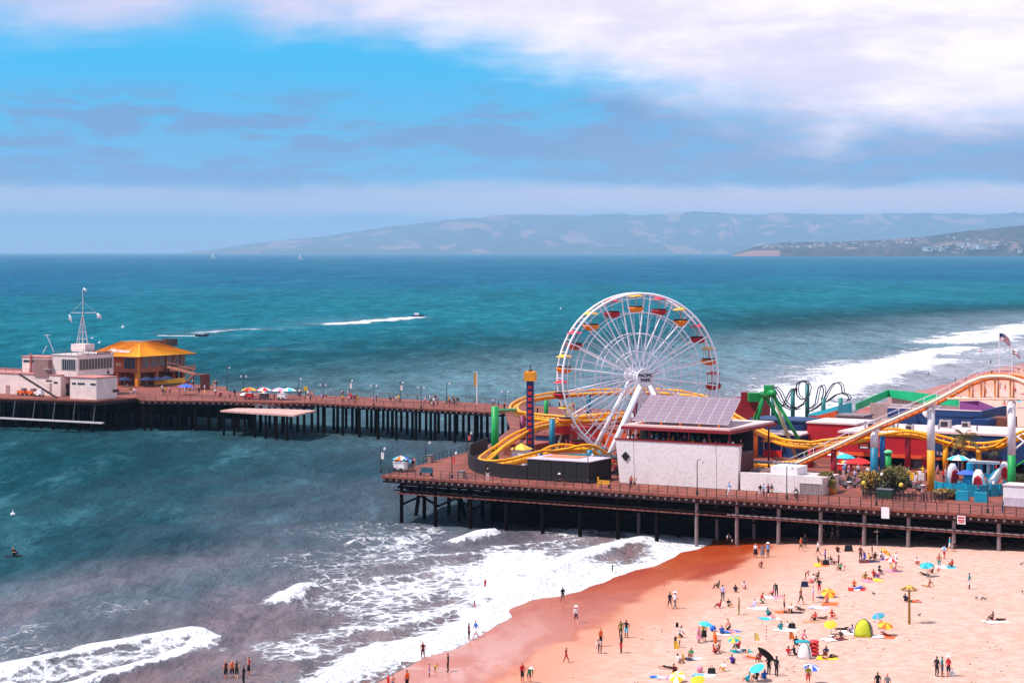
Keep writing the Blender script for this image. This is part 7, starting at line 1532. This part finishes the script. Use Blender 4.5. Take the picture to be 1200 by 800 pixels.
for k in range(4): MB().lathe(b2 + Vector((0, 0, .08 + .33 * k)), [(.1, 0), (.42, .06), (.46, .16), (.42, .27), (.1, .33)], 12).build('ring', M('inflatable_red', (214, 50, 50), .4), th, True)
b3 = PG(941, 769) + Vector((0, .4, 1.33)); th = thing('folded_cover', 'teal cloth thrown over the top of the white shelter', 'cloth', b3); mb = MB(); vs = []
for i in range(7):
    for k in range(7): vs.append((b3.x - .65 + 1.3 * i / 6, b3.y - .5 + 1.0 * k / 6, b3.z + .07 - .22 * ((i - 3) ** 2 + (k - 3) ** 2) / 18 + .02 * math.sin(i * 2 + k)))
mb.add(vs, [(i * 7 + k, (i + 1) * 7 + k, (i + 1) * 7 + k + 1, i * 7 + k + 1) for i in range(6) for k in range(6)]); o = mb.build('cloth', uTL, th, True); md = o.modifiers.new('th', 'SOLIDIFY'); md.thickness = .04
b = PG(980, 661.5); th = thing('beach_chair', 'maroon folding chair at the edge of the picnic group', 'chair', b); MB().box(b + Vector((0, 0, .35)), (.6, .5, .08)).build('seat', cm('maroon'), th); MB().box(b + Vector((.28, 0, .75)), (.1, .5, .8)).build('backrest', cm('maroon'), th)
for sx2 in (-.25, .25):
    for sy2 in (-.2, .2): MB().box(b + Vector((sx2, sy2, .16)), (.05, .05, .32)).build('leg', STEEL, th)
# carried board
p = PG(899, 790) + Vector((-.1, -.1, 1.75)); th = thing('surfboard', 'dark board carried on the head of the person in black', 'surfboard', p); mb = MB(); N_ = 14; vs = []
d_ = Vector((.75, .2, -.62)).normalized(); sd2 = d_.cross(Vector((0, 1, .2))).normalized()
for i in range(N_ + 1):
    q = i / N_; wv = .27 * math.sin(math.pi * min(.98, max(.02, q))) ** .6
    for s_ in (-1, 1):
        for zz in (0, .06): vs.append(p + d_ * (q * 1.9 - .95) + sd2 * wv * s_ + d_.cross(sd2) * zz)
mb.add(vs, [f for i in range(N_) for f in ((4 * i, 4 * i + 4, 4 * i + 6, 4 * i + 2), (4 * i + 1, 4 * i + 3, 4 * i + 7, 4 * i + 5), (4 * i, 4 * i + 1, 4 * i + 5, 4 * i + 4), (4 * i + 2, 4 * i + 6, 4 * i + 7, 4 * i + 3))]); mb.build('board', cm('black'), th, True)
# tall pole with woven ring
b = PG(1065.5, 731); th = thing('thatched_pole', 'tall wooden pole topped by a round woven shade', 'pole', b); PW = M('pole_wood', (150, 104, 50), .8, .25, 3); MB().lathe(b, [(.13, 0), (.11, 3.1)], 8).build('pole', PW, th); hz_ = (731 - 687) * b.y / F
MB().lathe(b + Vector((0, 0, 3.1)), [(.07, 0), (.05, hz_ - 3.1 + .2)], 6).build('spindle', PW, th)
MB().lathe(b + Vector((0, 0, hz_ - .1)), [(.42, 0), (.3, .14), (.05, .22)], 12).build('crown_cap', M('thatch_gold', (214, 164, 60)), th)
for rr2 in (.78, .58): MB().tube([b + Vector((rr2 * math.cos(a), rr2 * math.sin(a), hz_ - .12 - .22 * rr2)) for a in [2 * math.pi * k / 20 for k in range(20)]], .045, 5, closed=True).build('ring', M('thatch_brown', (140, 100, 70)), th)
for k in range(14): a = 2 * math.pi * k / 14; MB().tube([b + Vector((.35 * math.cos(a), .35 * math.sin(a), hz_ - .02)), b + Vector((.82 * math.cos(a), .82 * math.sin(a), hz_ - .32))], .04, 4).build('frond_stick', M('thatch_gold', (214, 164, 60)) if k % 2 else M('thatch_brown', (140, 100, 70)), th)
# seaweed and litter too small to count
rs2 = np.random.RandomState(4); mb = MB(); cl_ = rs2.randint(0, 26, 420); cx_ = rs2.uniform(700, 1210, 26); cy_ = rs2.uniform(650, 820, 26); xs_ = cx_[cl_] + rs2.normal(0, 34, 420); ys_ = cy_[cl_] + rs2.normal(0, 9, 420)
pts_ = np.array([P(a, b_, 1.8)[:2] for a, b_ in zip(xs_, ys_)]); zz_, dd_ = beach_z(pts_[:, 0], pts_[:, 1])
for (a, b_), z_, d2 in zip(pts_, zz_, dd_):
    if d2 < 6: continue
    s_ = rs2.uniform(.03, .09); an_ = rs2.uniform(0, 3.14); v4 = [(a + math.cos(an_ + q) * s_ * k_, b_ + math.sin(an_ + q) * s_ * k_, z_ + .02) for q, k_ in ((0, 1.6), (1.5, .6), (3.1, 1.4), (4.7, .7))]
    mb.add(v4 + [(a, b_, z_ + .03 + s_ * .5)], [(0, 1, 4), (1, 2, 4), (2, 3, 4), (3, 0, 4)])
tag(mb.build('seaweed', M('kelp_brown', (70, 44, 30), .9, .4)), 'scattered bits of dry seaweed on the sand', kind='stuff')
# gulls on the sand
gm_ = shared(MB().tube([(-.2, 0, .14), (-.05, 0, .16), (.1, 0, .18), (.17, 0, .27), (.24, 0, .27)], [.02, .08, .07, .05, .015], 6).tube([(0, .03, .12), (0, .03, 0)], .01, 4).tube([(0, -.03, .12), (0, -.03, 0)], .01, 4), 'gull', cm('grey'))
for k, (x, y) in enumerate([(1144, 702), (1150, 703.5), (1154, 703), (1197, 662), (1198, 695), (1024, 697), (1077, 722)]): tag(inst('gull', gm_, None, PG(x, y), pr.uniform(0, 6), 1.2), 'small grey gull standing on the empty sand', 'gull', 'gulls on the sand')

# ------------------------------------------------------------------ people on the piers
TOPS = ['white', 'white', 'black', 'navy', 'red', 'grey', 'skyblue', 'pink', 'maroon', 'teal', 'lavender', 'yellow']; BOTS = ['navy', 'black', 'denim', 'tan', 'grey', 'white']
def crowd(spots, where, grp, z=DECK, poses=('stand', 'stand', 'walk', 'arm')):
    for x, y in spots:
        t_, b_ = pr.choice(TOPS), pr.choice(BOTS); person(P(x, y, z), pr.choice(poses), f'visitor in {t_} top {where}', t_, b_, grp=grp, long=pr.random() < .5, pack=pr.random() < .15)
sp = []
for x0, x1, n_ in ((255, 285, 6), (285, 345, 9), (345, 352, 2), (356, 384, 9), (398, 410, 4), (410, 426, 6), (438, 445, 2), (458, 470, 4), (486, 492, 1), (496, 516, 9), (526, 542, 7), (576, 596, 6)):
    for k in range(n_):
        x = pr.uniform(x0, x1); f_ = 471.6 + max(0, x - 370) * .0521 if x > 370 else 469.6 + (x - 250) * .0167; sp.append((x, f_ - pr.uniform(.8, 7.5)))
crowd(sp, 'strolling on the long narrow pier', 'visitors on the long pier')
crowd([(121, 466), (124, 466.2), (76, 463.5), (78, 464)], 'beside the pink harbour office', 'visitors by the harbour office'); crowd([(pr.uniform(140, 160), pr.uniform(458, 463)) for _ in range(4)] + [(pr.uniform(180, 262), pr.uniform(459, 467)) for _ in range(14)], 'on the deck before the restaurant', 'visitors before the restaurant')
crowd([(pr.uniform(224, 264), pr.uniform(450, 456)) for _ in range(5)], 'on the seaward deck behind the restaurant stairs', 'visitors behind the restaurant')
crowd([(466, 552.5), (477, 551), (481, 550.5), (486, 549), (484, 551.5)], 'at the striped parasol on the pier corner', 'visitors at the pier corner')
person(P(571.6, 562.5), 'stand', 'person in black and white leaning by the near railing left of the dark wall', 'black', 'white', long=True); person(P(660.5, 567), 'bend', 'person in white cap by the railing before the dark platform', 'black', 'black', hat='white')
person(P(739.5, 572), 'stand', 'person in red at the seaward end of the stone wall', 'red', 'black', yaw=.5); person(P(743.5, 572.5), 'arm', 'person in tan raising an arm before the stone wall', 'tan', 'black'); person(P(854.5, 580), 'walk', 'person in pale blue walking past the stone wall', 'skyblue', 'white', long=True)
person(P(891, 582.5), 'stand', 'person in dark top, seaward of four before the low wall', 'black', 'white'); person(P(895, 582), 'stand', 'person in light blue top, second of four before the low wall', 'skyblue', 'navy', long=True); person(P(900.5, 582.5), 'walk', 'person in maroon top, third of four before the low wall', 'maroon', 'black'); person(P(904.5, 582), 'walk', 'person in black top, landward of four before the low wall', 'black', 'tan'); person(P(1175, 601), 'stand', 'person in grey at the white hut', 'grey', 'denim', long=True)
# cyclist
b = P(933.5, 586); th = thing('bicycle', 'dark bicycle ridden along the near railing', 'bicycle', b); d_ = -UX
for s_ in (-.5, .5):
    c_ = b + d_ * s_ + Vector((0, 0, .34)); MB().tube([c_ + d_ * .33 * math.cos(a) + Vector((0, 0, .33 * math.sin(a))) for a in [2 * math.pi * k / 18 for k in range(18)]], .025, 5, closed=True).build('wheel', STEEL, th)
fr = [b + d_ * -.5 + Vector((0, 0, .34)), b + d_ * -.05 + Vector((0, 0, .32)), b + d_ * -.2 + Vector((0, 0, .88)), b + d_ * .38 + Vector((0, 0, .85)), b + d_ * .5 + Vector((0, 0, .34))]
MB().tube([fr[0], fr[1], fr[3], fr[2], fr[0]], .025, 5).tube([fr[2], fr[1]], .025, 5).tube([fr[3], fr[4]], .025, 5).build('frame', cm('maroon'), th); MB().box(fr[2] + Vector((0, 0, .05)), (.24, .14, .06), YAW).build('saddle', cm('black'), th); MB().tube([fr[3], fr[3] + Vector((0, 0, .2)), fr[3] + Vector((0, 0, .2)) + VX * .28], .018, 5).tube([fr[3] + Vector((0, 0, .2)), fr[3] + Vector((0, 0, .2)) - VX * .28], .018, 5).build('handlebar', STEEL, th)
person(b + UX * .2 + Vector((0, 0, -.02)), 'ride', 'cyclist in black riding along the near railing', 'black', 'black', yaw=math.atan2(d_.y, d_.x) + math.pi / 2, long=True)
crowd([(pr.uniform(692, 724), pr.uniform(548, 562)) for _ in range(13)], 'queueing between the wheel and the stone wall', 'visitors queueing at the wheel')
crowd([(pr.uniform(636, 666), pr.uniform(508, 528)) for _ in range(6)] + [(pr.uniform(606, 634), pr.uniform(478, 490)) for _ in range(3)] + [(pr.uniform(640, 680), pr.uniform(478, 490)) for _ in range(5)], 'inside the coaster loop', 'visitors inside the coaster loop')
crowd([(pr.uniform(975, 1010), pr.uniform(553, 570)) for _ in range(8)] + [(pr.uniform(1060, 1086), pr.uniform(556, 572)) for _ in range(8)] + [(pr.uniform(1015, 1058), pr.uniform(552, 562)) for _ in range(4)], 'on the deck before the red restaurant', 'visitors before the red restaurant')
crowd([(pr.uniform(1095, 1115), pr.uniform(557, 566)) for _ in range(4)] + [(pr.uniform(1150, 1172), pr.uniform(553, 558)) for _ in range(3)], 'around the shark ride', 'visitors round the shark ride')
for k in range(34):
    u = uS0 + .5 + (uS1 - uS0 - 1) * (k % 20) / 19 + pr.uniform(-.25, .25); v_ = vS + (1.5 if k < 20 else 3.2) + pr.uniform(-.2, .3); t_ = pr.choice(TOPS + ['white', 'skyblue', 'yellow'])
    person(W(u, v_, fl + (0 if k < 20 else .25)), 'stand', f'spectator in {t_} top under the grandstand canopy', t_, 'black', sc_=pr.uniform(.9, 1.05), grp='spectators under the canopy')
for x, y, lb_, m_ in ((26, 463, 'orange utility cart parked by the long pink block', 'orange'), (37, 463.5, 'orange utility cart with dark seat by the outer stair', 'orange'), (46, 464.5, 'white utility cart under the outer stair', 'white')):
    b = P(x, y); th = thing('utility_cart', lb_, 'cart', b); MB().box(b + Vector((0, 0, .7)), (2.0, 1.1, .7), YAW).build('body', cm(m_), th); MB().box(b + UX * .5 + Vector((0, 0, 1.3)), (.8, 1.0, .5), YAW).build('cab', cm('grey' if m_ == 'orange' else 'white'), th)
    for s_ in (-.7, .7):
        for q in (-.5, .5): p = b + UX * s_ + VX * q + Vector((0, 0, .3)); MB().tube([p - VX * .08, p + VX * .08], .3, 10).build('wheel', STEEL, th)
# ------------------------------------------------------------------ air
hz = MB().hexa([(-42000, -300, -5), (42000, -300, -5), (42000, 72000, -5), (-42000, 72000, -5)], [(-42000, -300, 900), (42000, -300, 900), (42000, 72000, 900), (-42000, 72000, 900)])
hm_ = bpy.data.materials.new('haze_air'); hm_.use_nodes = True; t = NT(hm_.node_tree)
pv = t.node('ShaderNodeVolumePrincipled'); pv.inputs['Density'].default_value = 3.2e-5; pv.inputs['Color'].default_value = (.46, .74, 1.0, 1); pv.inputs['Anisotropy'].default_value = 0
o_ = t.node('ShaderNodeOutputMaterial'); t.l.new(pv.outputs[0], o_.inputs['Volume'])
tag(hz.build('haze', hm_), 'thin marine haze over the bay', kind='stuff')
for o in bpy.data.objects:
    if '_o' in o: del o['_o']
